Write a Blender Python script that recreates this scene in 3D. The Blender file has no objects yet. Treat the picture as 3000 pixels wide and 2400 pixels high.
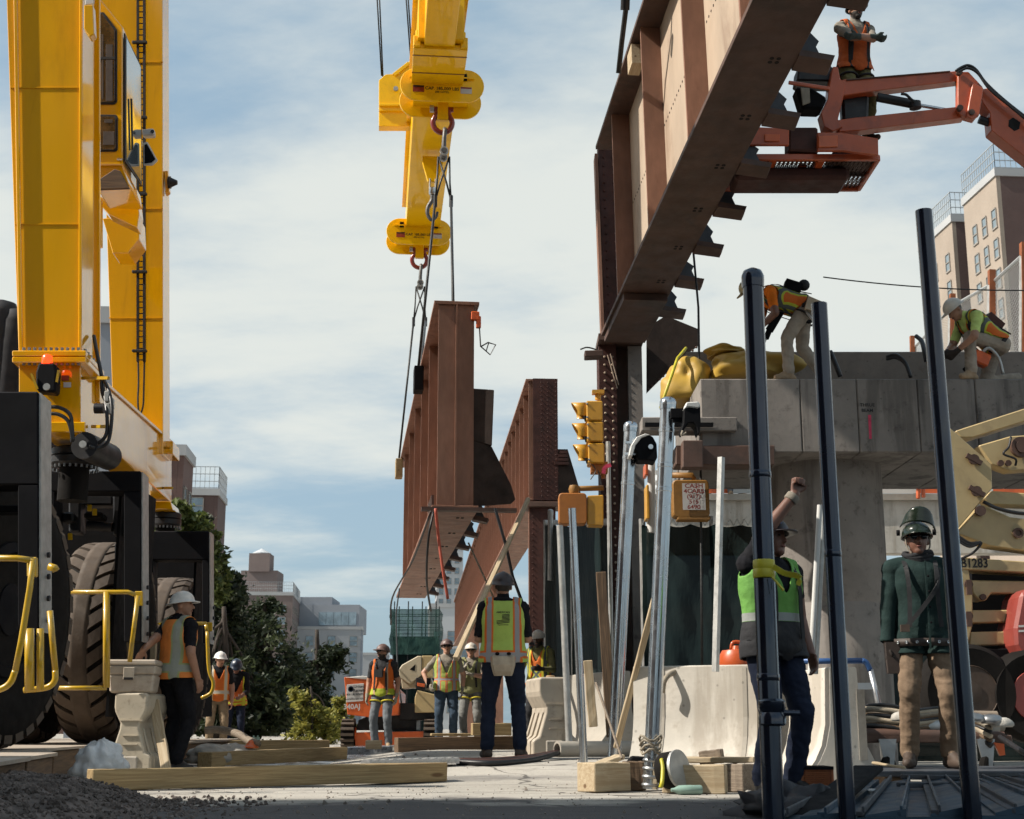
import bpy, bmesh, math, random
import numpy as np
from mathutils import Vector, Matrix, noise
from mathutils.bvhtree import BVHTree
random.seed(7)
R = math.radians
sc = bpy.context.scene
col = sc.collection
# ---------------------------------------------------------------- camera
F = 4100.0; TH = math.atan(930 / 4100.0); CZ = 0.45
CT, ST = math.cos(TH), math.sin(TH)
cd = bpy.data.cameras.new('camera'); cam = bpy.data.objects.new('camera', cd); col.objects.link(cam)
cd.sensor_fit = 'HORIZONTAL'; cd.sensor_width = 36; cd.lens = F / 3000 * 36
cd.clip_start = 0.1; cd.clip_end = 6000
cam.location = (0, 0, CZ); cam.rotation_euler = (math.pi / 2 + TH, 0, 0)
cd.dof.use_dof = True; cd.dof.focus_distance = 13.5; cd.dof.aperture_fstop = 7
sc.camera = cam
# ---------------------------------------------------------------- sky, sun, exposure
SUN = Vector((-1.0, -0.17, 1.014 * math.tan(R(43)))).normalized()
w = bpy.data.worlds.new('World'); sc.world = w; w.use_nodes = True
nt = w.node_tree; N = nt.nodes; L = nt.links; N.clear()
wo = N.new('ShaderNodeOutputWorld'); bg = N.new('ShaderNodeBackground'); L.new(bg.outputs[0], wo.inputs[0])
bg.inputs[1].default_value = 0.094
sk = N.new('ShaderNodeTexSky'); sk.sky_type = 'NISHITA'; sk.sun_disc = False
sk.sun_elevation = R(43); sk.sun_rotation = math.atan2(SUN.x, SUN.y); sk.air_density = 1.0; sk.dust_density = 2.5; sk.ozone_density = 1.0
tc = N.new('ShaderNodeTexCoord'); sp = N.new('ShaderNodeSeparateXYZ'); L.new(tc.outputs['Generated'], sp.inputs[0])
def wm(op, a, b):
    n = N.new('ShaderNodeMath'); n.operation = op
    for i, q in enumerate((a, b)):
        if isinstance(q, (int, float)): n.inputs[i].default_value = q
        elif q is not None: L.new(q, n.inputs[i])
    return n.outputs[0]
za = wm('ADD', wm('MAXIMUM', sp.outputs[2], 0.0), 0.16)
cx = wm('DIVIDE', sp.outputs[0], za); cy = wm('DIVIDE', sp.outputs[1], za)
cb = N.new('ShaderNodeCombineXYZ'); L.new(cx, cb.inputs[0]); L.new(cy, cb.inputs[1])
mp = N.new('ShaderNodeMapping'); mp.inputs['Scale'].default_value = (1.0, 1.5, 1); mp.inputs['Rotation'].default_value = (0, 0, 0.5); mp.inputs['Location'].default_value = (2.4, 0.7, 0)
L.new(cb.outputs[0], mp.inputs[0])
n1 = N.new('ShaderNodeTexNoise'); n1.inputs['Scale'].default_value = 1.1; n1.inputs['Detail'].default_value = 7; n1.inputs['Roughness'].default_value = .5; n1.inputs['Distortion'].default_value = .6
L.new(mp.outputs[0], n1.inputs['Vector'])
n2 = N.new('ShaderNodeTexNoise'); n2.inputs['Scale'].default_value = 3.2; n2.inputs['Detail'].default_value = 9; n2.inputs['Roughness'].default_value = .6
L.new(mp.outputs[0], n2.inputs['Vector'])
zb_ = wm('DIVIDE', wm('SUBTRACT', sp.outputs[2], .29), .10)
sm = wm('ADD', wm('ADD', wm('MULTIPLY', n1.outputs[0], .66), wm('MULTIPLY', n2.outputs[0], .34)), wm('SUBTRACT', wm('MULTIPLY', wm('POWER', 2.718, wm('MULTIPLY', wm('MULTIPLY', zb_, zb_), -1.0)), .24), .10))
mr = N.new('ShaderNodeMapRange'); mr.interpolation_type = 'SMOOTHSTEP'; mr.inputs[1].default_value = .35; mr.inputs[2].default_value = .64; mr.inputs[3].default_value = 0.06; mr.inputs[4].default_value = .92
L.new(sm, mr.inputs[0])
mx = N.new('ShaderNodeMixRGB'); L.new(mr.outputs[0], mx.inputs[0]); mx.inputs[2].default_value = (5.75, 5.95, 5.6, 1)
hs = N.new('ShaderNodeHueSaturation'); hs.inputs['Saturation'].default_value = 1.0; hs.inputs['Value'].default_value = 1.0
L.new(sk.outputs[0], hs.inputs['Color'])
hz = N.new('ShaderNodeMixRGB'); hz.inputs[0].default_value = .62; L.new(hs.outputs[0], hz.inputs[1]); hz.inputs[2].default_value = (2.45, 3.75, 4.7, 1)
L.new(hz.outputs[0], mx.inputs[1]); L.new(mx.outputs[0], bg.inputs[0])
sd = bpy.data.lights.new('sun', 'SUN'); sun = bpy.data.objects.new('sun', sd); col.objects.link(sun)
sd.energy = 5.0; sd.angle = R(0.53); sd.color = (1.0, .93, .82)
sun.rotation_euler = SUN.to_track_quat('Z', 'Y').to_euler(); sun.location = SUN * 60
sc.view_settings.view_transform = 'Standard'; sc.view_settings.look = 'None'; sc.view_settings.exposure = 0.58; sc.view_settings.gamma = 1
sc.cycles.use_denoising = True; sc.cycles.max_bounces = 5; sc.cycles.diffuse_bounces = 3; sc.cycles.glossy_bounces = 3; sc.cycles.adaptive_threshold = .02; sc.cycles.transparent_max_bounces = 12
# ---------------------------------------------------------------- pixel (3000x2400 photograph) to place
def P(px, py, Y):
    u = (px - 1500) / F; v = (1200 - py) / F
    t = Y / (CT - v * ST)
    return Vector((u * t, Y, CZ + (ST + v * CT) * t))
def G(px, py, h=0.0):
    u = (px - 1500) / F; v = (1200 - py) / F
    t = (h - CZ) / (ST + v * CT)
    return Vector((u * t, (CT - v * ST) * t, h))
def S(n, Y): return n * Y / F * 1.02
def V(*a): return Vector(a)
STREET = Vector((-.0802, .9968, 0)); ACROSS = Vector((.9968, .0802, 0)); UP = Vector((0, 0, 1))
# ---------------------------------------------------------------- materials
M = {}; ALB = [.68]   # overall albedo scale that goes with the exposure
def nodes(name):
    m = bpy.data.materials.new(name); m.use_nodes = True; t = m.node_tree
    b = t.nodes['Principled BSDF']; M[name] = m
    return m, t.nodes, t.links, b
def mnode(N, L, op, a, b=None):
    n = N.new('ShaderNodeMath'); n.operation = op
    for i, q in enumerate((a, b)):
        if q is None: continue
        if isinstance(q, (int, float)): n.inputs[i].default_value = q
        else: L.new(q, n.inputs[i])
    return n.outputs[0]
def mix(N, L, f, a, b, mode='MIX'):
    n = N.new('ShaderNodeMixRGB'); n.blend_type = mode
    for i, q in enumerate((f, a, b)):
        if isinstance(q, (int, float)): n.inputs[i].default_value = q
        elif isinstance(q, tuple): n.inputs[i].default_value = (*[min(1, c * ALB[0]) for c in q[:3]], 1)
        else: L.new(q, n.inputs[i])
    return n.outputs[0]
def tnoise(N, L, scale, detail=5, rough=.55, stretch=None, dist=0, src='Object'):
    t = N.new('ShaderNodeTexCoord'); o = t.outputs[src]
    if stretch:
        mp = N.new('ShaderNodeMapping'); mp.inputs['Scale'].default_value = stretch; L.new(o, mp.inputs[0]); o = mp.outputs[0]
    n = N.new('ShaderNodeTexNoise'); n.inputs['Scale'].default_value = scale; n.inputs['Detail'].default_value = detail
    n.inputs['Roughness'].default_value = rough; n.inputs['Distortion'].default_value = dist; L.new(o, n.inputs['Vector'])
    return n.outputs[0]
def ramp(N, L, f, lo, hi, a=0.0, b=1.0):
    n = N.new('ShaderNodeMapRange'); n.interpolation_type = 'SMOOTHSTEP'; L.new(f, n.inputs[0])
    for i, q in zip((1, 2, 3, 4), (lo, hi, a, b)): n.inputs[i].default_value = q
    return n.outputs[0]
def bump(N, L, b, h, s=.3, d=.01):
    n = N.new('ShaderNodeBump'); n.inputs['Strength'].default_value = s; n.inputs['Distance'].default_value = d
    L.new(h, n.inputs['Height']); L.new(n.outputs[0], b.inputs['Normal'])
def mat(name, c, rough=.6, metal=0, var=.18, scale=3, bmp=.15, bscale=45, dirt=None, damt=.5, dscale=2.5, coat=0, cior=1.5, stretch=None, spec=.5, emit=0):
    m, N, L, b = nodes(name)
    f = tnoise(N, L, scale, 6, .6, stretch)
    lo = tuple(q * (1 - var) for q in c); hi = tuple(min(1, q * (1 + var)) for q in c)
    o = mix(N, L, ramp(N, L, f, .3, .7), lo, hi)
    if dirt:
        g = tnoise(N, L, dscale, 9, .68, stretch, .4)
        o = mix(N, L, ramp(N, L, g, .5, .68, 0, damt), o, dirt)
    L.new(o, b.inputs['Base Color'])
    rr = tnoise(N, L, scale * 2.3, 4)
    L.new(ramp(N, L, rr, .2, .8, max(.03, rough - .1), min(1, rough + .1)), b.inputs['Roughness'])
    b.inputs['Metallic'].default_value = metal; b.inputs['Specular IOR Level'].default_value = spec
    if coat:
        b.inputs['Coat Weight'].default_value = coat; b.inputs['Coat IOR'].default_value = cior; b.inputs['Coat Roughness'].default_value = .06
    if bmp: bump(N, L, b, tnoise(N, L, bscale, 5, .6, stretch), bmp, .01)
    if emit:
        b.inputs['Emission Color'].default_value = (*c, 1); b.inputs['Emission Strength'].default_value = emit
    return m
ALB[0] = 1.0
mat('yellow', (.82, .40, .0), .4, 0, .06, .8, 0, 8, (.52, .22, .003), .40, 1.6, 1, 1.95, spec=.05, stretch=(1.6, 1.6, .22))
mat('yellow_bright', (.90, .52, .002), .4, 0, .06, .8, 0, 8, (.50, .26, .004), .40, 1.4, .4, 1.45, spec=.15)
ALB[0] = .68
mat('yellow_rail', (.70, .42, .005), .35, 0, .08, 3, .03, 30, (.25, .16, .04), .4, 6, .6, 1.5)
mat('blackpaint', (.005, .005, .008), .7, 0, .3, 2, .05, 30, (.02, .017, .015), .35, 2, 0, 1.5, spec=.15)
mat('blacksteel', (.016, .016, .02), .5, .2, .3, 4, .1, 30, (.07, .055, .045), .4, 5)
mat('rubber', (.10, .072, .052), .85, 0, .2, 4, .2, 40, (.16, .125, .095), .5, 3)
mat('rubber_dark', (.014, .012, .011), .9, 0, .2, 4, .15, 40, spec=.15)
mat('hose', (.012, .012, .014), .45, 0, .2, 4, .05, 40)
mat('steel', (.42, .43, .44), .4, .9, .15, 5, .08, 40, (.25, .2, .16), .3, 3)
mat('galv', (.74, .78, .82), .22, .95, .06, 4, 0, 60, (.38, .39, .4), .3, 3, stretch=(3, 3, .6))
mat('hook_steel', (.16, .155, .15), .55, .5, .25, 8, .15, 40, (.08, .07, .065), .5, 6)
mat('galv_dull', (.60, .60, .58), .5, .6, .14, 9, .06, 60, (.34, .32, .28), .4, 5)
mat('blackpipe', (.014, .026, .055), .20, .6, .25, 3, .04, 40, (.085, .085, .09), .55, 6, .5, 1.6, stretch=(2, 2, .35))
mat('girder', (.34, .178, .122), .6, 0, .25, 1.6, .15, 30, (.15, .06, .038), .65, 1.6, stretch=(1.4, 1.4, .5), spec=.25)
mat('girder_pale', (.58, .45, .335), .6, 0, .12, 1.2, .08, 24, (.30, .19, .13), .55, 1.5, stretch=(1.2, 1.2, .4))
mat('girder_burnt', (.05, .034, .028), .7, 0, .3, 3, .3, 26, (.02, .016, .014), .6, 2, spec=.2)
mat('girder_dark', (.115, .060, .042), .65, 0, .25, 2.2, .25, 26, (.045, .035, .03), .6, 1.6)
mat('rivetsteel', (.085, .034, .027), .65, 0, .25, 3, .25, 26, (.04, .025, .022), .55, 2, spec=.25)
mat('bluegrey_steel', (.06, .068, .082), .6, .1, .25, 4, .2, 30, (.09, .06, .045), .4, 3)
mat('redshackle', (.30, .022, .014), .35, 0, .15, 4, .05, 40, (.12, .02, .015), .4, 6, .5)
mat('wire', (.05, .05, .05), .5, .6, .2, 20, .3, 90)
mat('wirelight', (.34, .29, .22), .7, .1, .2, 20, .3, 90)
mat('orange_paint', (.62, .105, .022), .45, 0, .12, 2.5, .06, 30, (.2, .05, .025), .5, 2.2, .3)
mat('orange_far', (.80, .14, .02), .45, 0, .1, 2.5, .05, 30, (.3, .07, .03), .35, 2, .3)
mat('cream_paint', (.60, .45, .22), .5, 0, .1, 2.5, .06, 30, (.32, .22, .11), .45, 2.4, .2)
mat('cream_pale', (.70, .60, .42), .5, 0, .1, 2.5, .06, 30, (.45, .35, .22), .4, 2.4, .2)
mat('red_weight', (.36, .06, .045), .5, 0, .1, 3, .06, 30, (.2, .05, .04), .4, 3, .2)
mat('signal_yellow', (.72, .36, .02), .5, 0, .08, 4, .04, 40, (.4, .2, .03), .4, 5, .2)
mat('signal_orange', (.48, .17, .025), .6, 0, .12, 4, .06, 40, (.28, .1, .03), .5, 4)
mat('signal_brown', (.36, .17, .03), .55, 0, .1, 4, .05, 40, (.2, .1, .03), .5, 4)
mat('plastic_cream', (.66, .58, .45), .5, 0, .06, 3, .06, 20, (.22, .17, .12), .5, 5)
mat('plastic_grey', (.58, .50, .40), .6, 0, .1, 3, .08, 20, (.18, .15, .12), .55, 3.4)
mat('bin_white', (.62, .53, .43), .5, 0, .08, 4, .05, 20, (.28, .2, .14), .5, 5)
mat('white_paint', (.78, .77, .74), .45, 0, .05, 3, .03, 30, (.5, .46, .4), .3, 4)
mat('aluminium', (.62, .63, .65), .38, .85, .1, 6, .05, 40)
mat('bluemetal', (.03, .10, .28), .4, .2, .15, 6, .04, 40)
mat('bluesheet', (.05, .10, .155), .42, .5, .25, 3, .08, 30, (.11, .12, .13), .35, 3)
mat('tarp', (.56, .35, .05), .6, 0, .12, 1.2, .15, 9, (.36, .21, .05), .5, 1.2)
mat('bag', (1.0, 1.0, 1.0), .35, 0, .1, 6, .3, 12, (.45, .42, .38), .4, 5)
mat('sack', (.45, .42, .37), .8, 0, .18, 5, .5, 22, (.28, .24, .2), .5, 4)
mat('orange_jug', (.62, .10, .015), .4, 0, .1, 4, .03, 30)
mat('red_lamp', (1.3, .04, .005), .3, 0, .1, 30, .1, 50, emit=2.2)
mat('glass_dark', (.10, .055, .02), .12, 0, .5, 7, 0, 10, coat=1, cior=1.5)
mat('glass_sky', (.30, .42, .50), .05, .55, .1, 1, 0, 10, coat=1, cior=1.9)
mat('far_glass', (.33, .42, .48), .15, .3, .3, .4, 0)
mat('far_window', (.05, .055, .065), .5, 0, .4, .8, 0, spec=.2)
mat('window_frame', (.34, .31, .28), .8, 0, .1, .3, 0)
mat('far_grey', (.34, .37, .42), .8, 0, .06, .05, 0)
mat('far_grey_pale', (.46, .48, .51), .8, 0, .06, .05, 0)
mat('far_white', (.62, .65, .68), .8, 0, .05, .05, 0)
mat('parapet', (.50, .51, .52), .7, 0, .06, .2, 0)
mat('railing', (.45, .48, .50), .6, .2, .05, .2, 0)
mat('rustpost', (.34, .10, .03), .7, 0, .2, 3, .2, 30, (.18, .06, .03), .5, 3)
mat('decalred', (.42, .045, .012), .5, 0, .1, 5, 0)
mat('decalwhite', (.74, .72, .70), .5, 0, .06, 5, 0)
mat('ink', (.012, .010, .010), .6, 0, .1, 5, 0)
mat('inkred', (.30, .04, .03), .6, 0, .1, 5, 0)
mat('pinkspray', (.75, .06, .14), .7, 0, .2, 12, 0)
mat('tape', (.62, .55, .03), .45, 0, .2, 8, .1, 30)
mat('webbing_red', (.60, .12, .07), .7, 0, .15, 8, .1, 60)
mat('dark', (.005, .005, .007), .8, 0, .3, 4, .1, 30, spec=.15)
mat('hole', (.006, .005, .005), .9, 0, .2, 4, 0)
mat('tree_bark', (.06, .045, .035), .9, 0, .3, 5, .5, 20)
mat('black_fabric_cover', (.014, .014, .02), .75, 0, .4, 3, .3, 8)
mat('green_glass', (.34, .5, .42), .2, 0, .1, 8, 0)
mat('cardboard', (.42, .27, .14), .8, 0, .1, 5, .1, 30)
mat('stone', (.30, .26, .225), .9, 0, .35, 9, .4, 60)
mat('stone_pale', (.55, .52, .47), .9, 0, .25, 9, .4, 60)
mat('pebble', (.17, .14, .125), .9, 0, .45, 9, .3, 60, spec=.2)
mat('asphalt_bit', (.035, .032, .032), .9, 0, .3, 9, .3, 60)
def wood(name, c, d, knot=(.16, .08, .03)):
    m, N, L, b = nodes(name)
    g = tnoise(N, L, 5.0, 8, .65, (.35, 9, 9), 1.2)
    o = mix(N, L, ramp(N, L, g, .34, .66), d, c)
    h = tnoise(N, L, 1.4, 6, .6, (1, 2, 2))
    o = mix(N, L, ramp(N, L, h, .5, .75, 0, .45), o, d)
    v = N.new('ShaderNodeTexVoronoi'); v.inputs['Scale'].default_value = 1.0; t = N.new('ShaderNodeTexCoord')
    mp = N.new('ShaderNodeMapping'); mp.inputs['Scale'].default_value = (1.7, 6, 6); L.new(t.outputs['Object'], mp.inputs[0]); L.new(mp.outputs[0], v.inputs['Vector'])
    o = mix(N, L, ramp(N, L, v.outputs['Distance'], .06, .13, .9, 0), o, knot)
    L.new(o, b.inputs['Base Color']); b.inputs['Roughness'].default_value = .8
    bump(N, L, b, g, .35, .006); return m
wood('timber', (.52, .38, .19), (.33, .22, .10))
wood('timber_pale', (.66, .54, .37), (.46, .34, .20))
wood('timber_dark', (.23, .14, .075), (.11, .068, .04))
wood('timber_grey', (.36, .29, .22), (.2, .15, .11))
wood('plywood', (.58, .50, .41), (.42, .34, .27), (.3, .22, .15))
def concrete(name, c, stain, amt=.6, joints=False, drip=False):
    m, N, L, b = nodes(name)
    f = tnoise(N, L, 1.3, 8, .62); o = mix(N, L, ramp(N, L, f, .3, .7), tuple(q * .8 for q in c), tuple(q * 1.15 for q in c))
    g = tnoise(N, L, 5, 9, .7); o = mix(N, L, ramp(N, L, g, .52, .72, 0, amt), o, stain)
    if drip:
        d = tnoise(N, L, 1.0, 5, .6, (3.2, 3.2, .35)); o = mix(N, L, ramp(N, L, d, .52, .64, 0, .55), o, stain)
    p = N.new('ShaderNodeTexVoronoi'); p.inputs['Scale'].default_value = 9; t = N.new('ShaderNodeTexCoord'); L.new(t.outputs['Object'], p.inputs['Vector'])
    o = mix(N, L, ramp(N, L, p.outputs['Distance'], .06, .14, .55, 0), o, tuple(q * .3 for q in c))
    L.new(o, b.inputs['Base Color']); b.inputs['Roughness'].default_value = .85
    bump(N, L, b, g, .3, .02); return m
concrete('concrete', (.30, .27, .245), (.085, .072, .065), .8, drip=True)
concrete('concrete_wet', (.27, .245, .225), (.035, .034, .036), .85, drip=True)
concrete('concrete_top', (.28, .235, .20), (.10, .085, .07), .6)
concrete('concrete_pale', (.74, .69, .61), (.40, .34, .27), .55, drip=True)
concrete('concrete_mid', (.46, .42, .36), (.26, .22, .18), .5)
def ground_mat():
    m, N, L, b = nodes('ground')
    f = tnoise(N, L, .5, 8, .65); o = mix(N, L, ramp(N, L, f, .3, .7), (.46, .43, .38), (.62, .58, .52))
    g = tnoise(N, L, 3.5, 9, .72, None, .4); o = mix(N, L, ramp(N, L, g, .54, .70, 0, .55), o, (.24, .22, .20))
    s = tnoise(N, L, .8, 6, .6, (.35, 1.6, 1), .8); o = mix(N, L, ramp(N, L, s, .56, .68, 0, .6), o, (.16, .15, .15))
    cr = N.new('ShaderNodeTexVoronoi'); cr.feature = 'DISTANCE_TO_EDGE'; cr.inputs['Scale'].default_value = .45; tq = N.new('ShaderNodeTexCoord'); wq = N.new('ShaderNodeVectorMath'); wq.operation = 'ADD'
    nq = N.new('ShaderNodeTexNoise'); nq.inputs['Scale'].default_value = 1.6; L.new(tq.outputs['Object'], nq.inputs['Vector']); L.new(tq.outputs['Object'], wq.inputs[0]); L.new(nq.outputs['Color'], wq.inputs[1]); L.new(wq.outputs[0], cr.inputs['Vector'])
    o = mix(N, L, ramp(N, L, cr.outputs['Distance'], .004, .014, .8, 0), o, (.10, .09, .085))
    tt = tnoise(N, L, 1.0, 5, .6, (.12, 5.5, 1), .3); o = mix(N, L, ramp(N, L, tt, .56, .66, 0, .45), o, (.20, .185, .17))
    k = tnoise(N, L, 90, 2, .5); o = mix(N, L, ramp(N, L, k, .58, .7, 0, .5), o, (.15, .135, .12))
    t_ = N.new('ShaderNodeTexCoord'); x_ = N.new('ShaderNodeSeparateXYZ'); L.new(t_.outputs['Object'], x_.inputs[0])   # near asphalt tone, deepening the building's shade through the colour
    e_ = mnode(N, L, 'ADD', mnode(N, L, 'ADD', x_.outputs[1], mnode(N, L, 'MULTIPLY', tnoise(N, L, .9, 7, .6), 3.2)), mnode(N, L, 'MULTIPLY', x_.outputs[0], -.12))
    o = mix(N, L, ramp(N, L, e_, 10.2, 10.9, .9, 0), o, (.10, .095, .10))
    L.new(o, b.inputs['Base Color']); L.new(ramp(N, L, s, .56, .7, .95, .5), b.inputs['Roughness'])
    b.inputs['Specular IOR Level'].default_value = .12
    h = mnode(N, L, 'ADD', g, mnode(N, L, 'MULTIPLY', k, .35)); bump(N, L, b, h, .5, .02)
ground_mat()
def wet_mat():
    m, N, L, b = nodes('wetplate')
    f = tnoise(N, L, 2.2, 8, .68); o = mix(N, L, ramp(N, L, f, .42, .6), (.10, .115, .14), (.42, .44, .46))
    k = tnoise(N, L, 26, 4, .6); o = mix(N, L, ramp(N, L, k, .56, .62, 0, .85), o, (.03, .028, .03))
    L.new(o, b.inputs['Base Color']); L.new(ramp(N, L, f, .4, .6, .06, .4), b.inputs['Roughness'])
    b.inputs['Specular IOR Level'].default_value = 1.0; bump(N, L, b, k, .25, .006)
wet_mat()
def brick(name, c, c2, mortar, scale=1.0):
    m, N, L, b = nodes(name)
    t = N.new('ShaderNodeTexCoord'); s_ = N.new('ShaderNodeSeparateXYZ'); L.new(t.outputs['Object'], s_.inputs[0])
    x = mnode(N, L, 'ADD', s_.outputs[0], s_.outputs[1]); c_ = N.new('ShaderNodeCombineXYZ'); L.new(x, c_.inputs[0]); L.new(s_.outputs[2], c_.inputs[1])
    k = N.new('ShaderNodeTexBrick'); k.inputs['Scale'].default_value = scale; k.inputs['Mortar Size'].default_value = .012; k.inputs['Brick Width'].default_value = .22; k.inputs['Row Height'].default_value = .075
    k.inputs['Color1'].default_value = (*c, 1); k.inputs['Color2'].default_value = (*c2, 1); k.inputs['Mortar'].default_value = (*mortar, 1); L.new(c_.outputs[0], k.inputs['Vector'])
    f = tnoise(N, L, .25, 6, .6); o = mix(N, L, ramp(N, L, f, .3, .7, 0, .35), k.outputs[0], tuple(q * .7 for q in c))
    L.new(o, b.inputs['Base Color']); b.inputs['Roughness'].default_value = .9
brick('brick_tan', (.34, .275, .22), (.30, .24, .19), (.29, .255, .22))
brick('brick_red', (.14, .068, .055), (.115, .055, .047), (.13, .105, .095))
brick('brick_dark_and_shaded', (.115, .062, .054), (.092, .05, .045), (.11, .09, .085))  # on the tan tower and wing it puts shade into the camera-facing walls
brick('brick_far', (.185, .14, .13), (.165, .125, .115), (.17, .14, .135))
def net(name, c, alpha, scale=260, rip=True):
    m, N, L, b = nodes(name)
    f = tnoise(N, L, 1.2, 6, .6); o = mix(N, L, ramp(N, L, f, .3, .7), tuple(q * .6 for q in c), c)
    L.new(o, b.inputs['Base Color']); b.inputs['Roughness'].default_value = .95; b.inputs['Specular IOR Level'].default_value = .1
    h = tnoise(N, L, 2.2, 5, .6); b.inputs['Alpha'].default_value = alpha
    bump(N, L, b, tnoise(N, L, 5, 4, .6, (1, 1, .4)), .6, .05); return m
net('netting', (.007, .017, .017), .985)
net('greennet', (.05, .115, .10), .80)
def leaf(name, a, b_, tr=.35):
    m, N, L, b = nodes(name)
    g = N.new('ShaderNodeNewGeometry'); o = mix(N, L, g.outputs['Random Per Island'], a, b_)
    L.new(o, b.inputs['Base Color']); b.inputs['Roughness'].default_value = .6
    d = N.new('ShaderNodeBsdfTranslucent'); L.new(o, d.inputs[0]); s_ = N.new('ShaderNodeMixShader'); s_.inputs[0].default_value = tr
    L.new(b.outputs[0], s_.inputs[1]); L.new(d.outputs[0], s_.inputs[2]); L.new(s_.outputs[0], N['Material Output'].inputs[0])
leaf('leaf_dark', (.016, .028, .014), (.055, .080, .03))
leaf('leaf_soft', (.03, .045, .016), (.085, .11, .04))
leaf('leaf_mid', (.08, .12, .03), (.22, .26, .07))
leaf('leaf_yellow', (.22, .24, .04), (.52, .46, .10), .45)
# ---------------------------------------------------------------- mesh builder
WM = {}
class MB:
    def __init__(s): s.v = []; s.f = []
    def add(s, vs, fs):
        n = len(s.v); s.v += [tuple(q) for q in vs]; s.f += [tuple(i + n for i in q) for q in fs]; return s
    def hexa(s, a, b):   # two quads of four points, same winding
        return s.add(list(a) + list(b), [(3, 2, 1, 0), (4, 5, 6, 7), (0, 1, 5, 4), (1, 2, 6, 5), (2, 3, 7, 6), (3, 0, 4, 7)])
    def box(s, c, d, rot=None):
        c = Vector(c); h = [q / 2 for q in d]; r = rot or Matrix.Identity(3)
        q = lambda z: [c + r @ Vector((x * h[0], y * h[1], z * h[2])) for x, y in ((-1, -1), (1, -1), (1, 1), (-1, 1))]
        return s.hexa(q(-1), q(1))
    def beam(s, a, b, w_, h_, up=UP):
        a = Vector(a); b = Vector(b); d = (b - a).normalized(); x = d.cross(Vector(up))
        if x.length < 1e-4: x = d.cross(Vector((0, 1, 0)))
        x.normalize(); y = x.cross(d).normalized(); x = x * w_ / 2; y = y * h_ / 2
        return s.hexa([a - x - y, a + x - y, a + x + y, a - x + y], [b - x - y, b + x - y, b + x + y, b - x + y])
    def prism(s, pts, vec):
        n = len(pts); vec = Vector(vec); a = [Vector(p) for p in pts]; b = [p + vec for p in a]
        return s.add(a + b, [tuple(range(n))[::-1], tuple(range(n, 2 * n))] + [(i, (i + 1) % n, n + (i + 1) % n, n + i) for i in range(n)])
    def tube(s, pts, r, n=8, cap=True, r1=None):
        pts = [Vector(p) for p in pts]; m = len(pts); rings = []; x = None
        for i, p in enumerate(pts):
            d = (pts[min(i + 1, m - 1)] - pts[max(i - 1, 0)]).normalized()
            if x is None:
                x = d.cross(UP); 
                if x.length < .05: x = d.cross(Vector((0, 1, 0)))
            x = (x - d * x.dot(d)).normalized(); y = d.cross(x)
            rr = r if r1 is None else r + (r1 - r) * i / (m - 1)
            rings.append([p + x * rr * math.cos(2 * math.pi * k / n) + y * rr * math.sin(2 * math.pi * k / n) for k in range(n)])
        vs = [q for g in rings for q in g]; fs = []
        for i in range(m - 1):
            for k in range(n): fs.append((i * n + k, i * n + (k + 1) % n, (i + 1) * n + (k + 1) % n, (i + 1) * n + k))
        if cap: fs += [tuple(range(n))[::-1], tuple(range((m - 1) * n, m * n))]
        return s.add(vs, fs)
    def cyl(s, a, b, r, r1=None, n=16): return s.tube([a, b], r, n, True, r if r1 is None else r1)
    def lathe(s, prof, c, ax=UP, n=24, ref=None):   # prof: (radius, along axis)
        ax = Vector(ax).normalized(); c = Vector(c); x = ax.orthogonal().normalized() if ref is None else Vector(ref); y = ax.cross(x)
        vs = []; m = len(prof)
        for r, h in prof:
            for k in range(n): t = 2 * math.pi * k / n; vs.append(c + ax * h + (x * math.cos(t) + y * math.sin(t)) * r)
        fs = [(i * n + k, i * n + (k + 1) % n, (i + 1) * n + (k + 1) % n, (i + 1) * n + k) for i in range(m - 1) for k in range(n)]
        return s.add(vs, fs + [tuple(range(n))[::-1], tuple(range((m - 1) * n, m * n))])
    def ball(s, c, rx, ry=None, rz=None, n=12, rot=None):
        ry = ry or rx; rz = rz or rx; c = Vector(c); vs = []; m = n // 2 + 1; r = rot or Matrix.Identity(3)
        for i in range(1, m):
            t = math.pi * i / m
            for k in range(n): p = 2 * math.pi * k / n; vs.append(c + r @ Vector((rx * math.sin(t) * math.cos(p), ry * math.sin(t) * math.sin(p), rz * math.cos(t))))
        fs = [(i * n + k, (i + 1) * n + k, (i + 1) * n + (k + 1) % n, i * n + (k + 1) % n) for i in range(m - 2) for k in range(n)]
        vs += [c + r @ Vector((0, 0, rz)), c - r @ Vector((0, 0, rz))]; a = len(vs) - 2
        fs += [(a, k, (k + 1) % n) for k in range(n)] + [(a + 1, (m - 2) * n + (k + 1) % n, (m - 2) * n + k) for k in range(n)]
        return s.add(vs, fs)
    def mesh(s, name):
        me = bpy.data.meshes.new(name); me.from_pydata(s.v, [], s.f)
        bm = bmesh.new(); bm.from_mesh(me); bmesh.ops.recalc_face_normals(bm, faces=bm.faces); bm.to_mesh(me); bm.free()
        return me
    def build(s, name, m, parent=None, smooth=False, bevel=0, world=None, kind=None):
        return link(s.mesh(name), name, m, parent, smooth, bevel, world, kind)
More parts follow.
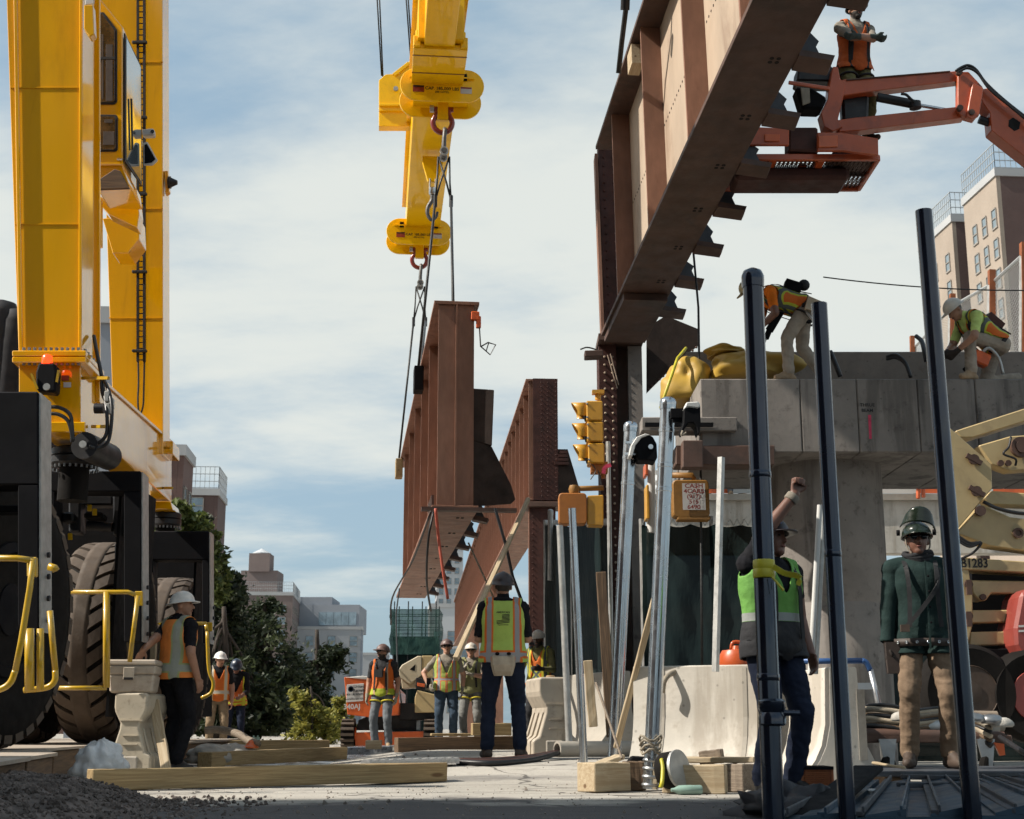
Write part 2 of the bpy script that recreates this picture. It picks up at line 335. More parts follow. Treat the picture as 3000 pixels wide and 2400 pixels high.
def link(me, name, m, parent=None, smooth=False, bevel=0, world=None, kind=None):
    if m is not None and not me.materials: me.materials.append(M[m] if isinstance(m, str) else m)
    o = bpy.data.objects.new(name, me); col.objects.link(o)
    W = world or Matrix.Identity(4); WM[o] = W
    if parent is not None:
        o.parent = parent; o.matrix_parent_inverse = WM[parent].inverted()
    o.matrix_basis = W
    if smooth:
        me.polygons.foreach_set('use_smooth', [True] * len(me.polygons))
        if smooth == 'auto': 
            md = o.modifiers.new('n', 'EDGE_SPLIT'); md.split_angle = R(40)
    if bevel:
        b = o.modifiers.new('bevel', 'BEVEL'); b.width = bevel; b.segments = 1; b.limit_method = 'ANGLE'; b.angle_limit = R(40)
    if kind: o['kind'] = kind
    return o
def tag(o, label, cat, group=None):
    o['label'] = label; o['category'] = cat; o['kind'] = 'thing'
    if group: o['group'] = group
    return o
def T(name, label, cat, loc=(0, 0, 0), group=None):
    o = bpy.data.objects.new(name, None); col.objects.link(o); o.empty_display_size = .2; o.location = loc
    WM[o] = Matrix.Translation(Vector(loc)); return tag(o, label, cat, group)
def frame(x, y, z, o):   # matrix from axes
    m = Matrix.Identity(4)
    for i, a in enumerate((x, y, z)):
        for k in range(3): m[k][i] = a[k]
    for k in range(3): m[k][3] = o[k]
    return m
def sag(a, b, s, n=14):
    a = Vector(a); b = Vector(b)
    return [a.lerp(b, i / n) - UP * s * 4 * (i / n) * (1 - i / n) for i in range(n + 1)]
def bez(pts, n=8):   # Catmull-Rom through points
    p = [Vector(q) for q in pts]; p = [p[0] * 2 - p[1]] + p + [p[-1] * 2 - p[-2]]; o = []
    for i in range(1, len(p) - 2):
        for k in range(n):
            t = k / n; a, b, c, d = p[i - 1:i + 3]
            o.append(.5 * ((2 * b) + (c - a) * t + (2 * a - 5 * b + 4 * c - d) * t * t + (3 * b - a - 3 * c + d) * t ** 3))
    return o + [p[-2]]
def textmesh(txt, size, bold=False, align='CENTER'):
    cu = bpy.data.curves.new('t', 'FONT'); cu.body = txt; cu.size = size; cu.align_x = align; cu.align_y = 'CENTER'; cu.resolution_u = 3
    if bold: cu.offset = size * .022
    o = bpy.data.objects.new('t', cu); col.objects.link(o); bpy.context.view_layer.update()
    me = bpy.data.meshes.new_from_object(o.evaluated_get(bpy.context.evaluated_depsgraph_get())); bpy.data.objects.remove(o); bpy.data.curves.remove(cu); me.materials.clear()
    return me
def text(txt, size, m, parent, at, x, up, bold=False, align='CENTER', name='lettering', sx=1.0):
    x = Vector(x).normalized(); up = Vector(up); up = (up - x * up.dot(x)).normalized(); n = x.cross(up)
    me = textmesh(txt, size, bold, align)
    if sx != 1:
        for v in me.vertices: v.co.x *= sx
    return link(me, name, m, parent, world=frame(x, up, n, at))
def timber(label, a, b, w_, h_, m='timber', cat='timber', name='timber_beam', group=None, parent=None, up=UP):
    """a, b: centre line ends"""
    a = Vector(a); b = Vector(b); d = (b - a); ln = d.length; d.normalize(); y = Vector(up).cross(d).normalized(); z = d.cross(y)
    mb = MB(); n = 6; rnd = random.Random(int(ln * 1000) + int(a.x * 77)); pv = []
    for i in range(n + 1):
        x = -ln / 2 + ln * i / n; e = lambda: rnd.uniform(-.004, .004)
        pv.append([Vector((x, sy * w_ / 2 + e(), sz * h_ / 2 + e())) for sy, sz in ((-1, -1), (1, -1), (1, 1), (-1, 1))])
    vs = [q for g in pv for q in g]; fs = [(0, 1, 2, 3)[::-1], tuple(n * 4 + k for k in range(4))]
    fs += [(i * 4 + k, i * 4 + (k + 1) % 4, (i + 1) * 4 + (k + 1) % 4, (i + 1) * 4 + k) for i in range(n) for k in range(4)]
    mb.add(vs, fs); o = mb.build(name, m, parent, bevel=.006, world=frame(d, y, z, (a + b) / 2))
    return tag(o, label, cat, group) if label else o
# ---------------------------------------------------------------- people
ALB[0] = .85
for n_, c_, r_ in (('skin_light', (.50, .27, .18), .5), ('skin_tan', (.36, .185, .115), .5), ('skin_brown', (.16, .07, .045), .5), ('skin_dark', (.085, .042, .03), .5),
                   ('hair_dark', (.02, .015, .012), .6), ('hair_grey', (.16, .14, .13), .6), ('lip', (.22, .075, .06), .5),
                   ('cloth_black', (.012, .012, .015), .9), ('cloth_navy', (.016, .022, .042), .9), ('denim', (.045, .068, .10), .9), ('denim_light', (.15, .165, .18), .9), ('khaki', (.27, .20, .13), .9), ('stone_pants', (.34, .29, .235), .9),
                   ('tan_pants', (.20, .14, .095), .9), ('grey_pants', (.20, .20, .19), .9), ('darkgrey', (.035, .035, .038), .9), ('cloth_grey', (.26, .23, .19), .9), ('olive', (.16, .15, .07), .9), ('orange_cloth', (.72, .17, .015), .85), ('lime_cloth', (.55, .70, .22), .85),
                   ('green_jacket', (.018, .035, .033), .9), ('boot_brown', (.06, .038, .026), .7), ('boot_tan', (.32, .22, .13), .7), ('boot_black', (.014, .012, .012), .6), ('glove_grey', (.30, .27, .22), .85), ('glove_dark', (.04, .033, .03), .85), ('glove_green', (.07, .09, .085), .85),
                   ('hat_white', (.74, .72, .68), .35), ('hat_dark', (.028, .018, .02), .4), ('hat_brown', (.14, .085, .075), .5), ('hat_navy', (.015, .025, .05), .35), ('hat_tan', (.38, .28, .09), .4), ('hat_pale', (.62, .56, .48), .45), ('hat_black', (.012, .014, .018), .35), ('hat_green', (.012, .02, .012), .22),
                   ('canvas', (.48, .40, .30), .9), ('strap_black', (.014, .014, .016), .8), ('strap_yellow', (.55, .45, .02), .8), ('leather_belt', (.04, .026, .02), .7), ('lens', (.006, .006, .008), .12), ('tool_orange', (.65, .10, .01), .45)):
    mat(n_, c_, r_, 0, .16, 9, .35 if r_ > .8 else .06, 60, spec=.15 if r_ > .8 else .5)
def vestmat(name, base, trim, refl, vert=((.105, .026),), horiz=((.06, .026),), tw=.018, hem=None, diag=(), base2=None):
    m, N, L, b = nodes(name)
    a = N.new('ShaderNodeAttribute'); a.attribute_name = 'tl'; s_ = N.new('ShaderNodeSeparateXYZ'); L.new(a.outputs['Vector'], s_.inputs[0])
    x, h = s_.outputs[0], s_.outputs[1]; ax = mnode(N, L, 'ABSOLUTE', x)
    def band(v, c, w_): return mnode(N, L, 'LESS_THAN', mnode(N, L, 'ABSOLUTE', mnode(N, L, 'SUBTRACT', v, c)), w_)
    def union(l):
        o = None
        for q in l: o = q if o is None else mnode(N, L, 'MAXIMUM', o, q)
        return o
    vals = [(ax, c, w_) for c, w_ in vert] + [(h, c, w_) for c, w_ in horiz]
    for k, c, w_ in diag: vals.append((mnode(N, L, 'SUBTRACT', x, mnode(N, L, 'MULTIPLY', h, k)), c, w_))
    o = base
    f = tnoise(N, L, 7, 5, .6); o = mix(N, L, ramp(N, L, f, .35, .7, 0, .5), o, tuple(q * .72 for q in base))
    if base2: o = mix(N, L, mnode(N, L, 'LESS_THAN', h, base2[0]), o, base2[1])
    if vals:
        o = mix(N, L, union([band(v, c, w_ + tw) for v, c, w_ in vals]), o, trim)
        o = mix(N, L, union([band(v, c, w_) for v, c, w_ in vals]), o, refl)
    if hem is not None: o = mix(N, L, mnode(N, L, 'LESS_THAN', h, hem), o, trim)
    L.new(o, b.inputs['Base Color']); b.inputs['Roughness'].default_value = .8
    bump(N, L, b, tnoise(N, L, 24, 5, .6), .5, .012); return m
LIME = (.50, .68, .13); ORG = (.80, .17, .012); REFL = (.36, .36, .37); YEL = (.62, .66, .05)
def ik(a, t, l1, l2, pole):
    d = t - a; ln = min(d.length, (l1 + l2) * .999); d = d.normalized(); t = a + d * ln
    c = (l1 * l1 + ln * ln - l2 * l2) / (2 * ln); h = math.sqrt(max(0, l1 * l1 - c * c))
    p = Vector(pole); p = p - d * p.dot(d); p.normalize()
    return a + d * c + p * h, t
def person(label, at, yaw, pose=None, look=None, k=1.0, vox=.010, extra=None, group='workers on the site'):
    po = pose or {}; lk = dict(shirt='cloth_black', sleeve=.75, pants='denim', boots='boot_brown', skin='skin_light', glove=None, hair='hair_dark', beard=False, hat='hat_dark', brim='cap', vest=None, vneck=.30, fat=1.0)
    lk.update(look or {}); fat = lk['fat']
    root = T('person', label, 'person', at, group)
    Wm = Matrix.Translation(Vector(at)) @ Matrix.Rotation(R(yaw), 4, 'Z') @ Matrix.Scale(k, 4)
    pel = Vector(po.get('pel', (0, 0, .96)))
    TM = Matrix.Translation(pel) @ Matrix.Rotation(R(po.get('twist', 0)), 4, 'Z') @ Matrix.Rotation(R(po.get('lean', 0)), 4, 'X') @ Matrix.Rotation(R(po.get('side', 0)), 4, 'Y')
    T3 = TM.to_3x3(); mb = MB(); bones = []
    def cap(a, b, ra, rb, reg, n=12):
        a = Vector(a); b = Vector(b)
        mb.tube([a, b], ra, n, True, rb); mb.ball(a, ra, n=10); mb.ball(b, rb, n=10); bones.append((a, b, ra, rb, reg))
    # torso
    secs = [(-.11, .10, .085), (-.04, .168, .125), (.04, .175, .130), (.12, .165, .122), (.22, .165, .122), (.34, .185, .132), (.43, .185, .120), (.49, .13, .09), (.54, .065, .065)]
    n = 20; vs = []
    for h, rx, ry in secs:
        for q in range(n): t = 2 * math.pi * q / n; vs.append(TM @ Vector((rx * fat * math.cos(t), ry * fat * math.sin(t), h)))
    m_ = len(secs); fs = [(i * n + q, i * n + (q + 1) % n, (i + 1) * n + (q + 1) % n, (i + 1) * n + q) for i in range(m_ - 1) for q in range(n)]
    mb.add(vs, fs + [tuple(range(n))[::-1], tuple(range((m_ - 1) * n, m_ * n))])
    for h in (.0, .08, .16, .24, .32, .40, .46): bones.append((TM @ Vector((-.06, 0, h)), TM @ Vector((.06, 0, h)), .12 * fat, .12 * fat, 'torso'))
    sh = {}; wr = {}; el = {}
    for s, e in (('R', -1), ('L', 1)):
        so = Vector(po.get('sh' + s.lower(), (0, 0, 0)))
        sh[s] = TM @ (Vector((e * .185, 0, .445)) + so)
        nb = TM @ Vector((e * .05, .01, .49)); cap(nb, sh[s], .06, .072, 'clav')
        tgt = po.get('h' + s.lower()); tgt = Vector(tgt) if tgt else sh[s] + Vector((e * .07, -.05, -.53))
        pole = po.get('p' + s.lower(), (e * .4, .6, -.3))
        el[s], wr[s] = ik(sh[s], tgt, .29, .26, pole)
        cap(sh[s], el[s], .062, .048, 'up' + s); cap(el[s], wr[s], .046, .034, 'fo' + s)
        d = Vector(po['d' + s.lower()]).normalized() if po.get('d' + s.lower()) else (wr[s] - el[s]).normalized()
        nn = Vector(po['n' + s.lower()]) if po.get('n' + s.lower()) else Vector((-e, 0, 0)); nn = (nn - d * nn.dot(d)).normalized()
        l_ = d.cross(nn); 
        if l_.dot(Vector(po.get('t' + s.lower(), (0, -1, .1)))) < 0: l_ = -l_
        W = wr[s]; cu = R(po.get('c' + s.lower(), 22)); g = .003 if lk['glove'] else 0
        for i, fl in enumerate((.066, .077, .072, .055)):
            off = (1.5 - i) * .021; kn = W + d * .095 + l_ * off
            cap(W + d * .015 + l_ * off * .55, kn, .017 + g, .013 + g, 'hand' + s, 8)
            d1 = d * math.cos(cu) + nn * math.sin(cu); d2 = d * math.cos(cu * 2.4) + nn * math.sin(cu * 2.4); mid = kn + d1 * fl * .55
            cap(kn, mid, .0105 + g, .0098 + g, 'hand' + s, 8); cap(mid, mid + d2 * fl * .5, .0098 + g, .0085 + g, 'hand' + s, 8)
        tb = W + d * .03 + l_ * .028; t1 = tb + (l_ * .75 + d * .6 + nn * .35).normalized() * .04
        cap(tb, t1, .015 + g, .012 + g, 'hand' + s, 8); cap(t1, t1 + (d * .9 + nn * .4 + l_ * .15).normalized() * .032, .012 + g, .0095 + g, 'hand' + s, 8)
    # legs
    an = {}; kn_ = {}
    for s, e in (('R', -1), ('L', 1)):
        hip = pel + Matrix.Rotation(R(po.get('twist', 0)) * .5, 3, 'Z') @ Vector((e * .092, 0, -.035))
        a = Vector(po.get('f' + s.lower(), (e * .12, 0, .10)))
        kn, a = ik(hip, a, .43, .43, po.get('k' + s.lower(), (e * .15, -1, 0))); an[s] = a; kn_[s] = kn
        cap(hip, kn, .098 * fat, .073, 'leg'); cap(kn, a + Vector((0, 0, .02)), .071, .066, 'leg')
        td = Vector(po.get('o' + s.lower(), (e * .28, -1, 0))).normalized(); up = Vector(po.get('u' + s.lower(), (0, 0, 1)))
        cap(a - up * .0, a - up * .055, .055, .05, 'boot'); hl = a - td * .05 - up * .06
        cap(hl, a + td * .085 - up * .06, .042, .045, 'boot'); cap(a + td * .085 - up * .06, a + td * .16 - up * .064, .045, .036, 'boot')
        cap(a + up * .0, a + td * .09 - up * .04, .05, .038, 'boot')
    # head
    nt_ = TM @ Vector((0, -.012, .545)); H3 = Matrix.Rotation(R(po.get('twist', 0) * .6 + po.get('hy', 0)), 3, 'Z') @ Matrix.Rotation(R(po.get('hp', 0)), 3, 'X') @ Matrix.Rotation(R(po.get('hr_', 0)), 3, 'Y')
    hc = nt_ + H3 @ Vector((0, -.02, .115)); HM = Matrix.Translation(hc) @ H3.to_4x4()
    cap(TM @ Vector((0, 0, .47)), hc - H3 @ Vector((0, -.01, .05)), .062, .056, 'neck')
    h = lambda x, y, z: HM @ Vector((x, y, z))
    mb.ball(h(0, .008, .02), .077, .097, .102, 16, H3); mb.ball(h(0, -.022, -.03), .064, .074, .086, 14, H3); mb.ball(h(0, -.055, -.088), .040, .038, .033, 10, H3)
    bones.append((h(0, .01, .05), h(0, -.03, -.06), .085, .075, 'head'))
    cap(h(0, -.090, .008), h(0, -.108, -.027), .011, .016, 'head', 8)
    for e in (-1, 1): mb.ball(h(e * .079, .012, -.012), .011, .021, .031, 8, H3)
    me = mb.mesh('b'); o = bpy.data.objects.new('tmp', me); col.objects.link(o)
    rm = o.modifiers.new('r', 'REMESH'); rm.mode = 'VOXEL'; rm.voxel_size = vox
    sm_ = o.modifiers.new('s', 'SMOOTH'); sm_.factor = .5; sm_.iterations = 3
    bpy.context.view_layer.update()
    body = bpy.data.meshes.new_from_object(o.evaluated_get(bpy.context.evaluated_depsgraph_get())); bpy.data.objects.remove(o); bpy.data.meshes.remove(me)
    # classify
    nv = len(body.vertices); co = np.empty(nv * 3); body.vertices.foreach_get('co', co); co = co.reshape(-1, 3)
    nm = np.empty(nv * 3); body.vertices.foreach_get('normal', nm); nm = nm.reshape(-1, 3)
    best = np.full(nv, 1e9); bi = np.zeros(nv, int); bt = np.zeros(nv)
    for i, (a, b, ra, rb, rg) in enumerate(bones):
        a = np.array(a); d = np.array(b) - a; dd = max(d @ d, 1e-9); t = np.clip((co - a) @ d / dd, 0, 1)
        ds = np.linalg.norm(co - a - t[:, None] * d, axis=1) - (ra + (rb - ra) * t)
        if rg == 'head': ds -= .01
        u = ds < best; best[u] = ds[u]; bi[u] = i; bt[u] = t[u]
    regs = np.array([b[4] for b in bones])[bi]
    inv = np.array(TM.inverted()); tl = co @ inv[:3, :3].T + inv[:3, 3]
    hin = np.array(HM.inverted()); hl_ = co @ hin[:3, :3].T + hin[:3, 3]
    mi = np.zeros(nv, int)   # 0 skin 1 shirt 2 pants 3 boots 4 glove 5 hair 6 beard
    for i, rg in enumerate(regs):
        if rg in ('torso', 'clav'): mi[i] = 2 if tl[i][2] < .03 else 1
        elif rg[:2] == 'up': mi[i] = 1 if bt[i] < lk['sleeve'] else 0
        elif rg[:2] == 'fo': mi[i] = 1 if 1 + bt[i] < lk['sleeve'] else (4 if lk['glove'] and bt[i] > .8 else 0)
        elif rg[:4] == 'hand': mi[i] = 4 if lk['glove'] else 0
        elif rg == 'leg': mi[i] = 2
        elif rg == 'boot': mi[i] = 3
        elif rg == 'neck': mi[i] = 1 if tl[i][2] < .505 else 0
        elif rg == 'head':
            x, y, z = hl_[i]
            if z > .06 or (y > .03 and z > -.05): mi[i] = 5
            elif lk['beard'] and z < -.035 and y < .02 and not (abs(x) < .02 and -.07 < z < -.055): mi[i] = 6
    # cloth folds
    amp = np.where(mi == 2, .008, np.where(mi == 1, .010 if lk.get('jacket') else .007, 0.0)); fq = .55 if lk.get('jacket') else 1.0; off = random.uniform(0, 50); disp = np.zeros(nv)
    for i in np.nonzero(amp)[0]:
        p = co[i] * (fq if mi[i] == 1 else 1.0); q = noise.noise(Vector((p[0] * 9 + off, p[1] * 9, p[2] * 15))) + .6 * (1 - 2 * abs(noise.noise(Vector((p[0] * 13, p[1] * 13 + off, p[2] * 19 + p[0] * 9)))))
        disp[i] = amp[i] * q
    co2 = co + nm * disp[:, None]; body.vertices.foreach_set('co', co2.ravel())
    names = [lk['skin'], lk['shirt'], lk['pants'], lk['boots'], lk['glove'] or lk['skin'], lk['hair'], lk['hair']]
    body.materials.clear()
    for q in names: body.materials.append(M[q])
    npoly = len(body.polygons); ls = np.empty(npoly, int); body.polygons.foreach_get('loop_start', ls); vi = np.empty(len(body.loops), int); body.loops.foreach_get('vertex_index', vi)
    pm = mi[vi[ls]]; body.polygons.foreach_set('material_index', pm); body.polygons.foreach_set('use_smooth', np.ones(npoly, bool))
    body.update()
    bo = link(body, 'body', None, root, world=Wm)
    ctx = dict(root=root, W=Wm, TM=TM, HM=HM, sh=sh, el=el, wr=wr, an=an, kn=kn_, fat=fat, body=bo)
    def part(mb_, name, m, fr=None, smooth=True, parent=None): return mb_.build(name, m, parent or root, smooth, 0, Wm @ fr if fr is not None else Wm)
    ctx['part'] = part
    def shell(name, m, sel, offs, tl_=tl):   # garment: offset copy of selected body faces
        quads = [tuple(p.vertices) for p in body.polygons if all(sel[v] for v in p.vertices)]
        used = sorted({v for q in quads for v in q}); ix = {v: i for i, v in enumerate(used)}
        pts = co + nm * (offs + disp * .5)[:, None]; fs = [tuple(ix[v] for v in q) for q in quads]; pv = pts[used]; lv = tl_[used]
        cnt = {}
        for q in fs:
            for i in range(len(q)): e = tuple(sorted((q[i], q[(i + 1) % len(q)]))); cnt[e] = cnt.get(e, 0) + 1
        nb = {}
        for (a, b), c in cnt.items():
            if c == 1: nb.setdefault(a, []).append(b); nb.setdefault(b, []).append(a)
        for _ in range(8):
            new = pv.copy()
            for a, l_ in nb.items():
                if len(l_) == 2: new[a] = .5 * pv[a] + .25 * (pv[l_[0]] + pv[l_[1]])
            pv = new
        ms = bpy.data.meshes.new(name); ms.from_pydata([tuple(q) for q in pv], [], fs)
        at_ = ms.attributes.new('tl', 'FLOAT_VECTOR', 'POINT'); at_.data.foreach_set('vector', np.ascontiguousarray(lv[:, [0, 2, 1]]).ravel())
        ob = link(ms, name, m, root, True, 0, Wm); sd_ = ob.modifiers.new('thick', 'SOLIDIFY'); sd_.thickness = .006; sd_.offset = 1
        return ob
    ctx['shell'] = shell; ctx['tl'] = tl; ctx['regs'] = regs; ctx['bt'] = bt
    if lk['vest']:
        hem = lk.get('hem', -.07); x, y, z = tl[:, 0], tl[:, 1], tl[:, 2]
        s_ = (np.isin(regs, ('torso', 'clav')) | ((regs == 'leg') & (abs(po.get('lean', 0)) < 25))) & (z > hem) & (z < .535) & (np.abs(x) < .185 * fat) & ~((regs == 'clav') & (bt > .72))
        s_ &= ~((y < .0) & (z > lk['vneck']) & (np.abs(x) < (z - lk['vneck']) * .42))
        s_ &= ~((np.abs(x) < .085) & (z > .50))
        ofs = .016 + .020 * np.clip((.12 - z) / .2, 0, 1)
        ctx['vest'] = shell('vest', lk['vest'], s_, ofs)
    if lk.get('jacket'):
        x, y, z = tl[:, 0], tl[:, 1], tl[:, 2]
        s_ = (np.isin(regs, ('torso', 'clav', 'leg')) & (z > -.17) & (z < .53)) | np.isin(regs, ('upR', 'upL')) | (np.isin(regs, ('foR', 'foL')) & (bt < .93))
        shell('jacket', lk['jacket'], s_, np.full(nv, .006) + .012 * np.clip((.05 - z) / .2, 0, 1))
    # hat
    if lk['hat']:
        hb = MB(); nseg = 28; br = lk['brim']; rows = []
        Hh = HM @ Matrix.Translation((0, .008, .032)) @ Matrix.Rotation(R(lk.get('hattilt', -6)), 4, 'X') @ Matrix.Rotation(math.pi if lk.get('flip') else 0, 4, 'Z')
        def ring(f, z, rim=False):
            g = []
            for q in range(nseg):
                t = 2 * math.pi * q / nseg; c, s2 = math.cos(t), math.sin(t); rx, ry = .108 * f, .128 * f
                fr = max(0, -s2) ** 2
                if rim:
                    ext = (.030 + .022 * fr) if br == 'full' else (.006 + .062 * fr ** 1.5)
                    rx += ext; ry += ext
                dz = -.012 * fr if rim else 0
                rid = .007 * math.exp(-(c * f / .16) ** 2) * (1 if f < .99 else 0)
                g.append((rx * c, ry * s2, z + dz + rid))
            return g
        rows = [ring(.97, -.012), ring(1, -.014, True), ring(1, -.006, True), ring(1.0, .0)] + [ring(math.cos(R(a)), .108 * math.sin(R(a))) for a in (15, 30, 45, 60, 74, 84)]
        vs = [q for g in rows for q in g]; fs = [(i * nseg + q, i * nseg + (q + 1) % nseg, (i + 1) * nseg + (q + 1) % nseg, (i + 1) * nseg + q) for i in range(len(rows) - 1) for q in range(nseg)]
        hb.add(vs, fs + [tuple(range((len(rows) - 1) * nseg, len(rows) * nseg))]); ctx['hat'] = part(hb, 'hard_hat', lk['hat'], Hh); ctx['Hh'] = Hh
    # face
    if lk.get('glasses'):
        g = MB()
        for e in (-1, 1): g.ball((e * .036, -.088, .012), .031, .014, .020, 10); g.beam((e * .066, -.078, .018), (e * .080, .01, .012), .006, .008)
        g.beam((-.02, -.098, .018), (.02, -.098, .018), .008, .008); part(g, 'sunglasses', 'lens', HM)
    else:
        for e in (-1, 1): g = MB(); g.ball((e * .031, -.0885, .012), .011, .006, .006, 8); part(g, 'eye', 'ink', HM)
    g = MB(); g.ball((0, -.0935, -.058), .022, .008, .0065, 8); part(g, 'mouth', 'lip', HM)
    if extra: extra(ctx)
    return root
def belt(c, m='leather_belt', h=.02, hh=.024, name='belt', grow=.014):
    b = MB(); n = 28; vs = []
    for dz, e in ((-hh, 0), (-hh, .007), (hh, .007), (hh, 0)):
        for q in range(n): t = 2 * math.pi * q / n; vs.append(((.178 * c['fat'] + grow + e) * math.cos(t), (.132 * c['fat'] + grow + e) * math.sin(t), h + dz))
    b.add(vs, [(i * n + q, i * n + (q + 1) % n, ((i + 1) % 4) * n + (q + 1) % n, ((i + 1) % 4) * n + q) for i in range(4) for q in range(n)])
    return c['part'](b, name, m, c['TM'])
def pouch(c, x, y, h, w_, d, hh, m='leather_belt', name='tool_pouch'):
    b = MB(); b.hexa([(x - w_ / 2, y - d / 2, h), (x + w_ / 2, y - d / 2, h), (x + w_ / 2, y + d / 2, h), (x - w_ / 2, y + d / 2, h)], [(x - w_ * .4, y - d * .4, h - hh), (x + w_ * .4, y - d * .4, h - hh), (x + w_ * .4, y + d * .4, h - hh), (x - w_ * .4, y + d * .4, h - hh)])
    return c['part'](b, name, m, c['TM'], False)
def straps(c, m, front=True, back=True, name='harness_strap', r=.013, grow=.022):
    """shoulder straps running over the chest / back in torso space"""
    f = c['fat']
    for e in (-1, 1):
        b = MB(); pts = []
        fr_ = [(e * .11, -.135 * f - grow, .02), (e * .10, -.137 * f - grow, .2), (e * .10, -.135 * f - grow, .33), (e * .105, -.10 * f - grow, .44), (e * .11, -.02, .525), (e * .10, .07, .50)]
        bk = [(e * .08, .125 * f + grow, .40), (e * .02, .137 * f + grow, .26), (-e * .07, .13 * f + grow, .10), (-e * .11, .13 * f + grow, -.02)]
        pts = (fr_ if front else fr_[4:]) + (bk if back else [])
        p = bez(pts, 5); n_ = len(p)
        for i in range(n_ - 1):
            nor = Vector((p[i].x * .3, p[i].y, 0)) if p[i].z < .46 else Vector((0, p[i].y * .4, 1))
            b.beam(p[i], p[i + 1] + (p[i + 1] - p[i]) * .15, r * 2.6, .006, nor)
        c['part'](b, name, m, c['TM'], False)
def thigh_straps(c, m):
    for s in 'RL':
        b = MB(); k_ = c['kn'][s]; hip = c['TM'] @ Vector(((-.09 if s == 'R' else .09), 0, -.06)); p = hip.lerp(k_, .3); d = (k_ - hip).normalized(); x = d.orthogonal().normalized(); y = d.cross(x)
        b.tube([p + (x * math.cos(t) + y * math.sin(t)) * .112 * c['fat'] for t in [2 * math.pi * i / 20 for i in range(21)]], .013, 6, False); c['part'](b, 'leg_strap', m)
ALB[0] = .68
# ---------------------------------------------------------------- ground
def ss(x, a, b): t = max(0, min(1, (x - a) / (b - a))); return t * t * (3 - 2 * t)
def gh(x, y):
    return .14 * ss(y, 11.4, 13.6) * ss(x, -2.6, -1.0) * (1 - ss(x, 2.0, 3.5)) + (.010 * noise.noise(Vector((x * .8, y * .8, 0))) if abs(x) < 14 and y < 45 else 0)
def axis(lo, hi, st, far): 
    a = [lo + i * st for i in range(int((hi - lo) / st) + 1)]; o = list(a); q = st
    while o[-1] < far: q *= 1.5; o.append(o[-1] + q)
    q = st
    while o[0] > -far: q *= 1.5; o.insert(0, o[0] - q)
    return o
xs = axis(-9, 9, .25, 3000); ys = axis(3, 34, .25, 3500)
gm = MB(); nx = len(xs)
gm.add([(x, y, gh(x, y)) for y in ys for x in xs], [(j * nx + i, j * nx + i + 1, (j + 1) * nx + i + 1, (j + 1) * nx + i) for j in range(len(ys) - 1) for i in range(nx - 1)])
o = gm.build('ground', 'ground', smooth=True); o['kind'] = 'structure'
# ---------------------------------------------------------------- far buildings
def building(label, name, corner, fwd, side, depth, width, height, mface, mside, wins_face=None, wins_side=None, parapet='parapet', fence=True, base=-1.0, sill=True):
    """corner: near ground corner; fwd: along the street (left face), side: across (face towards us)"""
    rt = T(name, label, 'building', corner)
    c = Vector(corner); c.z = base; fwd = Vector(fwd); side = Vector(side); hgt = height - base
    b = MB(); b.prism([c, c + fwd * depth, c + fwd * depth + UP * hgt, c + UP * hgt], side * .4); b.build('side_wall', mside, rt)
    b = MB(); b.prism([c + side * .41 , c + side * width, c + side * width + UP * hgt, c + side * .41 + UP * hgt], fwd * (depth)); b.build('wall', mface, rt)
    b = MB(); e = .15
    b.prism([c - side * e - fwd * e + UP * (hgt + .003), c + side * (width + e) - fwd * e + UP * (hgt + .003), c + side * (width + e) + fwd * (depth + e) + UP * (hgt + .003), c - side * e + fwd * (depth + e) + UP * (hgt + .003)], UP * .75); pr = b.build('parapet', parapet, rt)
    if fence:
        b = MB(); z = UP * (hgt + .75); q = [c + z, c + fwd * depth + z, c + fwd * depth + side * width + z, c + side * width + z]
        for i in (0, 3):
            a_, b_ = (q[0], q[1]) if i == 0 else (q[0], q[3])
            for h_ in (.1, .8, 1.6, 2.4): b.beam(a_ + UP * h_, b_ + UP * h_, .07, .07)
            n_ = int((b_ - a_).length / .5)
            for k in range(n_ + 1): p = a_.lerp(b_, k / max(1, n_)); b.beam(p, p + UP * 2.4, .05, .05)
        b.build('roof_railing', 'railing', rt)
    wm_ = {}
    for plane, ws in (('f', wins_face), ('s', wins_side)):
        if not ws: continue
        du, nor, org = (side, -fwd, c) if plane == 'f' else (fwd, -side, c)
        u0, du_, nu, v0, dv, nv_, ww, wh = ws[:8]
        for i in range(nu):
            for j in range(nv_):
                p = org + du * (u0 + i * du_) + UP * (v0 - base + j * dv)
                fr = frame(du, UP, du.cross(UP), p)
                key = (plane, ww, wh)
                if key not in wm_:
                    sg = 1 if du.cross(UP).dot(nor) > 0 else -1
                    a_ = MB()
                    for (x0, x1, y0, y1) in ((-ww / 2 - .1, -ww / 2, 0, wh), (ww / 2, ww / 2 + .1, 0, wh), (-ww / 2, ww / 2, wh, wh + .1), (-ww / 2 - .15, ww / 2 + .15, -.15, 0), (-ww / 2, ww / 2, wh * .5 - .05, wh * .5 + .05)):
                        a_.box(((x0 + x1) / 2, (y0 + y1) / 2, sg * .05), (x1 - x0, y1 - y0, .12))
                    g_ = MB(); g_.box((0, wh / 2, sg * .01), (ww, wh, .05)); wm_[key] = (a_.mesh('window'), g_.mesh('pane'))
                f_ = link(wm_[key][0], 'window', 'window_frame', rt, world=fr); link(wm_[key][1], 'pane', 'far_window' if (i * 7 + j * 3) % 4 else 'far_glass', f_, world=fr)
    return rt
c = P(2917, 516, 120); c.z = 0
H1 = P(2917, 516, 120).z
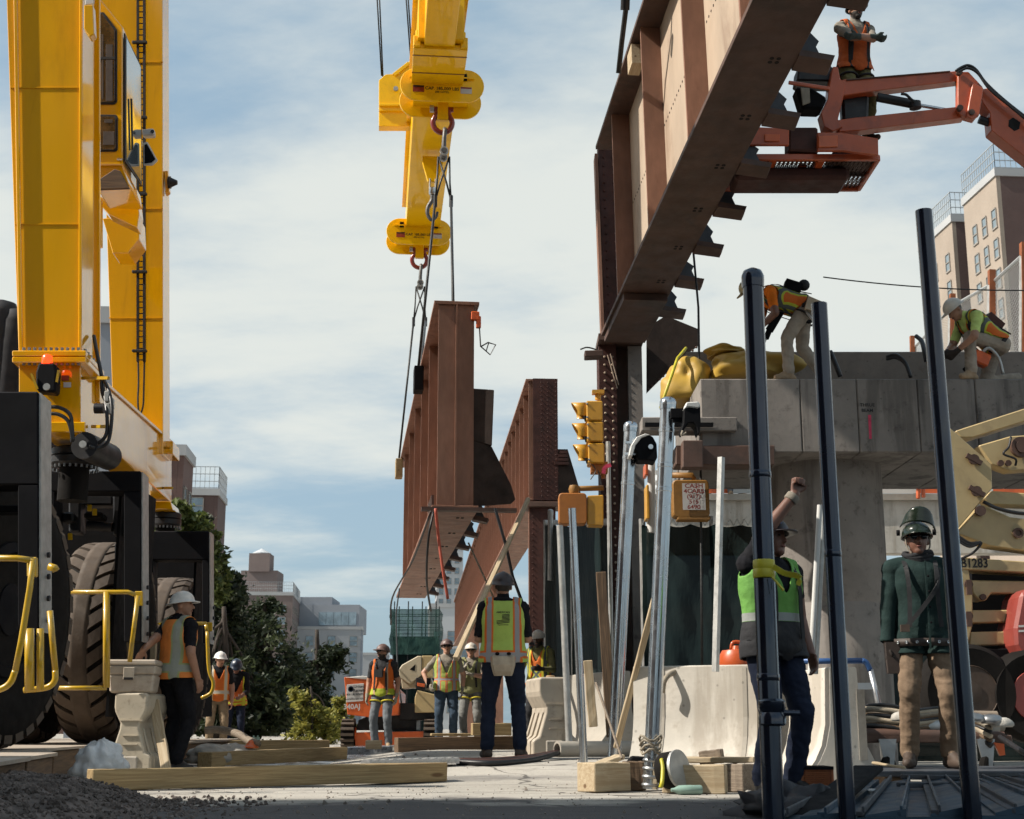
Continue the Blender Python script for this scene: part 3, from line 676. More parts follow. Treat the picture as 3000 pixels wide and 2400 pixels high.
building('tall tan brick tower at the right edge with its shaded end wall coloured dark', 'apartment_tower', c, STREET, ACROSS, 7.5, 16, H1, 'brick_dark_and_shaded', 'brick_tan', (4.4, 5, 2, H1 - 24.6, 2.85, 8, 1.3, 1.7), (.9, 2.15, 3, H1 - 24.6, 2.85, 8, .85, 1.7))
c = P(2790, 672, 133); H2 = P(2790, 650, 133).z; c.z = 0
building('lower tan brick wing set back behind the tall tower', 'apartment_wing', c, STREET, ACROSS, 9, 6, H2, 'brick_dark_and_shaded', 'brick_tan', None, (1.6, 3.3, 2, H2 - 24.6, 2.85, 8, .9, 1.7))
# left side of the street
c = P(545, 1440, 95); c.z = 0; hh = P(545, 1400, 95).z
building('red brick house end beside the rear crane leg above the tree', 'brick_house', P(498, 2120, 95) * 1, STREET, -ACROSS, 4.5, 10, P(500, 1335, 95).z, 'brick_red', 'brick_red', (2, 2.6, 3, 6, 3, 4, 1.1, 1.7), (1.0, 2.2, 2, 6, 3, 4, 1.0, 1.6), fence=False)
c = P(645, 1440, 150); hh = P(600, 1452, 150).z; c.z = 0
building('dark brown brick block with a roof railing left of the tall tree', 'brick_block', P(608, 2120, 150), STREET, -ACROSS, 7, 14, hh, 'brick_dark_and_shaded', 'brick_dark_and_shaded', (2.2, 3.4, 3, hh - 11, 3.0, 4, 1.2, 1.7), None)
c = P(878, 1745, 330); hh = P(850, 1745, 330).z
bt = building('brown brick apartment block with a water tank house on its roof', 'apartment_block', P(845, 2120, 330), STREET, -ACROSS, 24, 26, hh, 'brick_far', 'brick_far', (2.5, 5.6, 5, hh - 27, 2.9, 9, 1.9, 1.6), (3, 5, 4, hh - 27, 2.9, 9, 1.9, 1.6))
b = MB(); q = P(700, 1735, 336); q2 = P(808, 1735, 336); b.box(((q.x + q2.x) / 2, 342, hh + 3.4), (q2.x - q.x, 9, 6.6)); b.build('roof_house', 'brick_far', bt)
b = MB(); q = P(780, 1690, 336); b.box((q.x - 2, 340, hh + 8.6), (5, 6, 4.4)); b.build('stair_tower', 'brick_far', bt)
b = MB(); b.lathe([(2.3, 0), (2.3, .3), (.1, 1.5)], (q.x - 2, 340, hh + 10.8), n=16); b.build('tank_roof', 'far_white', bt)
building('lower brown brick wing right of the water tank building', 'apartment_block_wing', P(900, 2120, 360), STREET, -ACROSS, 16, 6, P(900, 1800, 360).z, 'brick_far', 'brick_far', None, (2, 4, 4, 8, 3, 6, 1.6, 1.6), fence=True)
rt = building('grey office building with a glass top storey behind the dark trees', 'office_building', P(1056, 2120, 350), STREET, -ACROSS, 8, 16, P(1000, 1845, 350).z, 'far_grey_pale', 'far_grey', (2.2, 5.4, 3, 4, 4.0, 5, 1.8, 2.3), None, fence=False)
z0 = P(1000, 1845, 350).z
b = MB(); q = P(1050, 1845, 352); b.box((q.x - 7.5, 362, z0 + 3.2), (15, 18, 6.4)); b.build('upper_storey', 'far_grey', rt)
for i in range(5): b = MB(); b.box((q.x - 1.6 - i * 1.9, 352.9, z0 + 2.9), (1.8, .3, 3.2)); b.build('glass_panel', 'far_glass', rt)
b = MB(); b.box((q.x - 12, 362, z0 + 7.3), (10, 16, 2.2)); b.build('roof_box', 'far_grey', rt)
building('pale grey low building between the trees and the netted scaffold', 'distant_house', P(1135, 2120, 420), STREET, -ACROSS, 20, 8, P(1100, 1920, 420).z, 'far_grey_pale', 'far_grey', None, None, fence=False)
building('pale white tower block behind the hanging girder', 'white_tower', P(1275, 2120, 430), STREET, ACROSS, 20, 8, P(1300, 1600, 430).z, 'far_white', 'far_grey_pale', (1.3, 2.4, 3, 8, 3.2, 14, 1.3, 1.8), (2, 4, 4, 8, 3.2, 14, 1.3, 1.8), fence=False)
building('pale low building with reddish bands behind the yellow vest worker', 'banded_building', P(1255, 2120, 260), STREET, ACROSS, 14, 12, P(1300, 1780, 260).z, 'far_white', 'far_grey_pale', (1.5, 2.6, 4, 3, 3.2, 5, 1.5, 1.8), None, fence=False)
# unseen building added out of frame at left to shade the near ground
building('unseen brown brick block added left of the camera to shade the near ground', 'added_shade_building', (-13.2, 4.3, 0), Vector((.0, -1, 0)), Vector((-1, 0, 0)), 40, 34, 26, 'brick_red', 'brick_red', None, None, fence=False)
# grey block seen between the crane legs
building('grey concrete block seen between the two crane legs', 'concrete_block_building', P(331, 2120, 60), STREET, -ACROSS, .5, 2, P(310, 950, 60).z, 'far_grey', 'far_grey', None, None, fence=False)
# scaffold wrapped in green netting
rt = T('netted_scaffold', 'small scaffold tower wrapped in green netting behind the lift', 'scaffold', P(1210, 2120, 120))
x0, x1 = P(1140, 2000, 120).x, P(1285, 2000, 120).x; zt = P(1200, 1785, 120).z; zm = P(1200, 1865, 120).z
b = MB(); b.box(((x0 + x1) / 2, 123, zm / 2), (x1 - x0 - .4, 5, zm)); b.build('lower_cover', 'netting', rt)
b = MB(); n_ = 14
for (a_, c_) in (((x0, 120), (x1, 120)), ((x1, 120), (x1, 126)), ((x0, 126), (x0, 120))):
    for i in range(n_):
        p = [(a_[0] + (c_[0] - a_[0]) * t / n_, a_[1] + (c_[1] - a_[1]) * t / n_) for t in (i, i + 1)]
        for j in range(6):
            w_ = lambda x, y, k: Vector((x + .09 * math.sin(k * 2.1 + x * 3), y + .12 * math.sin(x * 4 + k * 1.7), zm - 1.5 + (zt - zm + 1.5) * k / 6))
            b.add([w_(*p[0], j), w_(*p[1], j), w_(*p[1], j + 1), w_(*p[0], j + 1)], [(0, 1, 2, 3)])
b.build('netting', 'greennet', rt, True)
for i in range(4):
    for y in (120.4, 125.6): x = x0 + .3 + (x1 - x0 - .6) * i / 3; b = MB(); b.cyl((x, y, 0), (x, y, zt + .7), .05, n=6); b.build('standard', 'blacksteel', rt)
for j in range(5):
    z = zm + (zt - zm) * j / 4; b = MB(); b.beam((x0, 120.4, z), (x1, 120.4, z), .06, .06); b.beam((x0, 125.6, z), (x1, 125.6, z), .06, .06); b.build('ledger', 'blacksteel', rt)
# dark covered stack behind the front leg
rt = T('covered_hopper', 'tall shape under black fabric cover left of the front crane leg', 'hopper', P(-20, 2150, 22))
b = MB(); zt = P(20, 905, 22).z
for x_, r_, zz in ((-45, .32, P(0, 880, 22).z), (0, .30, zt), (48, .26, P(40, 960, 22).z), (100, .3, P(40, 1000, 22).z)):
    p = P(x_, 1500, 22); b.lathe([(r_, -.5), (r_ * 1.02, zz - .6), (r_ * .95, zz - .25), (r_ * .7, zz - .06), (.05, zz)], (p.x, 22, 0), n=18)
b.build('cover', 'black_fabric_cover', rt, True)
# ---------------------------------------------------------------- trees
def tree(name, label, base, height, blobs, n, leafm, ls=.2, trunk=.22, seed=1, group='trees along the left side', limbs=7):
    rt = T(name, label, 'tree', base, group); rnd = random.Random(seed); base = Vector(base)
    b = MB(); top = base + UP * height * .6
    b.tube(bez([base - UP * .3, base + V(.1, 0, height * .3), top], 5), trunk, 10, True, trunk * .4)
    for i in range(limbs):
        c_, r_ = blobs[i % len(blobs)][:2]; st = base + UP * height * rnd.uniform(.2, .55)
        e = Vector(c_) + Vector((rnd.uniform(-.5, .5), rnd.uniform(-.5, .5), rnd.uniform(-.3, .5))) * (r_ if isinstance(r_, float) else r_[0])
        b.tube(bez([st, st.lerp(e, .5) + UP * .3, e], 4), trunk * .35, 6, True, .02)
    b.build('trunk', 'tree_bark', rt, True)
    vs = []; fs = []; v2 = []; f2 = []; tot = sum(q[2] for q in blobs)
    for c_, r_, wgt in blobs:
        rr = (r_, r_, r_) if isinstance(r_, (int, float)) else r_
        cl_ = []
        for _ in range(34):
            d = Vector((rnd.gauss(0, 1), rnd.gauss(0, 1), rnd.gauss(0, 1))).normalized(); f_ = rnd.uniform(.35, 1.12)
            cl_.append((Vector(c_) + Vector((d.x * rr[0], d.y * rr[1], d.z * rr[2])) * f_, rnd.uniform(.12, .34)))
        for _ in range(int(n * wgt / tot)):
            ci_ = rnd.randrange(len(cl_)); q_, s2 = cl_[ci_]; p = q_ + Vector((rnd.gauss(0, .6) * rr[0], rnd.gauss(0, .6) * rr[1], rnd.gauss(0, .45) * rr[2])) * s2
            a_ = Vector((rnd.gauss(0, 1), rnd.gauss(0, 1), rnd.gauss(0, .7))).normalized(); c2 = a_.cross(Vector((rnd.gauss(0, 1), rnd.gauss(0, 1), rnd.gauss(0, 1)))).normalized()
            s_ = ls * rnd.uniform(.35, 1.25); V_, F_ = (v2, f2) if (ci_ % 4 == 0 and leafm == 'leaf_dark') or rnd.random() < .06 else (vs, fs); m_ = len(V_)
            V_ += [p - a_ * s_, p + c2 * s_ * .45 - a_ * s_ * .1, p + a_ * s_, p - c2 * s_ * .45 - a_ * s_ * .1]; F_.append((m_, m_ + 1, m_ + 2, m_ + 3))
    me = bpy.data.meshes.new('crown'); me.from_pydata([tuple(q) for q in vs], [], fs); o = link(me, 'crown', leafm, rt); o['kind'] = 'stuff'
    me = bpy.data.meshes.new('crown'); me.from_pydata([tuple(q) for q in v2], [], f2); o = link(me, 'crown', 'leaf_soft' if leafm == 'leaf_dark' else 'leaf_mid', rt); o['kind'] = 'stuff'
    return rt
def bl(px, py, Y, rpx, w_=1.0, dy=1.0): r_ = S(rpx, Y); return (tuple(P(px, py, Y)), (r_, r_ * dy, r_), w_)
tree('shade_tree', 'tall leafy tree with sunlit top right of the rear wheel cover', P(560, 2120, 46), 9, [bl(520, 1620, 46, 130, 2), bl(590, 1730, 47, 115, 2), bl(640, 1740, 46, 75, 1), bl(560, 1940, 46, 140, 2), bl(640, 1860, 46, 95, 1.2), bl(560, 1560, 46, 60, .8), bl(450, 1700, 46, 110, 1)], 30000, 'leaf_dark', .125, .25, 3)
tree('leafy_tree', 'light green tree crown above the rear wheel cover beside the brick house', P(520, 2120, 44), 9, [bl(515, 1545, 43, 75, 2), bl(570, 1590, 43, 62, 1.6), bl(610, 1650, 43, 50, 1.0), bl(640, 1720, 43, 40, .6)], 7500, 'leaf_mid', .14, .12, 5)
tree('dark_tree', 'dark tree in front of the brown apartment block', P(760, 2120, 70), 10, [bl(760, 1920, 70, 120, 2), bl(690, 1900, 70, 95, 2), bl(820, 2010, 70, 110, 2), bl(710, 2040, 70, 110, 2), bl(770, 1800, 70, 50, .6)], 20000, 'leaf_dark', .17, .3, 8)
tree('low_dark_tree', 'low spreading dark tree in front of the grey office', P(920, 2120, 74), 8, [bl(905, 1990, 74, 85, 2), bl(960, 1935, 74, 40, .6), bl(870, 2060, 74, 90, 2), bl(930, 2100, 74, 70, 1), bl(990, 1915, 74, 28, .4), bl(850, 2120, 74, 90, 1.4)], 15000, 'leaf_dark', .17, .25, 9)
tree('yellow_green_bush', 'bright yellow green bush left of the orange lift', P(905, 2160, 38), 2.2, [bl(880, 2080, 38, 45, 1.6, .8), bl(930, 2110, 38, 42, 1.4, .8), bl(900, 2150, 38, 62, 1.6, .8), bl(870, 2040, 38, 22, .4), bl(960, 2160, 38, 36, .8, .8)], 3800, 'leaf_yellow', .085, .06, 11, group=None)
tree('round_green_bush', 'smaller yellow green bush behind the orange lift wheel', P(1000, 2165, 42), 2, [bl(1000, 2075, 42, 30, 1, .8), bl(990, 2130, 42, 46, 1.4, .8)], 1800, 'leaf_yellow', .09, .05, 13, group=None)
tree('dark_hedge_tree', 'black shaded tree behind the two workers at left', P(640, 2130, 36), 5, [bl(650, 2060, 36, 130, 2, .7), bl(740, 2110, 36, 100, 1.5, .7), bl(560, 2000, 36, 110, 1.5, .7)], 8000, 'leaf_dark', .13, .14, 15, group='trees along the left side')
# ---------------------------------------------------------------- plate girders
def girder(label, name, A, d, length, H, W_, spacing, mweb, mfl, mst, side_vec=None, up=None, left=True, right=True, first=.05, tf=.05, group='steel plate girders', holes=True, row=True, twist=0, holestep=1.55, holestart=.8):
    """A: end point on the bottom left flange edge; d runs away along the girder, l points right"""
    A = Vector(A); d = Vector(d).normalized(); l = d.cross(UP).normalized(); u = l.cross(d).normalized()
    rt = T(name, label, 'girder', A, group); mid = A + l * W_ / 2
    fr = lambda s, x, z: frame(d, -l, u, mid + d * s + l * x + u * z)
    L2 = length / 2
    b = MB(); b.box((L2, 0, H / 2), (length, .025, H - 2 * tf)); b.build('web', mweb, rt, bevel=0, world=fr(0, 0, 0))
    for nm_, z in (('bottom_flange', tf / 2), ('top_flange', H - tf / 2)):
        b = MB(); b.box((L2, 0, z), (length, W_, tf)); b.build(nm_, mfl, rt, bevel=.004, world=fr(0, 0, 0))
    b = MB(); sw = W_ / 2 - .085; b.box((0, sw / 2 + .0135, H / 2), (.045, sw, H - 2 * tf - .003)); sm_ = b.mesh('stiffener')
    s = first; k = 0
    while s < length - .05:
        if left: link(sm_, 'stiffener', mst, rt, world=fr(s, 0, 0))
        if right: link(sm_, 'stiffener', mst, rt, world=fr(s, 0, 0) @ Matrix.Rotation(math.pi, 4, 'Z'))
        s += spacing; k += 1
    if row:
        b = MB(); n_ = int(length / .11); r_ = random.Random(4)
        for zf in (.52,):
            for i in range(n_):
                s_ = .3 + i * .11
                b.cyl((s_, .0132, H * zf), (s_, .0175, H * zf), .016, n=6)
        b.build('bolt_row', 'hole', rt, world=fr(0, 0, 0), kind='stuff')
    if holes:
        s = holestart
        while s < length - .3:
            b = MB()
            for x in (-.10, -.17): 
                for e in (-.035, .035): b.cyl((s + e, x, -.004), (s + e, x, .0), .024, n=8)
            b.build('bolt_cluster', 'hole', rt, world=fr(0, 0, 0)); s += holestep
    return rt, fr, d, l, u
def stub(rt, fr, s, x, H_=.62, wd=.34, ln=.45, m1='bluegrey_steel', m2='girder_dark', seed=0):
    """cut floor-beam stub on the right hand side: seat plate and torn gusset"""
    r_ = random.Random(seed); 
    b = MB(); b.hexa([(s - wd / 2, -x, -.02), (s + wd / 2, -x, -.02), (s + wd / 2, -x - ln, -.06), (s - wd / 2, -x - ln * .92, -.06)], [(s - wd / 2, -x, .05), (s + wd / 2, -x, .05), (s + wd / 2, -x - ln - .03, .0), (s - wd / 2, -x - ln, .0)])
    b.build('seat_angle', m2, rt, world=fr(0, 0, 0))
    poly = [(s, -x + .0, .05), (s, -x - ln * .8, .01), (s, -x - ln * .62, H_ * .4), (s, -x - ln * .72, H_ * .55), (s, -x - ln * (.35 + .2 * r_.random()), H_ * .75), (s, -x - ln * .3, H_), (s, -x, H_ * 1.05)]
    b = MB(); b.prism(poly, (.03, 0, 0)); b.build('gusset', m1, rt, world=fr(0, 0, 0))
# big lifted girder, upper right
A = P(1761, 985, 20.5); B = P(2205, 0, 11.75); dd = (A - B).normalized()
Hb = (P(1746, 406, 20.5) - A).length
near = B - dd * 5.2; Lb = (A - near).length
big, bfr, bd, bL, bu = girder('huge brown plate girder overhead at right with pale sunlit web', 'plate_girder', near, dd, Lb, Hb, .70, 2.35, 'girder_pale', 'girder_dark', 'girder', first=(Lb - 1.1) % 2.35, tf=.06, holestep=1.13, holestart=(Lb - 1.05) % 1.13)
for i in range(12):
    stub(big, bfr, Lb - 1.05 - i * 1.13, .35, .44, .28, .36, seed=i)
b = MB(); b.box((Lb - .9, 0, -.06), (1.7, .62, .10)); b.build('bearing_plate', 'girder_dark', big, world=bfr(0, 0, 0))
for s in (Lb - 2.95, ):   # softwood packing under the sling
    b = MB(); b.box((s, .26, Hb - .24), (.32, .16, .30)); b.build('packing_block', 'timber_pale', big, world=bfr(0, 0, 0))
# hanging girder in the middle
A2 = P(1265, 1490, 19.5); B2 = P(1161, 1752, 32); d2 = (B2 - A2).normalized(); H2_ = (P(1294, 878, 19.5) - P(1280, 1490, 19.5)).length
hang, hfr, hd, hl, hu = girder('brown plate girder hanging from slings in the middle', 'plate_girder', A2, d2, (B2 - A2).length, H2_, .66, 2.2, 'girder', 'girder', 'girder', first=.06, row=False)
for i in range(8): stub(hang, hfr, .9 + i * 1.5, .33, .30, .22, .22, seed=20 + i)
b = MB(); b.hexa([(.07, -.22, H2_ * .33), (.3, -.22, H2_ * .33), (.3, -.50, H2_ * .30), (.0, -.52, H2_ * .30)], [(.07, -.22, H2_ * .58), (.3, -.22, H2_ * .58), (.3, -.54, H2_ * .575), (.0, -.55, H2_ * .57)]); b.build('connection_block', 'girder_burnt', hang, bevel=.01, world=hfr(0, 0, 0))
b = MB(); b.prism([(.05, -.22, .05), (.05, -.80, .10), (.05, -.86, .16), (.05, -.80, H2_ * .12), (.05, -.52, H2_ * .30), (.05, -.22, H2_ * .33)], (.05, 0, 0)); b.build('knee_gusset', 'girder_burnt', hang, world=hfr(0, 0, 0))
b = MB(); b.box((.06, -.2, .0), (.14, 1.35, .05)); b.build('end_sole_plate', 'girder_dark', hang, world=hfr(0, 0, 0))
b = MB(); b.box((.03, -.27, H2_ * .93), (.09, .12, .13)); b.box((.02, -.32, H2_ * .90), (.06, .07, .18)); cl = b.build('beam_clamp', 'tool_orange', hang, bevel=.01, world=hfr(0, 0, 0))
b = MB(); q = [(0, -.33, H2_ * .88), (0, -.35, H2_ * .78), (0, -.49, H2_ * .74), (0, -.57, H2_ * .79), (0, -.46, H2_ * .80), (0, -.36, H2_ * .78)]; b.tube(q, .011, 6); b.tube([(0, -.43, H2_ * .755), (0, -.47, H2_ * .80)], .009, 6); b.build('clamp_handle', 'blacksteel', cl, world=hfr(0, 0, 0))
b = MB()
for i in range(8): b.box((.3 + .11 * i, .3, H2_ * .02 + .10), (.05, .04, .16))
b.build('bolt_group', 'girder_dark', hang, world=hfr(0, 0, 0), kind='stuff')
# long standing girder behind
A3 = P(1541, 1466, 33); d3 = Vector((-.069, 1, 0)).normalized(); H3_ = (P(1538, 1110, 33) - A3).length
stand, sfr, sd_, sl, su = girder('long brown viaduct girder standing on columns behind the lime vest worker', 'plate_girder', A3, d3, 62, H3_, .78, 1.5, 'girder', 'girder', 'girder', first=.08, row=False, right=False, holes=False)
b = MB(); b.box((-.03, -.08, H3_ / 2), (.05, .60, H3_)); ep = b.build('end_plate', 'rivetsteel', stand, world=sfr(0, 0, 0))
b = MB()
for i in range(26):
    for x in (-.33, -.13, .02): b.ball((-.06, x, .1 + i * (H3_ - .2) / 25), .017, n=6)
b.build('rivets', 'rivetsteel', ep, world=sfr(0, 0, 0), kind='stuff')
b = MB(); b.hexa([(0, -.38, .02), (.3, -.38, .02), (.3, -.95, .10), (0, -.95, .10)], [(0, -.38, H3_ * .42), (.3, -.38, H3_ * .42), (.3, -.62, H3_ * .42), (0, -.62, H3_ * .42)]); b.build('knee_gusset', 'girder_burnt', stand, world=sfr(0, 0, 0))
for i in range(4): b = MB(); b.box((-.05, -.46 - .02 * i, H3_ * (.30 + .03 * i)), (.1, .34 - .05 * i, .07)); b.build('torn_plate', 'rivetsteel', stand, world=sfr(0, 0, 0))
# columns below it
for i, (s, h_) in enumerate(((.35, 1), (20, 1), (40, 1))):
    p = A3 + d3 * s + sl * .42; z = A3.z - .02
    rt = T('steel_column', ('brown riveted column under the near end of the viaduct girder', 'second column under the long viaduct girder', 'third column under the long viaduct girder')[i], 'column', (p.x, p.y, 0), 'viaduct columns')
    if i: 
        b = MB(); b.box((p.x, p.y, z / 2 - .1), (.6, .6, z + .2)); b.build('shaft', 'girder', rt); continue
    b = MB(); b.box((p.x, p.y - .30, z / 2 - .1), (.62, .04, z + .18)); b.build('front_flange', 'rivetsteel', rt)
    b = MB(); b.box((p.x - .31, p.y, z / 2 - .1), (.05, .6, z + .18)); b.build('side_flange', 'girder', rt)
    b = MB(); b.box((p.x, p.y + .02, z / 2 - .1), (.5, .5, z + .17)); b.build('core', 'girder', rt)
    b = MB(); b.box((p.x, p.y - .05, z - .08), (.86, .8, .12)); b.build('cap_plate', 'girder_dark', rt, bevel=.01)
    b = MB(); b.box((p.x, p.y - .33, 2.35), (.66, .03, .06)); b.build('strap', 'dark', rt)
    b = MB()
    for j in range(40):
        for x in (-.24, .24): b.ball((p.x + x, p.y - .325, .2 + j * z / 41), .018, n=6)
    b.build('rivets', 'rivetsteel', rt, kind='stuff')
    b = MB(); b.box((p.x + .28, p.y - .36, P(1585, 1600, 33).z), (.16, .08, .45)); b.build('junction_box', 'galv_dull', rt, bevel=.01)
# dark riveted column carrying the end of the big girder
p0 = P(1778, 1700, 21.2); xl, xr = P(1768, 1500, 21.2).x, P(1885, 1500, 21.2).x; zt = P(1765, 1005, 21.2).z; ztt = P(1770, 428, 22.0).z
rt = T('riveted_column', 'dark riveted steel column under the end of the big girder', 'column', ((xl + xr) / 2, 21.4, 0))
b = MB(); b.box((xl + .12, 21.35, zt / 2), (.24, .10, zt)); b.build('left_angle', 'rivetsteel', rt)
b = MB(); b.box((xl - .015, 21.6, zt / 2), (.03, .6, zt)); b.build('side_plate', 'rivetsteel', rt)
b = MB(); b.box(((xl + xr) / 2 + .08, 21.62, zt / 2), ((xr - xl) - .1, .06, zt - .01)); b.build('web_plate', 'girder_dark', rt)
b = MB(); b.box((xr - .07, 21.42, zt / 2 - .01), (.22, .16, zt)); b.build('right_angle', 'concrete', rt)
b = MB()
for j in range(46):
    z = .3 + j * (zt - .5) / 45; b.ball((xl + .06, 21.295, z), .02, n=6); b.ball((xl + .18, 21.295, z), .02, n=6)
b.build('rivets', 'girder_pale', rt, kind='stuff')
b = MB(); b.box(((xl + xr) / 2, 21.4, zt + .05), (xr - xl + .1, .8, .1)); b.build('cap_plate', 'girder_dark', rt)
b = MB(); yk = 21.5; b.prism([P(1895, 1150, yk), P(1895, 960, yk), P(1950, 925, yk), P(2048, 965, yk), P(2048, 1010, yk), P(2000, 1045, yk)], (0, .08, 0)); kg = b.build('knee_bracket', 'girder_burnt', rt)
b = MB()
for t in range(14): q = P(1900, 1140, 21.48).lerp(P(2040, 1018, 21.48), t / 13); b.ball(q, .02, n=6)
b.build('rivets', 'girder_dark', kg, kind='stuff')
b = MB(); q = P(1738, 1040, 21.0); b.beam(P(1712, 1042, 21), P(1765, 1040, 21), .25, .10); b.build('cut_ledge', 'girder_dark', rt, bevel=.01)
b = MB(); b.tube(bez([P(1700, 1024, 21), P(1720, 1018, 21), P(1745, 1024, 21), P(1760, 1030, 21)], 4), .012, 6); b.build('loose_wire', 'wire', rt)
for i, (a_, c_) in enumerate((((1780, 1040), (1808, 1138)), ((1788, 1036), (1812, 1128)))): b = MB(); b.tube([P(*a_, 21.2), P(*c_, 21.2)], .010, 6); b.build('welding_lead', 'girder_pale', rt)
# taller riveted post behind the girder end
rt = T('riveted_post', 'tall rust brown riveted post left of the big girder end', 'column', (P(1775, 1700, 22.3).x, 22.3, 0))
xa, xb = P(1752, 700, 22.3).x, P(1800, 700, 22.3).x; lean = P(1745, 430, 22.3).x - P(1768, 1000, 22.3).x
b = MB(); z1 = P(1770, 428, 22.3).z; z0 = zt - .3; lz = lambda x, z: x + lean * (z - z0) / (z1 - z0)
b.hexa([(xa + .1, 22.2, z0), (xb + .25, 22.2, z0), (xb + .25, 22.5, z0), (xa + .1, 22.5, z0)], [(lz(xa + .1, z1), 22.2, z1), (lz(xb + .25, z1), 22.2, z1), (lz(xb + .25, z1), 22.5, z1), (lz(xa + .1, z1), 22.5, z1)]); b.build('post_body', 'rivetsteel', rt)
b = MB()
b.hexa([(xa + .04, 22.15, z0), (xa + .09, 22.15, z0), (xa + .09, 22.5, z0), (xa + .04, 22.5, z0)], [(lz(xa + .04, z1), 22.15, z1 - .2), (lz(xa + .09, z1), 22.15, z1 - .2), (lz(xa + .09, z1), 22.5, z1 - .2), (lz(xa + .04, z1), 22.5, z1 - .2)]); b.build('edge_plate', 'girder', rt)
b = MB()
for j in range(26):
    z = z0 + .2 + j * (z1 - z0 - .3) / 25; b.ball((lz(xa + .18, z), 22.2, z), .022, n=6); b.ball((lz(xb + .06, z), 22.2, z), .022, n=6)
b.build('rivets', 'rivetsteel', rt, kind='stuff')
# ---------------------------------------------------------------- concrete pier
Yp = 16.0
rt = T('concrete_pier', 'weathered concrete pier with a round column and wide cap', 'pier', P(2455, 2000, 17.2))
zb, zt_ = P(2400, 1325, Yp).z, P(2400, 1110, Yp).z; xl = P(2052, 1200, Yp).x
edges = [xl, P(2345, 1200, Yp).x, P(2512, 1200, Yp).x, P(2690, 1200, Yp).x, P(2860, 1200, Yp).x, P(3150, 1200, Yp).x, P(3500, 1200, Yp).x]
for i in range(len(edges) - 1):
    b = MB(); g_ = .006; b.prism([(edges[i] + g_, Yp + .002 * (i % 2), zb), (edges[i + 1], Yp + .002 * (i % 2), zb), (edges[i + 1], Yp + .002 * (i % 2), zt_), (edges[i] + g_, Yp + .002 * (i % 2), zt_)], (0, 2.6, 0)); b.build('cap_segment', 'concrete' if i < 3 else 'concrete_wet', rt, bevel=.012)
xc0, xc1 = P(2290, 1600, 16.6).x, P(2622, 1600, 16.6).x; rc = (xc1 - xc0) / 2 * .99
b = MB(); b.lathe([(rc, -.2), (rc, 1.86), (rc * .992, 1.87), (rc * .992, 1.89), (rc, 1.90), (rc, zb + .1)], ((xc0 + xc1) / 2, 16.4 + rc, 0), n=40); b.build('column_shaft', 'concrete', rt, 'auto')
b = MB(); b.prism([P(2010, 1030, 18.2), P(3400, 1030, 18.2), P(3400, 1200, 18.2), P(2010, 1200, 18.2)], (0, .4, 0)); b.build('parapet_kerb', 'concrete_top', rt, bevel=.015)
b = MB(); b.prism([P(1980, 1305, 15.9), P(2270, 1305, 15.9), P(2270, 1362, 15.9), P(1980, 1362, 15.9)], (0, .35, 0)); b.build('steel_channel', 'girder_dark', rt, bevel=.01)
b = MB(); b.prism([P(1880, 1222, 15.9), P(2160, 1222, 15.9), P(2160, 1262, 15.9), P(1880, 1262, 15.9)], (0, .3, 0)); b.build('upper_channel', 'concrete', rt, bevel=.01)
b = MB(); b.prism([P(1890, 1238, 15.86), P(2090, 1238, 15.86), P(2090, 1250, 15.86), P(1890, 1250, 15.86)], (0, .03, 0)); b.build('channel_slot', 'dark', rt)
b = MB(); b.prism([P(2000, 1290, 15.7), P(2060, 1290, 15.7), P(2060, 1370, 15.7), P(2000, 1370, 15.7)], (0, .2, 0)); b.build('bearing_block', 'girder_dark', rt, bevel=.01)
b = MB(); b.prism([P(2543, 1216, Yp - .003), P(2552, 1216, Yp - .003), P(2554, 1286, Yp - .003), P(2547, 1286, Yp - .003)], (0, .001, 0)); b.build('spray_mark', 'pinkspray', rt)
for yy, t_ in ((1187, 'THRUE'), (1203, 'BEAM')): text(t_, .055, 'ink', rt, P(2541, yy, Yp - .004), (1, 0, 0), UP, True)
# far parapet and barrier seen below the cap
b = MB(); b.prism([P(1900, 1450, 30), P(3300, 1450, 30), P(3300, 1620, 30), P(1900, 1620, 30)], (0, .5, 0)); o = tag(b.build('concrete_parapet', 'concrete_pale'), 'long pale concrete parapet behind the pier column', 'parapet')
b = MB(); b.prism([P(1900, 1447, 29.9), P(3300, 1447, 29.9), P(3300, 1465, 29.9), P(1900, 1465, 29.9)], (0, .8, 0)); b.build('coping', 'concrete_mid', o)
rt = T('safety_railing', 'white safety railing with red bands on the far parapet', 'railing', P(2200, 1450, 30.3))
for yy in (1378, 1408, 1432):
    for i in range(10):
        x_ = 1920 + i * 110; b = MB(); b.prism([P(x_, yy, 30.3), P(x_ + 109, yy, 30.3), P(x_ + 109, yy + 13, 30.3), P(x_, yy + 13, 30.3)], (0, .03, 0)); b.build('board', 'orange_far' if (i + yy) % 2 else 'white_paint', rt)
for i in range(8): b = MB(); b.cyl(P(1930 + i * 150, 1447, 30.35), P(1930 + i * 150, 1370, 30.35), .03, n=8); b.build('railing_post', 'galv_dull', rt)
b = MB(); b.prism([P(1950, 1330, 70), P(3300, 1330, 70), P(3300, 1480, 70), P(1950, 1480, 70)], (0, 6, 0)); fb = tag(b.build('terrace_building', 'far_white'), 'pale far building seen through the gap below the pier cap', 'building')
for i in range(16): b = MB(); x_ = 1975 + i * 58; b.prism([P(x_, 1378, 69.9), P(x_ + 30, 1378, 69.9), P(x_ + 30, 1402, 69.9), P(x_, 1402, 69.9)], (0, .15, 0)); b.build('window', 'far_glass', fb)
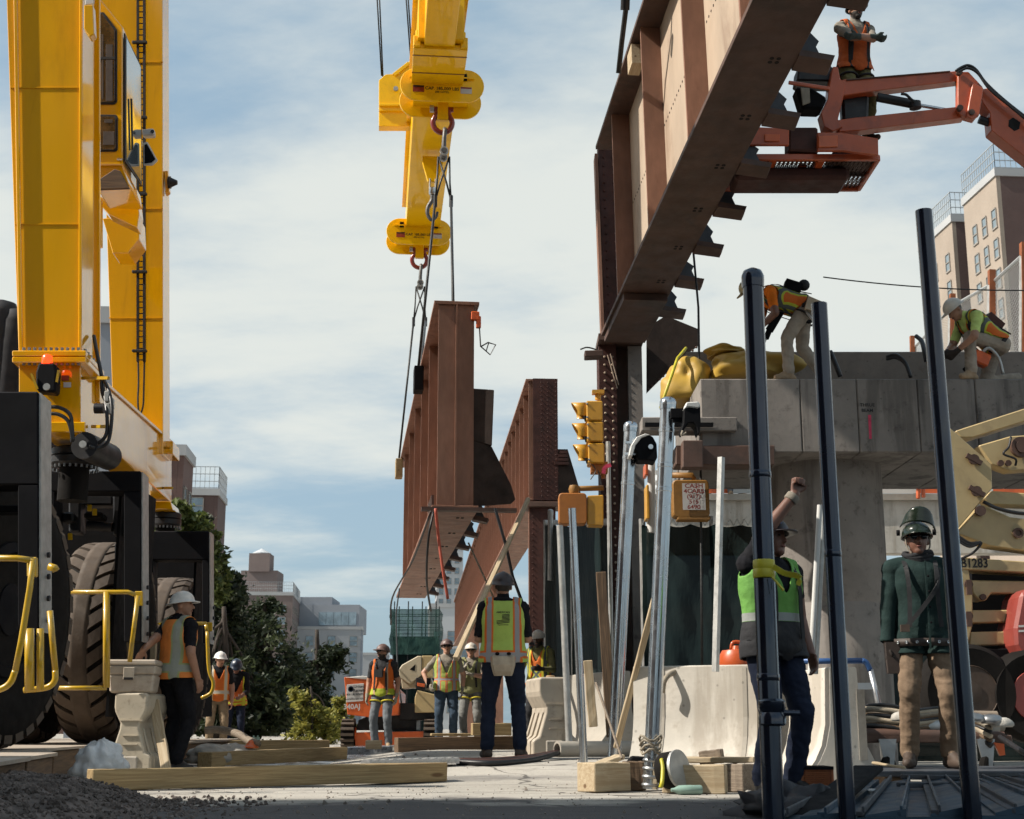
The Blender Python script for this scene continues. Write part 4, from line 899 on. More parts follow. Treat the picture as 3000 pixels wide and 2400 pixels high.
# fence on the ramp, upper right
rt = T('chain_link_fence', 'chain link fence panels on rust brown posts climbing the ramp', 'fence', P(2800, 1050, 24))
pts = [((2672, 1040), 45, 985), ((2790, 1040), 36, 862), ((2905, 1040), 30, 792), ((3000, 1000), 26, 712)]
for (a_, Y_, top) in pts:
    b = MB(); b.beam(P(a_[0], 1060, Y_) - UP * .5, P(a_[0], top, Y_), .14, .14); b.build('post', 'rustpost', rt)
for i in range(3):
    (a_, Ya, ta), (c_, Yc, tc_) = pts[i], pts[i + 1]; o4 = [P(a_[0] + 12, 1060, Ya), P(c_[0] - 10, 1060, Yc), P(c_[0] - 8, tc_ + 45 if i < 2 else tc_ + 40, Yc), P(a_[0] + 10, ta + 30, Ya)]
    b = MB(); b.tube([o4[0], o4[3]], .04, 6); b.tube([o4[3], o4[2]], .04, 6); b.tube([o4[2], o4[1]], .04, 6); b.build('panel_frame', 'galv_dull', rt)
    b = MB(); n_ = 20
    q = lambda u, v: (o4[0].lerp(o4[1], u)).lerp(o4[3].lerp(o4[2], u), v)
    wr_ = .006
    for k in range(-n_, n_):
        for sg in (0, 1):
            us = []
            for t in (0, 1):
                u = k / n_ + t if sg == 0 else (k / n_ + 1) - t; us.append((u, t))
            (u0, v0), (u1, v1) = us
            lo, hi = 0, 1
            du = u1 - u0
            t0, t1 = sorted(((0 - u0) / du, (1 - u0) / du)); lo, hi = max(0, t0), min(1, t1)
            if hi - lo > .02: b.beam(q(u0 + du * lo, lo), q(u0 + du * hi, hi), wr_, wr_)
    b.build('chain_link', 'galv_dull', rt, kind='stuff')
# dark screen fence in the middle ground
def screen(label, a, c_, Y0, Y1, top, bottom_h=0.0, m='netting'):
    p0, p1 = P(a, 1800, Y0), P(c_, 1800, Y1); z0, z1 = P(a, top, Y0).z, P(c_, top, Y1).z
    rt = T('screen_fence', label, 'fence', (p0.x, p0.y, 0), 'screened site fences'); n_ = 40; rows = 14; b = MB(); vs = []
    for j in range(rows + 1):
        for i in range(n_ + 1):
            t = i / n_; z = (z0 + (z1 - z0) * t) * j / rows; q = Vector((p0.x, p0.y, 0)).lerp(Vector((p1.x, p1.y, 0)), t); wv = .05 * math.sin(t * 37 + j * .5) * math.sin(j * .9 + t * 11)
            vs.append((q.x + wv * .3, q.y + wv, z - .04 * abs(math.sin(t * 18)) * (j == rows)))
    b.add(vs, [(j * (n_ + 1) + i, j * (n_ + 1) + i + 1, (j + 1) * (n_ + 1) + i + 1, (j + 1) * (n_ + 1) + i) for j in range(rows) for i in range(n_)]); b.build('screen_cloth', m, rt, True)
    b = MB(); ln = (p1 - p0).length; k = int(ln / .09)
    for i in range(k):
        a0 = Vector((p0.x, p0.y, z0)).lerp(Vector((p1.x, p1.y, z1)), i / k); a1 = Vector((p0.x, p0.y, z0)).lerp(Vector((p1.x, p1.y, z1)), (i + .5) / k); a2 = Vector((p0.x, p0.y, z0)).lerp(Vector((p1.x, p1.y, z1)), (i + 1) / k)
        b.beam(a0 - UP * .02, a1 + UP * .07, .008, .008); b.beam(a1 + UP * .07, a2 - UP * .02, .008, .008)
    b.build('wire_ends', 'galv_dull', rt, kind='stuff')
    for i in range(3): q = Vector((p0.x, p0.y + .06, 0)).lerp(Vector((p1.x, p1.y + .06, 0)), i / 2); b = MB(); b.cyl(q, q + UP * (z0 + .08), .03, n=8); b.build('fence_post', 'galv_dull', rt)
    return rt
screen('dark green screen fence behind the jersey barrier', 1885, 2310, 18.5, 18.0, 1536)
screen('dark green screen fence left of the riveted column', 1598, 1790, 26, 18.6, 1535)
screen('dark screen fence low behind the lift at the far right', 2560, 3200, 19.5, 19.5, 1720)
# ---------------------------------------------------------------- gantry crane, left
CD = Vector((-.062, .998, 0))
crane = T('gantry_crane', 'big yellow rubber tyred gantry crane filling the left side', 'crane', P(150, 2155, 15.5))
def pp(pts, Y): return [P(x, y, Y) for x, y in pts]
def panel(name, pts, Y, depth, m, parent=crane, bevel=.008, dirn=CD, smooth=False):
    b = MB(); b.prism(pp(pts, Y), Vector(dirn) * depth); return b.build(name, m, parent, smooth, bevel)
fl = panel('front_leg', [(-25, -1300), (246, -1300), (237, 1030), (54, 1030)], 13.2, .55, 'yellow')
panel('leg_rib', [(262, -1300), (291, -1300), (293, 1180), (268, 1180)], 13.85, .04, 'yellow')
panel('leg_rib', [(20, -1300), (32, -1300), (66, 1030), (54, 1030)], 13.16, .03, 'yellow', fl)
panel('leg_rib', [(236, -1300), (246, -1300), (239, 1030), (229, 1030)], 13.165, .03, 'yellow', fl)
rl = panel('rear_leg', [(245, -1300), (474, -1300), (478, 1330), (335, 1330)], 17.8, .50, 'yellow')
panel('top_girder', [(-60, -1350), (270, -1350), (270, -1290), (-60, -1290)], 13.0, 5.8, 'yellow')
for yy in (255, 655): panel('weld_seam', [(22 + yy * .033, yy), (241, yy), (241, yy + 3), (22 + yy * .033, yy + 3)], 13.192, .01, 'yellow', fl, 0)
for yy in (180, 610, 930): panel('weld_seam', [(300 + yy * .02, yy), (477, yy), (477, yy + 3), (300 + yy * .02, yy + 3)], 17.792, .01, 'yellow', rl, 0)
for x_, y_, m_ in ((62, 1175, 'decalwhite'), (180, 1100, 'decalred'), (186, 1120, 'decalwhite')): panel('decal', [(x_, y_), (x_ + 22, y_), (x_ + 22, y_ + 15), (x_, y_ + 15)], 13.19, .006, m_, crane, 0)
panel('upper_flange', [(35, 1027), (252, 1027), (252, 1044), (35, 1044)], 13.08, .80, 'yellow')
panel('lower_flange', [(35, 1045.5), (252, 1045.5), (252, 1062), (35, 1062)], 13.08, .80, 'yellow')
for yy, s_ in ((1023, 1), (1066, 1)):
    for i in range(11):
        b = MB(); q = P(70 + i * 16, yy, 13.12); b.cyl(q - UP * .014, q + UP * .014, .016, n=6); b.build('bolt', 'steel', crane)
    for i in range(6):
        b = MB(); q = P(246, yy, 13.2) + CD * (.05 + i * .12); b.cyl(q - UP * .014, q + UP * .014, .016, n=6); b.build('bolt', 'steel', crane)
panel('pedestal', [(55, 1062), (236, 1062), (236, 1240), (55, 1240)], 13.2, .62, 'yellow')
panel('pedestal_foot', [(110, 1236), (250, 1236), (250, 1266), (110, 1266)], 13.12, .75, 'yellow')
b = MB(); Yf = 18.6
na = pp([(140, 1064), (235, 1064), (235, 1236), (140, 1236)], 13.75); fa = pp([(430, 1303), (503, 1303), (503, 1472), (430, 1472)], Yf); b.hexa(na, fa); sb = b.build('side_beam', 'yellow', crane, bevel=.01)
b = MB(); b.beam(P(237, 1062, 13.8), P(505, 1300, Yf), .05, .03); b.build('beam_edge', 'yellow', sb)
panel('beam_end', [(466, 1292), (507, 1292), (507, 1330), (470, 1330)], 18.0, .5, 'yellow')
panel('rear_foot', [(440, 1470), (500, 1470), (506, 1492), (436, 1492)], 18.4, .6, 'yellow')
# slewing bearings
for (x0, x1, y0, y1, Y_) in ((120, 262, 1292, 1345, 13.3), (425, 515, 1490, 1530, 18.4)):
    b = MB(); c_ = (P(x0, y0, Y_) + P(x1, y1, Y_)) / 2 + CD * .4; r_ = S((x1 - x0) / 2, Y_); h_ = S(y1 - y0, Y_)
    b.lathe([(r_ * .9, -h_ / 2), (r_, -h_ * .4), (r_, -h_ * .05), (r_ * .93, 0), (r_, h_ * .05), (r_, h_ * .4), (r_ * .9, h_ / 2)], c_, n=36); sl_ = b.build('slewing_bearing', 'blacksteel', crane, 'auto')
    b = MB()
    for i in range(26): t = 2 * math.pi * i / 26; q = c_ + Vector((math.cos(t) * r_ * .97, math.sin(t) * r_ * .97, -h_ * .55)); b.cyl(q, q - UP * .03, .012, n=6)
    b.build('bolts', 'steel', sl_, kind='stuff')
    b = MB(); b.cyl(c_ - UP * h_ * .5, c_ - UP * (h_ * .5 + .35), r_ * .62, n=24); b.build('turret', 'rubber_dark', sl_, 'auto')
b = MB(); q = P(262, 1305, 12.98); b.cyl(q + V(-.05, .0, 0), q + V(.02, .6, 0), .13, n=18); b.build('steering_motor', 'blacksteel', crane, 'auto')
b = MB(); q = P(243, 1302, 12.9); b.cyl(q, q + V(0, -.012, 0), .035, n=14); b.build('motor_cap', 'galv_dull', crane, 'auto')
# wheel modules
def wheel(parent, c_, rad, wid, turn=0):
    W_ = Matrix.Translation(c_) @ Matrix.Rotation(R(turn), 4, 'Z'); hw = wid / 2
    b = MB(); b.lathe([(rad * .5, -hw * .8), (rad * .62, -hw * .97), (rad * .8, -hw * 1.03), (rad * .93, -hw * .97), (rad - .045, -hw * .86), (rad - .04, 0), (rad - .045, hw * .86), (rad * .93, hw * .97), (rad * .8, hw * 1.03), (rad * .62, hw * .97), (rad * .5, hw * .8)], (0, 0, 0), V(1, 0, 0), 56)
    w_ = b.build('wheel', 'rubber_dark', parent, True, world=W_)
    n_ = 34; me = {}
    for sg in (-1, 1):
        b = MB(); st = 2 * math.pi / n_; vs = []
        for kx in range(5):
            x = .05 + (hw * 1.0 - .05) * kx / 4; sl = -.16 * kx / 4; r0 = rad * .90 if kx == 4 else rad - .05; r1 = rad - (.0 if kx < 3 else (.006 if kx == 3 else .045)); g_ = .10 if kx == 0 else .15
            for t, r_ in ((sl + st * g_, r0), (sl + st * g_, r1), (sl + st * (1 - g_), r1), (sl + st * (1 - g_), r0)):
                vs.append((sg * x, -math.sin(t) * r_, math.cos(t) * r_))
        fs = [(0, 1, 2, 3), (16, 19, 18, 17)] + [(i * 4 + k, i * 4 + (k + 1) % 4, (i + 1) * 4 + (k + 1) % 4, (i + 1) * 4 + k) for i in range(4) for k in range(4)]
        b.add(vs, fs); lm = b.mesh('tread_lug')
        for i in range(n_): link(lm, 'tread_lug', 'rubber', w_, world=W_ @ Matrix.Rotation(i * st + (st / 2 if sg > 0 else 0), 4, 'X'))
    b = MB(); b.lathe([(rad + .001, -.10), (rad + .003, -.05), (rad + .003, .05), (rad + .001, .10)], (0, 0, 0), V(1, 0, 0), 56); b.build('tread_band', 'rubber', w_, True, world=W_)
    for sg in (-1, 1):
        b = MB(); b.lathe([(rad * .50, 0), (rad * .49, .03), (rad * .42, .05), (rad * .40, -.06), (rad * .2, -.10), (rad * .19, .02), (rad * .05, .04)], (sg * hw * .78, 0, 0), V(sg, 0, 0), 28); b.build('hub', 'blackpaint', w_, 'auto', world=W_)
    return w_
ZD = .27   # top of the crane deck
wheel(crane, V(P(65, 1800, 11.6).x - .34, 11.6, ZD + 1.12), 1.12, .62, -7)
wheel(crane, V((P(165, 1800, 15.2).x + P(320, 1800, 15.2).x) / 2, 16.2, ZD + 1.13), 1.13, .60)
wheel(crane, V((P(440, 1800, 19).x + P(565, 1800, 19).x) / 2 - .22, 20.1, ZD + 1.13), 1.13, .60)
wheel(crane, V(P(110, 1800, 15.2).x - .45, 16.3, ZD + 1.12), 1.12, .60)
def module(xl, xr, xs, ytop, yhead, ybot, Y_, post, depth=.34):
    """portal frame in front of a wheel: header, two posts, bright edged right side"""
    rt = panel('wheel_guard', [(xl, ytop), (xr, ytop), (xr, yhead), (xl, yhead)], Y_, depth, 'blackpaint', bevel=.012)
    panel('guard_post', [(xr - post, yhead), (xr, yhead), (xr, ybot), (xr - post, ybot)], Y_ + .002, depth - .004, 'blackpaint', rt)
    panel('guard_post', [(xl, yhead), (xl + post * .4, yhead), (xl + post * .4, ybot), (xl, ybot)], Y_ + .002, depth - .004, 'blackpaint', rt)
    a_ = P(xr, ytop, Y_); e = P(xr, ybot, Y_)
    b = MB(); b.hexa([a_ + V(.004, .01, -.01), a_ + V(.004, .01, -.01) + CD * (depth - .02), e + V(.004, .01, 0) + CD * (depth - .02), e + V(.004, .01, 0)], [a_ + V(.016, .01, -.01), a_ + V(.016, .01, -.01) + CD * (depth - .02), e + V(.016, .01, 0) + CD * (depth - .02), e + V(.016, .01, 0)]); b.build('side_plate', 'galv_dull', rt)
    for i in range(4): b = MB(); q = e.lerp(a_, .05 + .09 * i) + V(.02, .15, 0); b.cyl(q, q + V(.02, 0, 0), .022, n=8); b.build('bolt', 'blacksteel', rt)
    return rt
module(-90, 112, 138, 1147, 1420, 1850, 10.6, 60)
panel('guard_brace', [(-90, 1480), (112, 1480), (112, 1500), (-90, 1500)], 10.9, .2, 'blackpaint')
m2 = module(140, 413, 437, 1380, 1440, 1880, 14.2, 50, .34)
m3 = module(440, 612, 632, 1556, 1640, 1885, 18.0, 20, .34)
for (x_, Ya_, Yb_, yt, yb) in ((350, 14.5, 15.9, 1400, 2090), (580, 18.3, 19.0, 1570, 2080)):   # inner side shields
    q0 = P(x_, 1500, Ya_).x; b = MB(); b.box((q0, (Ya_ + Yb_) / 2, (P(x_, yt, Ya_).z + .55) / 2), (.03, Yb_ - Ya_, P(x_, yt, Ya_).z - .55)); b.build('side_shield', 'dark', crane)
# steering gear and dark back plates
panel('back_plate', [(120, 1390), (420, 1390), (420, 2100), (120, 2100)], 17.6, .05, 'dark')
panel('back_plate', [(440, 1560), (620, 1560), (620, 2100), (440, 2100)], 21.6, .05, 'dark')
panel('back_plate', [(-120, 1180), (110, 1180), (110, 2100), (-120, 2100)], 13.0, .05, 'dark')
for (x0, y0, x1, y1, Y_, m_) in ((200, 1465, 235, 1560, 14.6, 'blacksteel'), (240, 1450, 330, 1480, 14.7, 'blacksteel'), (330, 1430, 372, 1570, 14.6, 'blacksteel'), (245, 1500, 300, 1520, 14.5, 'rubber_dark'), (335, 1590, 352, 1920, 14.9, 'blacksteel'), (180, 1500, 215, 1530, 14.5, 'hose')):
    panel('steering_link', [(x0, y0), (x1, y0), (x1, y1), (x0, y1)], Y_, .25, m_, bevel=.02)
for x_, y_ in ((255, 1478), (270, 1490), (198, 1562)): panel('tag_plate', [(x_, y_), (x_ + 14, y_), (x_ + 14, y_ + 20), (x_, y_ + 20)], 14.42, .01, 'yellow_rail')
b = MB(); b.cyl(P(255, 1540, 14.6), P(330, 1545, 14.6), .05, n=12); b.build('steering_ram', 'blacksteel', crane, 'auto')
# bumper rails
def rail(pts, Y_, r_=.023, name='bumper_rail', m='yellow_rail'):
    b = MB(); b.tube(bez([P(x, y, Y_ + dz) for x, y, dz in pts], 5), r_, 10); return b.build(name, m, crane, True)
def straight(pts, Y_, r_=.023, m='yellow_rail', name='bumper_rail'):
    b = MB(); b.tube([P(x, y, Y_) for x, y in pts], r_, 10); return b.build(name, m, crane, True)
straight([(-60, 1635), (50, 1636), (96, 1642)], 9.9); straight([(96, 1638), (88, 1720), (62, 1880), (45, 1965)], 9.9); rail([(45, 1965, 0), (30, 2000, 0), (0, 2020, 0), (-60, 2032, 0)], 9.9)
panel('rail_bracket', [(78, 1632), (108, 1632), (108, 1690), (78, 1690)], 10.0, .04, 'yellow_rail')
straight([(143, 1660), (160, 1665), (164, 1672)], 10.6, .03); straight([(146, 1790), (162, 1965)], 10.5); rail([(162, 1965, 0), (160, 1995, 0), (135, 2015, 0), (70, 2022, 0)], 10.5)
straight([(86, 1842), (86, 2022)], 10.3, .034); straight([(118, 1842), (118, 2022)], 10.35, .026)
straight([(143, 1735), (375, 1735), (395, 1742)], 13.9); straight([(312, 1735), (312, 2015)], 13.9, .034); straight([(143, 2016), (312, 2016)], 13.9); straight([(404, 1745), (380, 1940)], 13.9); straight([(143, 1735), (143, 2016)], 13.9)
panel('rail_bracket', [(394, 1732), (418, 1732), (418, 1775), (394, 1775)], 14.0, .04, 'yellow_rail')
straight([(441, 1827), (605, 1827)], 17.7); rail([(607, 1850, 0), (612, 1960, 0), (625, 2000, 0), (618, 2030, 0), (590, 2046, 0)], 17.7); straight([(603, 1830), (607, 1850)], 17.7)
panel('rail_bracket', [(600, 1823), (622, 1823), (622, 1850), (600, 1850)], 17.8, .04, 'yellow_rail')
# warning lamp box
lb = panel('lamp_box', [(112, 1062), (160, 1062), (166, 1090), (162, 1150), (105, 1145), (104, 1090)], 12.85, .18, 'blackpaint', bevel=.02)
b = MB(); q = P(138, 1055, 12.9); b.lathe([(.05, -.045), (.05, .0), (.046, .035), (.03, .05)], q, n=18); b.build('beacon', 'red_lamp', lb, 'auto')
b = MB(); q = P(137, 1134, 12.84); b.cyl(q, q - V(0, .012, 0), .034, n=16); b.build('lamp_lens', 'galv_dull', lb)
for a_, c_ in (((92, 1095), (110, 1140)), ((172, 1085), (166, 1120))): b = MB(); b.beam(P(*a_, 12.84), P(*c_, 12.84), .02, .02); b.build('lamp_bracket', 'yellow_rail', lb)
# hoses at the leg foot
for i, pts in enumerate(([(275, 985, 13.6), (285, 1040, 13.4), (297, 1100, 13.3), (300, 1150, 13.2), (312, 1180, 13.2)], [(298, 1100, 13.3), (320, 1150, 13.1), (328, 1210, 13.0), (318, 1290, 13.0), (290, 1312, 13.0), (262, 1308, 12.95)], [(300, 1120, 13.3), (312, 1200, 13.05), (312, 1270, 13.0), (285, 1300, 13), (258, 1298, 13)], [(138, 1192, 12.9), (175, 1195, 12.9), (205, 1215, 12.9), (212, 1260, 12.9), (213, 1292, 12.9)], [(138, 1212, 12.9), (170, 1214, 12.9), (198, 1232, 12.9), (210, 1270, 12.9), (211, 1295, 12.9)])):
    b = MB(); b.tube(bez([P(*q) for q in pts], 6), .018 if i else .02, 8); b.build('hydraulic_hose', 'hose', crane, True)
for x_, y_ in ((305, 1145), (310, 1180), (318, 1165)): panel('valve', [(x_, y_), (x_ + 14, y_), (x_ + 14, y_ + 32), (x_, y_ + 32)], 13.05, .06, 'galv_dull')
b = MB(); q = P(305, 1197, 13.15); b.cyl(q, q + V(-.09, 0, 0), .05, n=14); b.build('horn', 'blacksteel', crane, 'auto')
for a_, c_ in (((240, 1108), (318, 1108)), ((270, 1250), (318, 1250)), ((470, 1312), (500, 1312)), ((478, 1430), (505, 1430))): b = MB(); b.beam(P(*a_, 13.3) if a_[0] < 400 else P(*a_, 18), P(*c_, 13.0) if a_[0] < 400 else P(*c_, 17.8), .025, .03); b.build('hose_bracket', 'yellow_rail', crane)
# cable track on the rear leg
tr = T('cable_ladder', '', '', (0, 0, 0)); bpy.data.objects.remove(tr)
b = MB(); Yl = 17.72
b.beam(P(404, -1200, Yl), P(404, 1060, Yl), .035, .03); b.beam(P(423, -1200, Yl), P(423, 1060, Yl), .05, .03); lad = b.build('cable_track', 'blacksteel', crane)
for i in range(66): b = MB(); yy = -50 + i * 17; b.beam(P(405, yy, Yl), P(422, yy, Yl), .012, .012); b.build('rung', 'blacksteel', lad)
for yy in (122, 342, 567, 795, 1027): panel('track_clamp', [(386, yy - 4), (430, yy - 4), (430, yy + 4), (386, yy + 4)], Yl - .06, .05, 'blacksteel', lad)
for pts in ([(405, 1060), (406, 1120), (404, 1180), (409, 1222)], [(423, 1060), (421, 1150), (419, 1190), (409, 1222)]): b = MB(); b.tube(bez([P(x, y, Yl) for x, y in pts], 5), .012, 6); b.build('cable', 'hose', lad)
# operator cab
Yc = 14.7
cab = panel('cab', [(205, -20), (288, -10), (359, 78), (359, 483), (205, 483)], Yc, .78, 'yellow', bevel=.012)
def rounded(x0, y0, x1, y1, r_, cham=0):
    p = []
    def arc(cx, cy, a0):
        for k in range(5): t = R(a0 + k * 22.5); p.append((cx + r_ * math.cos(t), cy + r_ * math.sin(t)))
    if cham: p.extend([(x0, y0), (x1 - cham * .75, y0), (x1, y0 + cham)])
    else: arc(x0 + r_, y0 + r_, 180); arc(x1 - r_, y0 + r_, 270)
    arc(x1 - r_, y1 - r_, 0); arc(x0 + r_, y1 - r_, 90); return p
w1 = panel('window_frame', rounded(240, 35, 343, 306, 12, 52), Yc - .018, .016, 'blacksteel', cab); panel('pane', rounded(246, 41, 336, 299, 9, 48), Yc - .026, .006, 'glass_dark', w1); panel('mullion', [(240, 166), (338, 166), (338, 174), (240, 174)], Yc - .034, .006, 'blacksteel', w1)
w2 = panel('window_frame', rounded(240, 335, 345, 444, 10), Yc - .018, .016, 'blacksteel', cab); panel('pane', rounded(246, 341, 338, 438, 8), Yc - .026, .006, 'glass_dark', w2)
for x_, y_, x2, y2 in ((298, 100, 303, 290), (310, 130, 330, 296), (306, 350, 330, 360), (302, 385, 335, 425)): panel('seat_trim', [(x_, y_), (x2, y_), (x2, y2), (x_, y2)], Yc - .032, .004, 'boot_brown', w1)
r0, r1 = P(359, 100, Yc), P(359, 470, Yc); off = CD * .76 + V(.02, 0, 0)
b = MB(); b.hexa([P(360, 95, Yc) + V(.004, .02, 0), P(360, 95, Yc) + V(.004, .75, -.05), P(360, 470, Yc) + V(.004, .75, .0), P(360, 470, Yc) + V(.004, .02, 0)], [P(360, 95, Yc) + V(.02, .02, 0), P(360, 95, Yc) + V(.02, .75, -.05), P(360, 470, Yc) + V(.02, .75, .0), P(360, 470, Yc) + V(.02, .02, 0)]); wf = b.build('windscreen_frame', 'blacksteel', cab)
b = MB(); b.hexa([P(360, 103, Yc) + V(.021, .06, 0), P(360, 103, Yc) + V(.021, .70, -.05), P(360, 462, Yc) + V(.021, .70, .0), P(360, 462, Yc) + V(.021, .06, 0)], [P(360, 103, Yc) + V(.026, .06, 0), P(360, 103, Yc) + V(.026, .70, -.05), P(360, 462, Yc) + V(.026, .70, .0), P(360, 462, Yc) + V(.026, .06, 0)]); b.build('windscreen', 'glass_sky', wf)
b = MB(); b.tube([P(372, 290, Yc + .2) + V(.05, 0, 0), P(375, 440, Yc + .25) + V(.05, 0, 0)], .012, 6); b.build('wiper', 'blacksteel', wf)
panel('door_handle', [(342, 462), (358, 462), (358, 469), (342, 469)], Yc - .03, .03, 'galv', cab)
panel('cab_floor', [(225, 486), (359, 486), (380, 545), (278, 540), (240, 500)], Yc + .05, .75, 'yellow', cab)
panel('floor_plate', [(276, 535), (335, 495), (352, 500), (380, 552), (280, 556)], Yc + .0, .04, 'timber_dark', cab)
panel('cab_bracket', [(275, 560), (400, 552), (408, 625), (402, 668), (318, 628), (285, 590)], 15.6, .25, 'yellow', crane)
panel('lower_bracket', [(300, 640), (405, 630), (408, 700), (375, 742), (330, 742), (318, 700)], 16.6, .45, 'yellow', crane)
panel('bracket_strut', [(275, 560), (296, 585), (296, 720), (275, 720)], 14.9, .1, 'yellow', crane)
cm = panel('camera', [(414, 378), (450, 375), (453, 396), (418, 398)], 15.5, .1, 'white_paint', crane, bevel=.015); b = MB(); q = P(447, 386, 15.49); b.cyl(q, q - V(0, .012, 0), .022, n=12); b.build('camera_lens', 'lens', cm)
b = MB(); b.beam(P(404, 392, 15.6), P(418, 392, 15.6), .03, .03); b.build('camera_arm', 'yellow_rail', cm)
mr_ = panel('mirror', [(420, 418), (432, 415), (462, 470), (446, 484), (420, 484)], 15.4, .03, 'white_paint', crane); panel('mirror_glass', [(423, 424), (430, 421), (455, 466), (444, 476), (423, 479)], 15.39, .008, 'dark', mr_)
b = MB(); b.beam(P(406, 400, 15.7), P(420, 430, 15.5), .025, .025); b.build('mirror_arm', 'yellow_rail', mr_)
sl2 = panel('lamp_bracket', [(481, 500), (492, 500), (496, 560), (484, 568)], 17.9, .12, 'yellow', crane); b = MB(); q = P(500, 535, 17.9); b.cyl(q, q + V(.09, 0, 0), .07, .03, n=14); b.cyl(q - V(.03, 0, 0), q, .085, n=14); b.build('flood_lamp', 'blacksteel', sl2, 'auto')
panel('warning_sign', [(248, 0), (276, -10), (276, 12), (250, 14)], 13.1, .02, 'white_paint', crane); panel('side_box', [(246, 14), (272, 14), (276, 100), (262, 108), (246, 85)], 13.0, .12, 'yellow', crane)
# deck that carries the crane
rt = T('timber_deck', 'plywood topped timber deck under the crane wheels', 'deck', (-4, 10, 0))
edge = [(-2.45, 6.2), (-3.28, 10.4), (-3.95, 12.2), (-4.25, 14.5), (-4.2, 24)]
for i in range(len(edge) - 1):
    (xa, ya), (xb, yb) = edge[i], edge[i + 1]; ns = max(1, int((yb - ya) / 1.25))
    for k in range(ns):
        t0, t1 = k / ns, (k + 1) / ns; x0, y0, x1, y1 = xa + (xb - xa) * t0, ya + (yb - ya) * t0, xa + (xb - xa) * t1, ya + (yb - ya) * t1
        dz = .004 * ((i + k) % 3); b = MB(); b.hexa([(-9, y0 + .004, ZD - .03 + dz), (x0, y0 + .004, ZD - .03 + dz), (x1, y1, ZD - .03 + dz), (-9, y1, ZD - .03 + dz)], [(-9, y0 + .004, ZD - .008 + dz), (x0, y0 + .004, ZD - .008 + dz), (x1, y1, ZD - .008 + dz), (-9, y1, ZD - .008 + dz)]); b.build('plywood_sheet', 'plywood', rt)
        timber(None, V(x0 - .10, y0 + .02, (ZD - .03) / 2), V(x1 - .10, y1 - .02, (ZD - .03) / 2), .14, ZD - .035, 'timber_dark', name='edge_timber', parent=rt)
# ---------------------------------------------------------------- spreader beam
Ya, Yb = 23.4, 31.0
ca, cb_ = P(1279, 243, Ya), P(1238, 690, Yb); zc = (ca.z + cb_.z) / 2; ca.z = cb_.z = zc; sdv = (cb_ - ca).normalized()
spr = T('spreader_beam', 'yellow lifting beam hanging above the middle girder', 'lifting beam', ca)
fr = frame(sdv, Vector((-sdv.y, sdv.x, 0)), UP, ca)   # y to the left
b = MB(); b.box((3.4, 0, .50), (10.4, .78, .96)); b.build('box_beam', 'yellow_bright', spr, bevel=.01, world=fr)
for y_ in (-.42, .42): b = MB(); b.box((3.4, y_, .985), (10.4, .12, .03)); b.build('beam_flange', 'yellow_bright', spr, world=fr)
b = MB(); b.box((-.9, 0, -.05), (1.5, .92, .10)); b.build('splice_plate', 'yellow_bright', spr, bevel=.01, world=fr)
for x_ in (-1.4, -.75): b = MB(); b.box((x_, 0, -.104), (.03, .93, .008)); b.build('weld_line', 'signal_brown', spr, world=fr)
b = MB(); b.box((-3.2, .02, .35), (3.1, .52, .8)); b.build('neck_beam', 'yellow_bright', spr, bevel=.01, world=fr)
for y_ in (-.40, .40): b = MB(); b.box((-1.6, y_, .02), (.18, .12, .2)); b.cyl((-1.6, y_, .12), (-1.6, y_, .26), .03, n=8); b.build('lug', 'yellow_bright', spr, bevel=.01, world=fr)
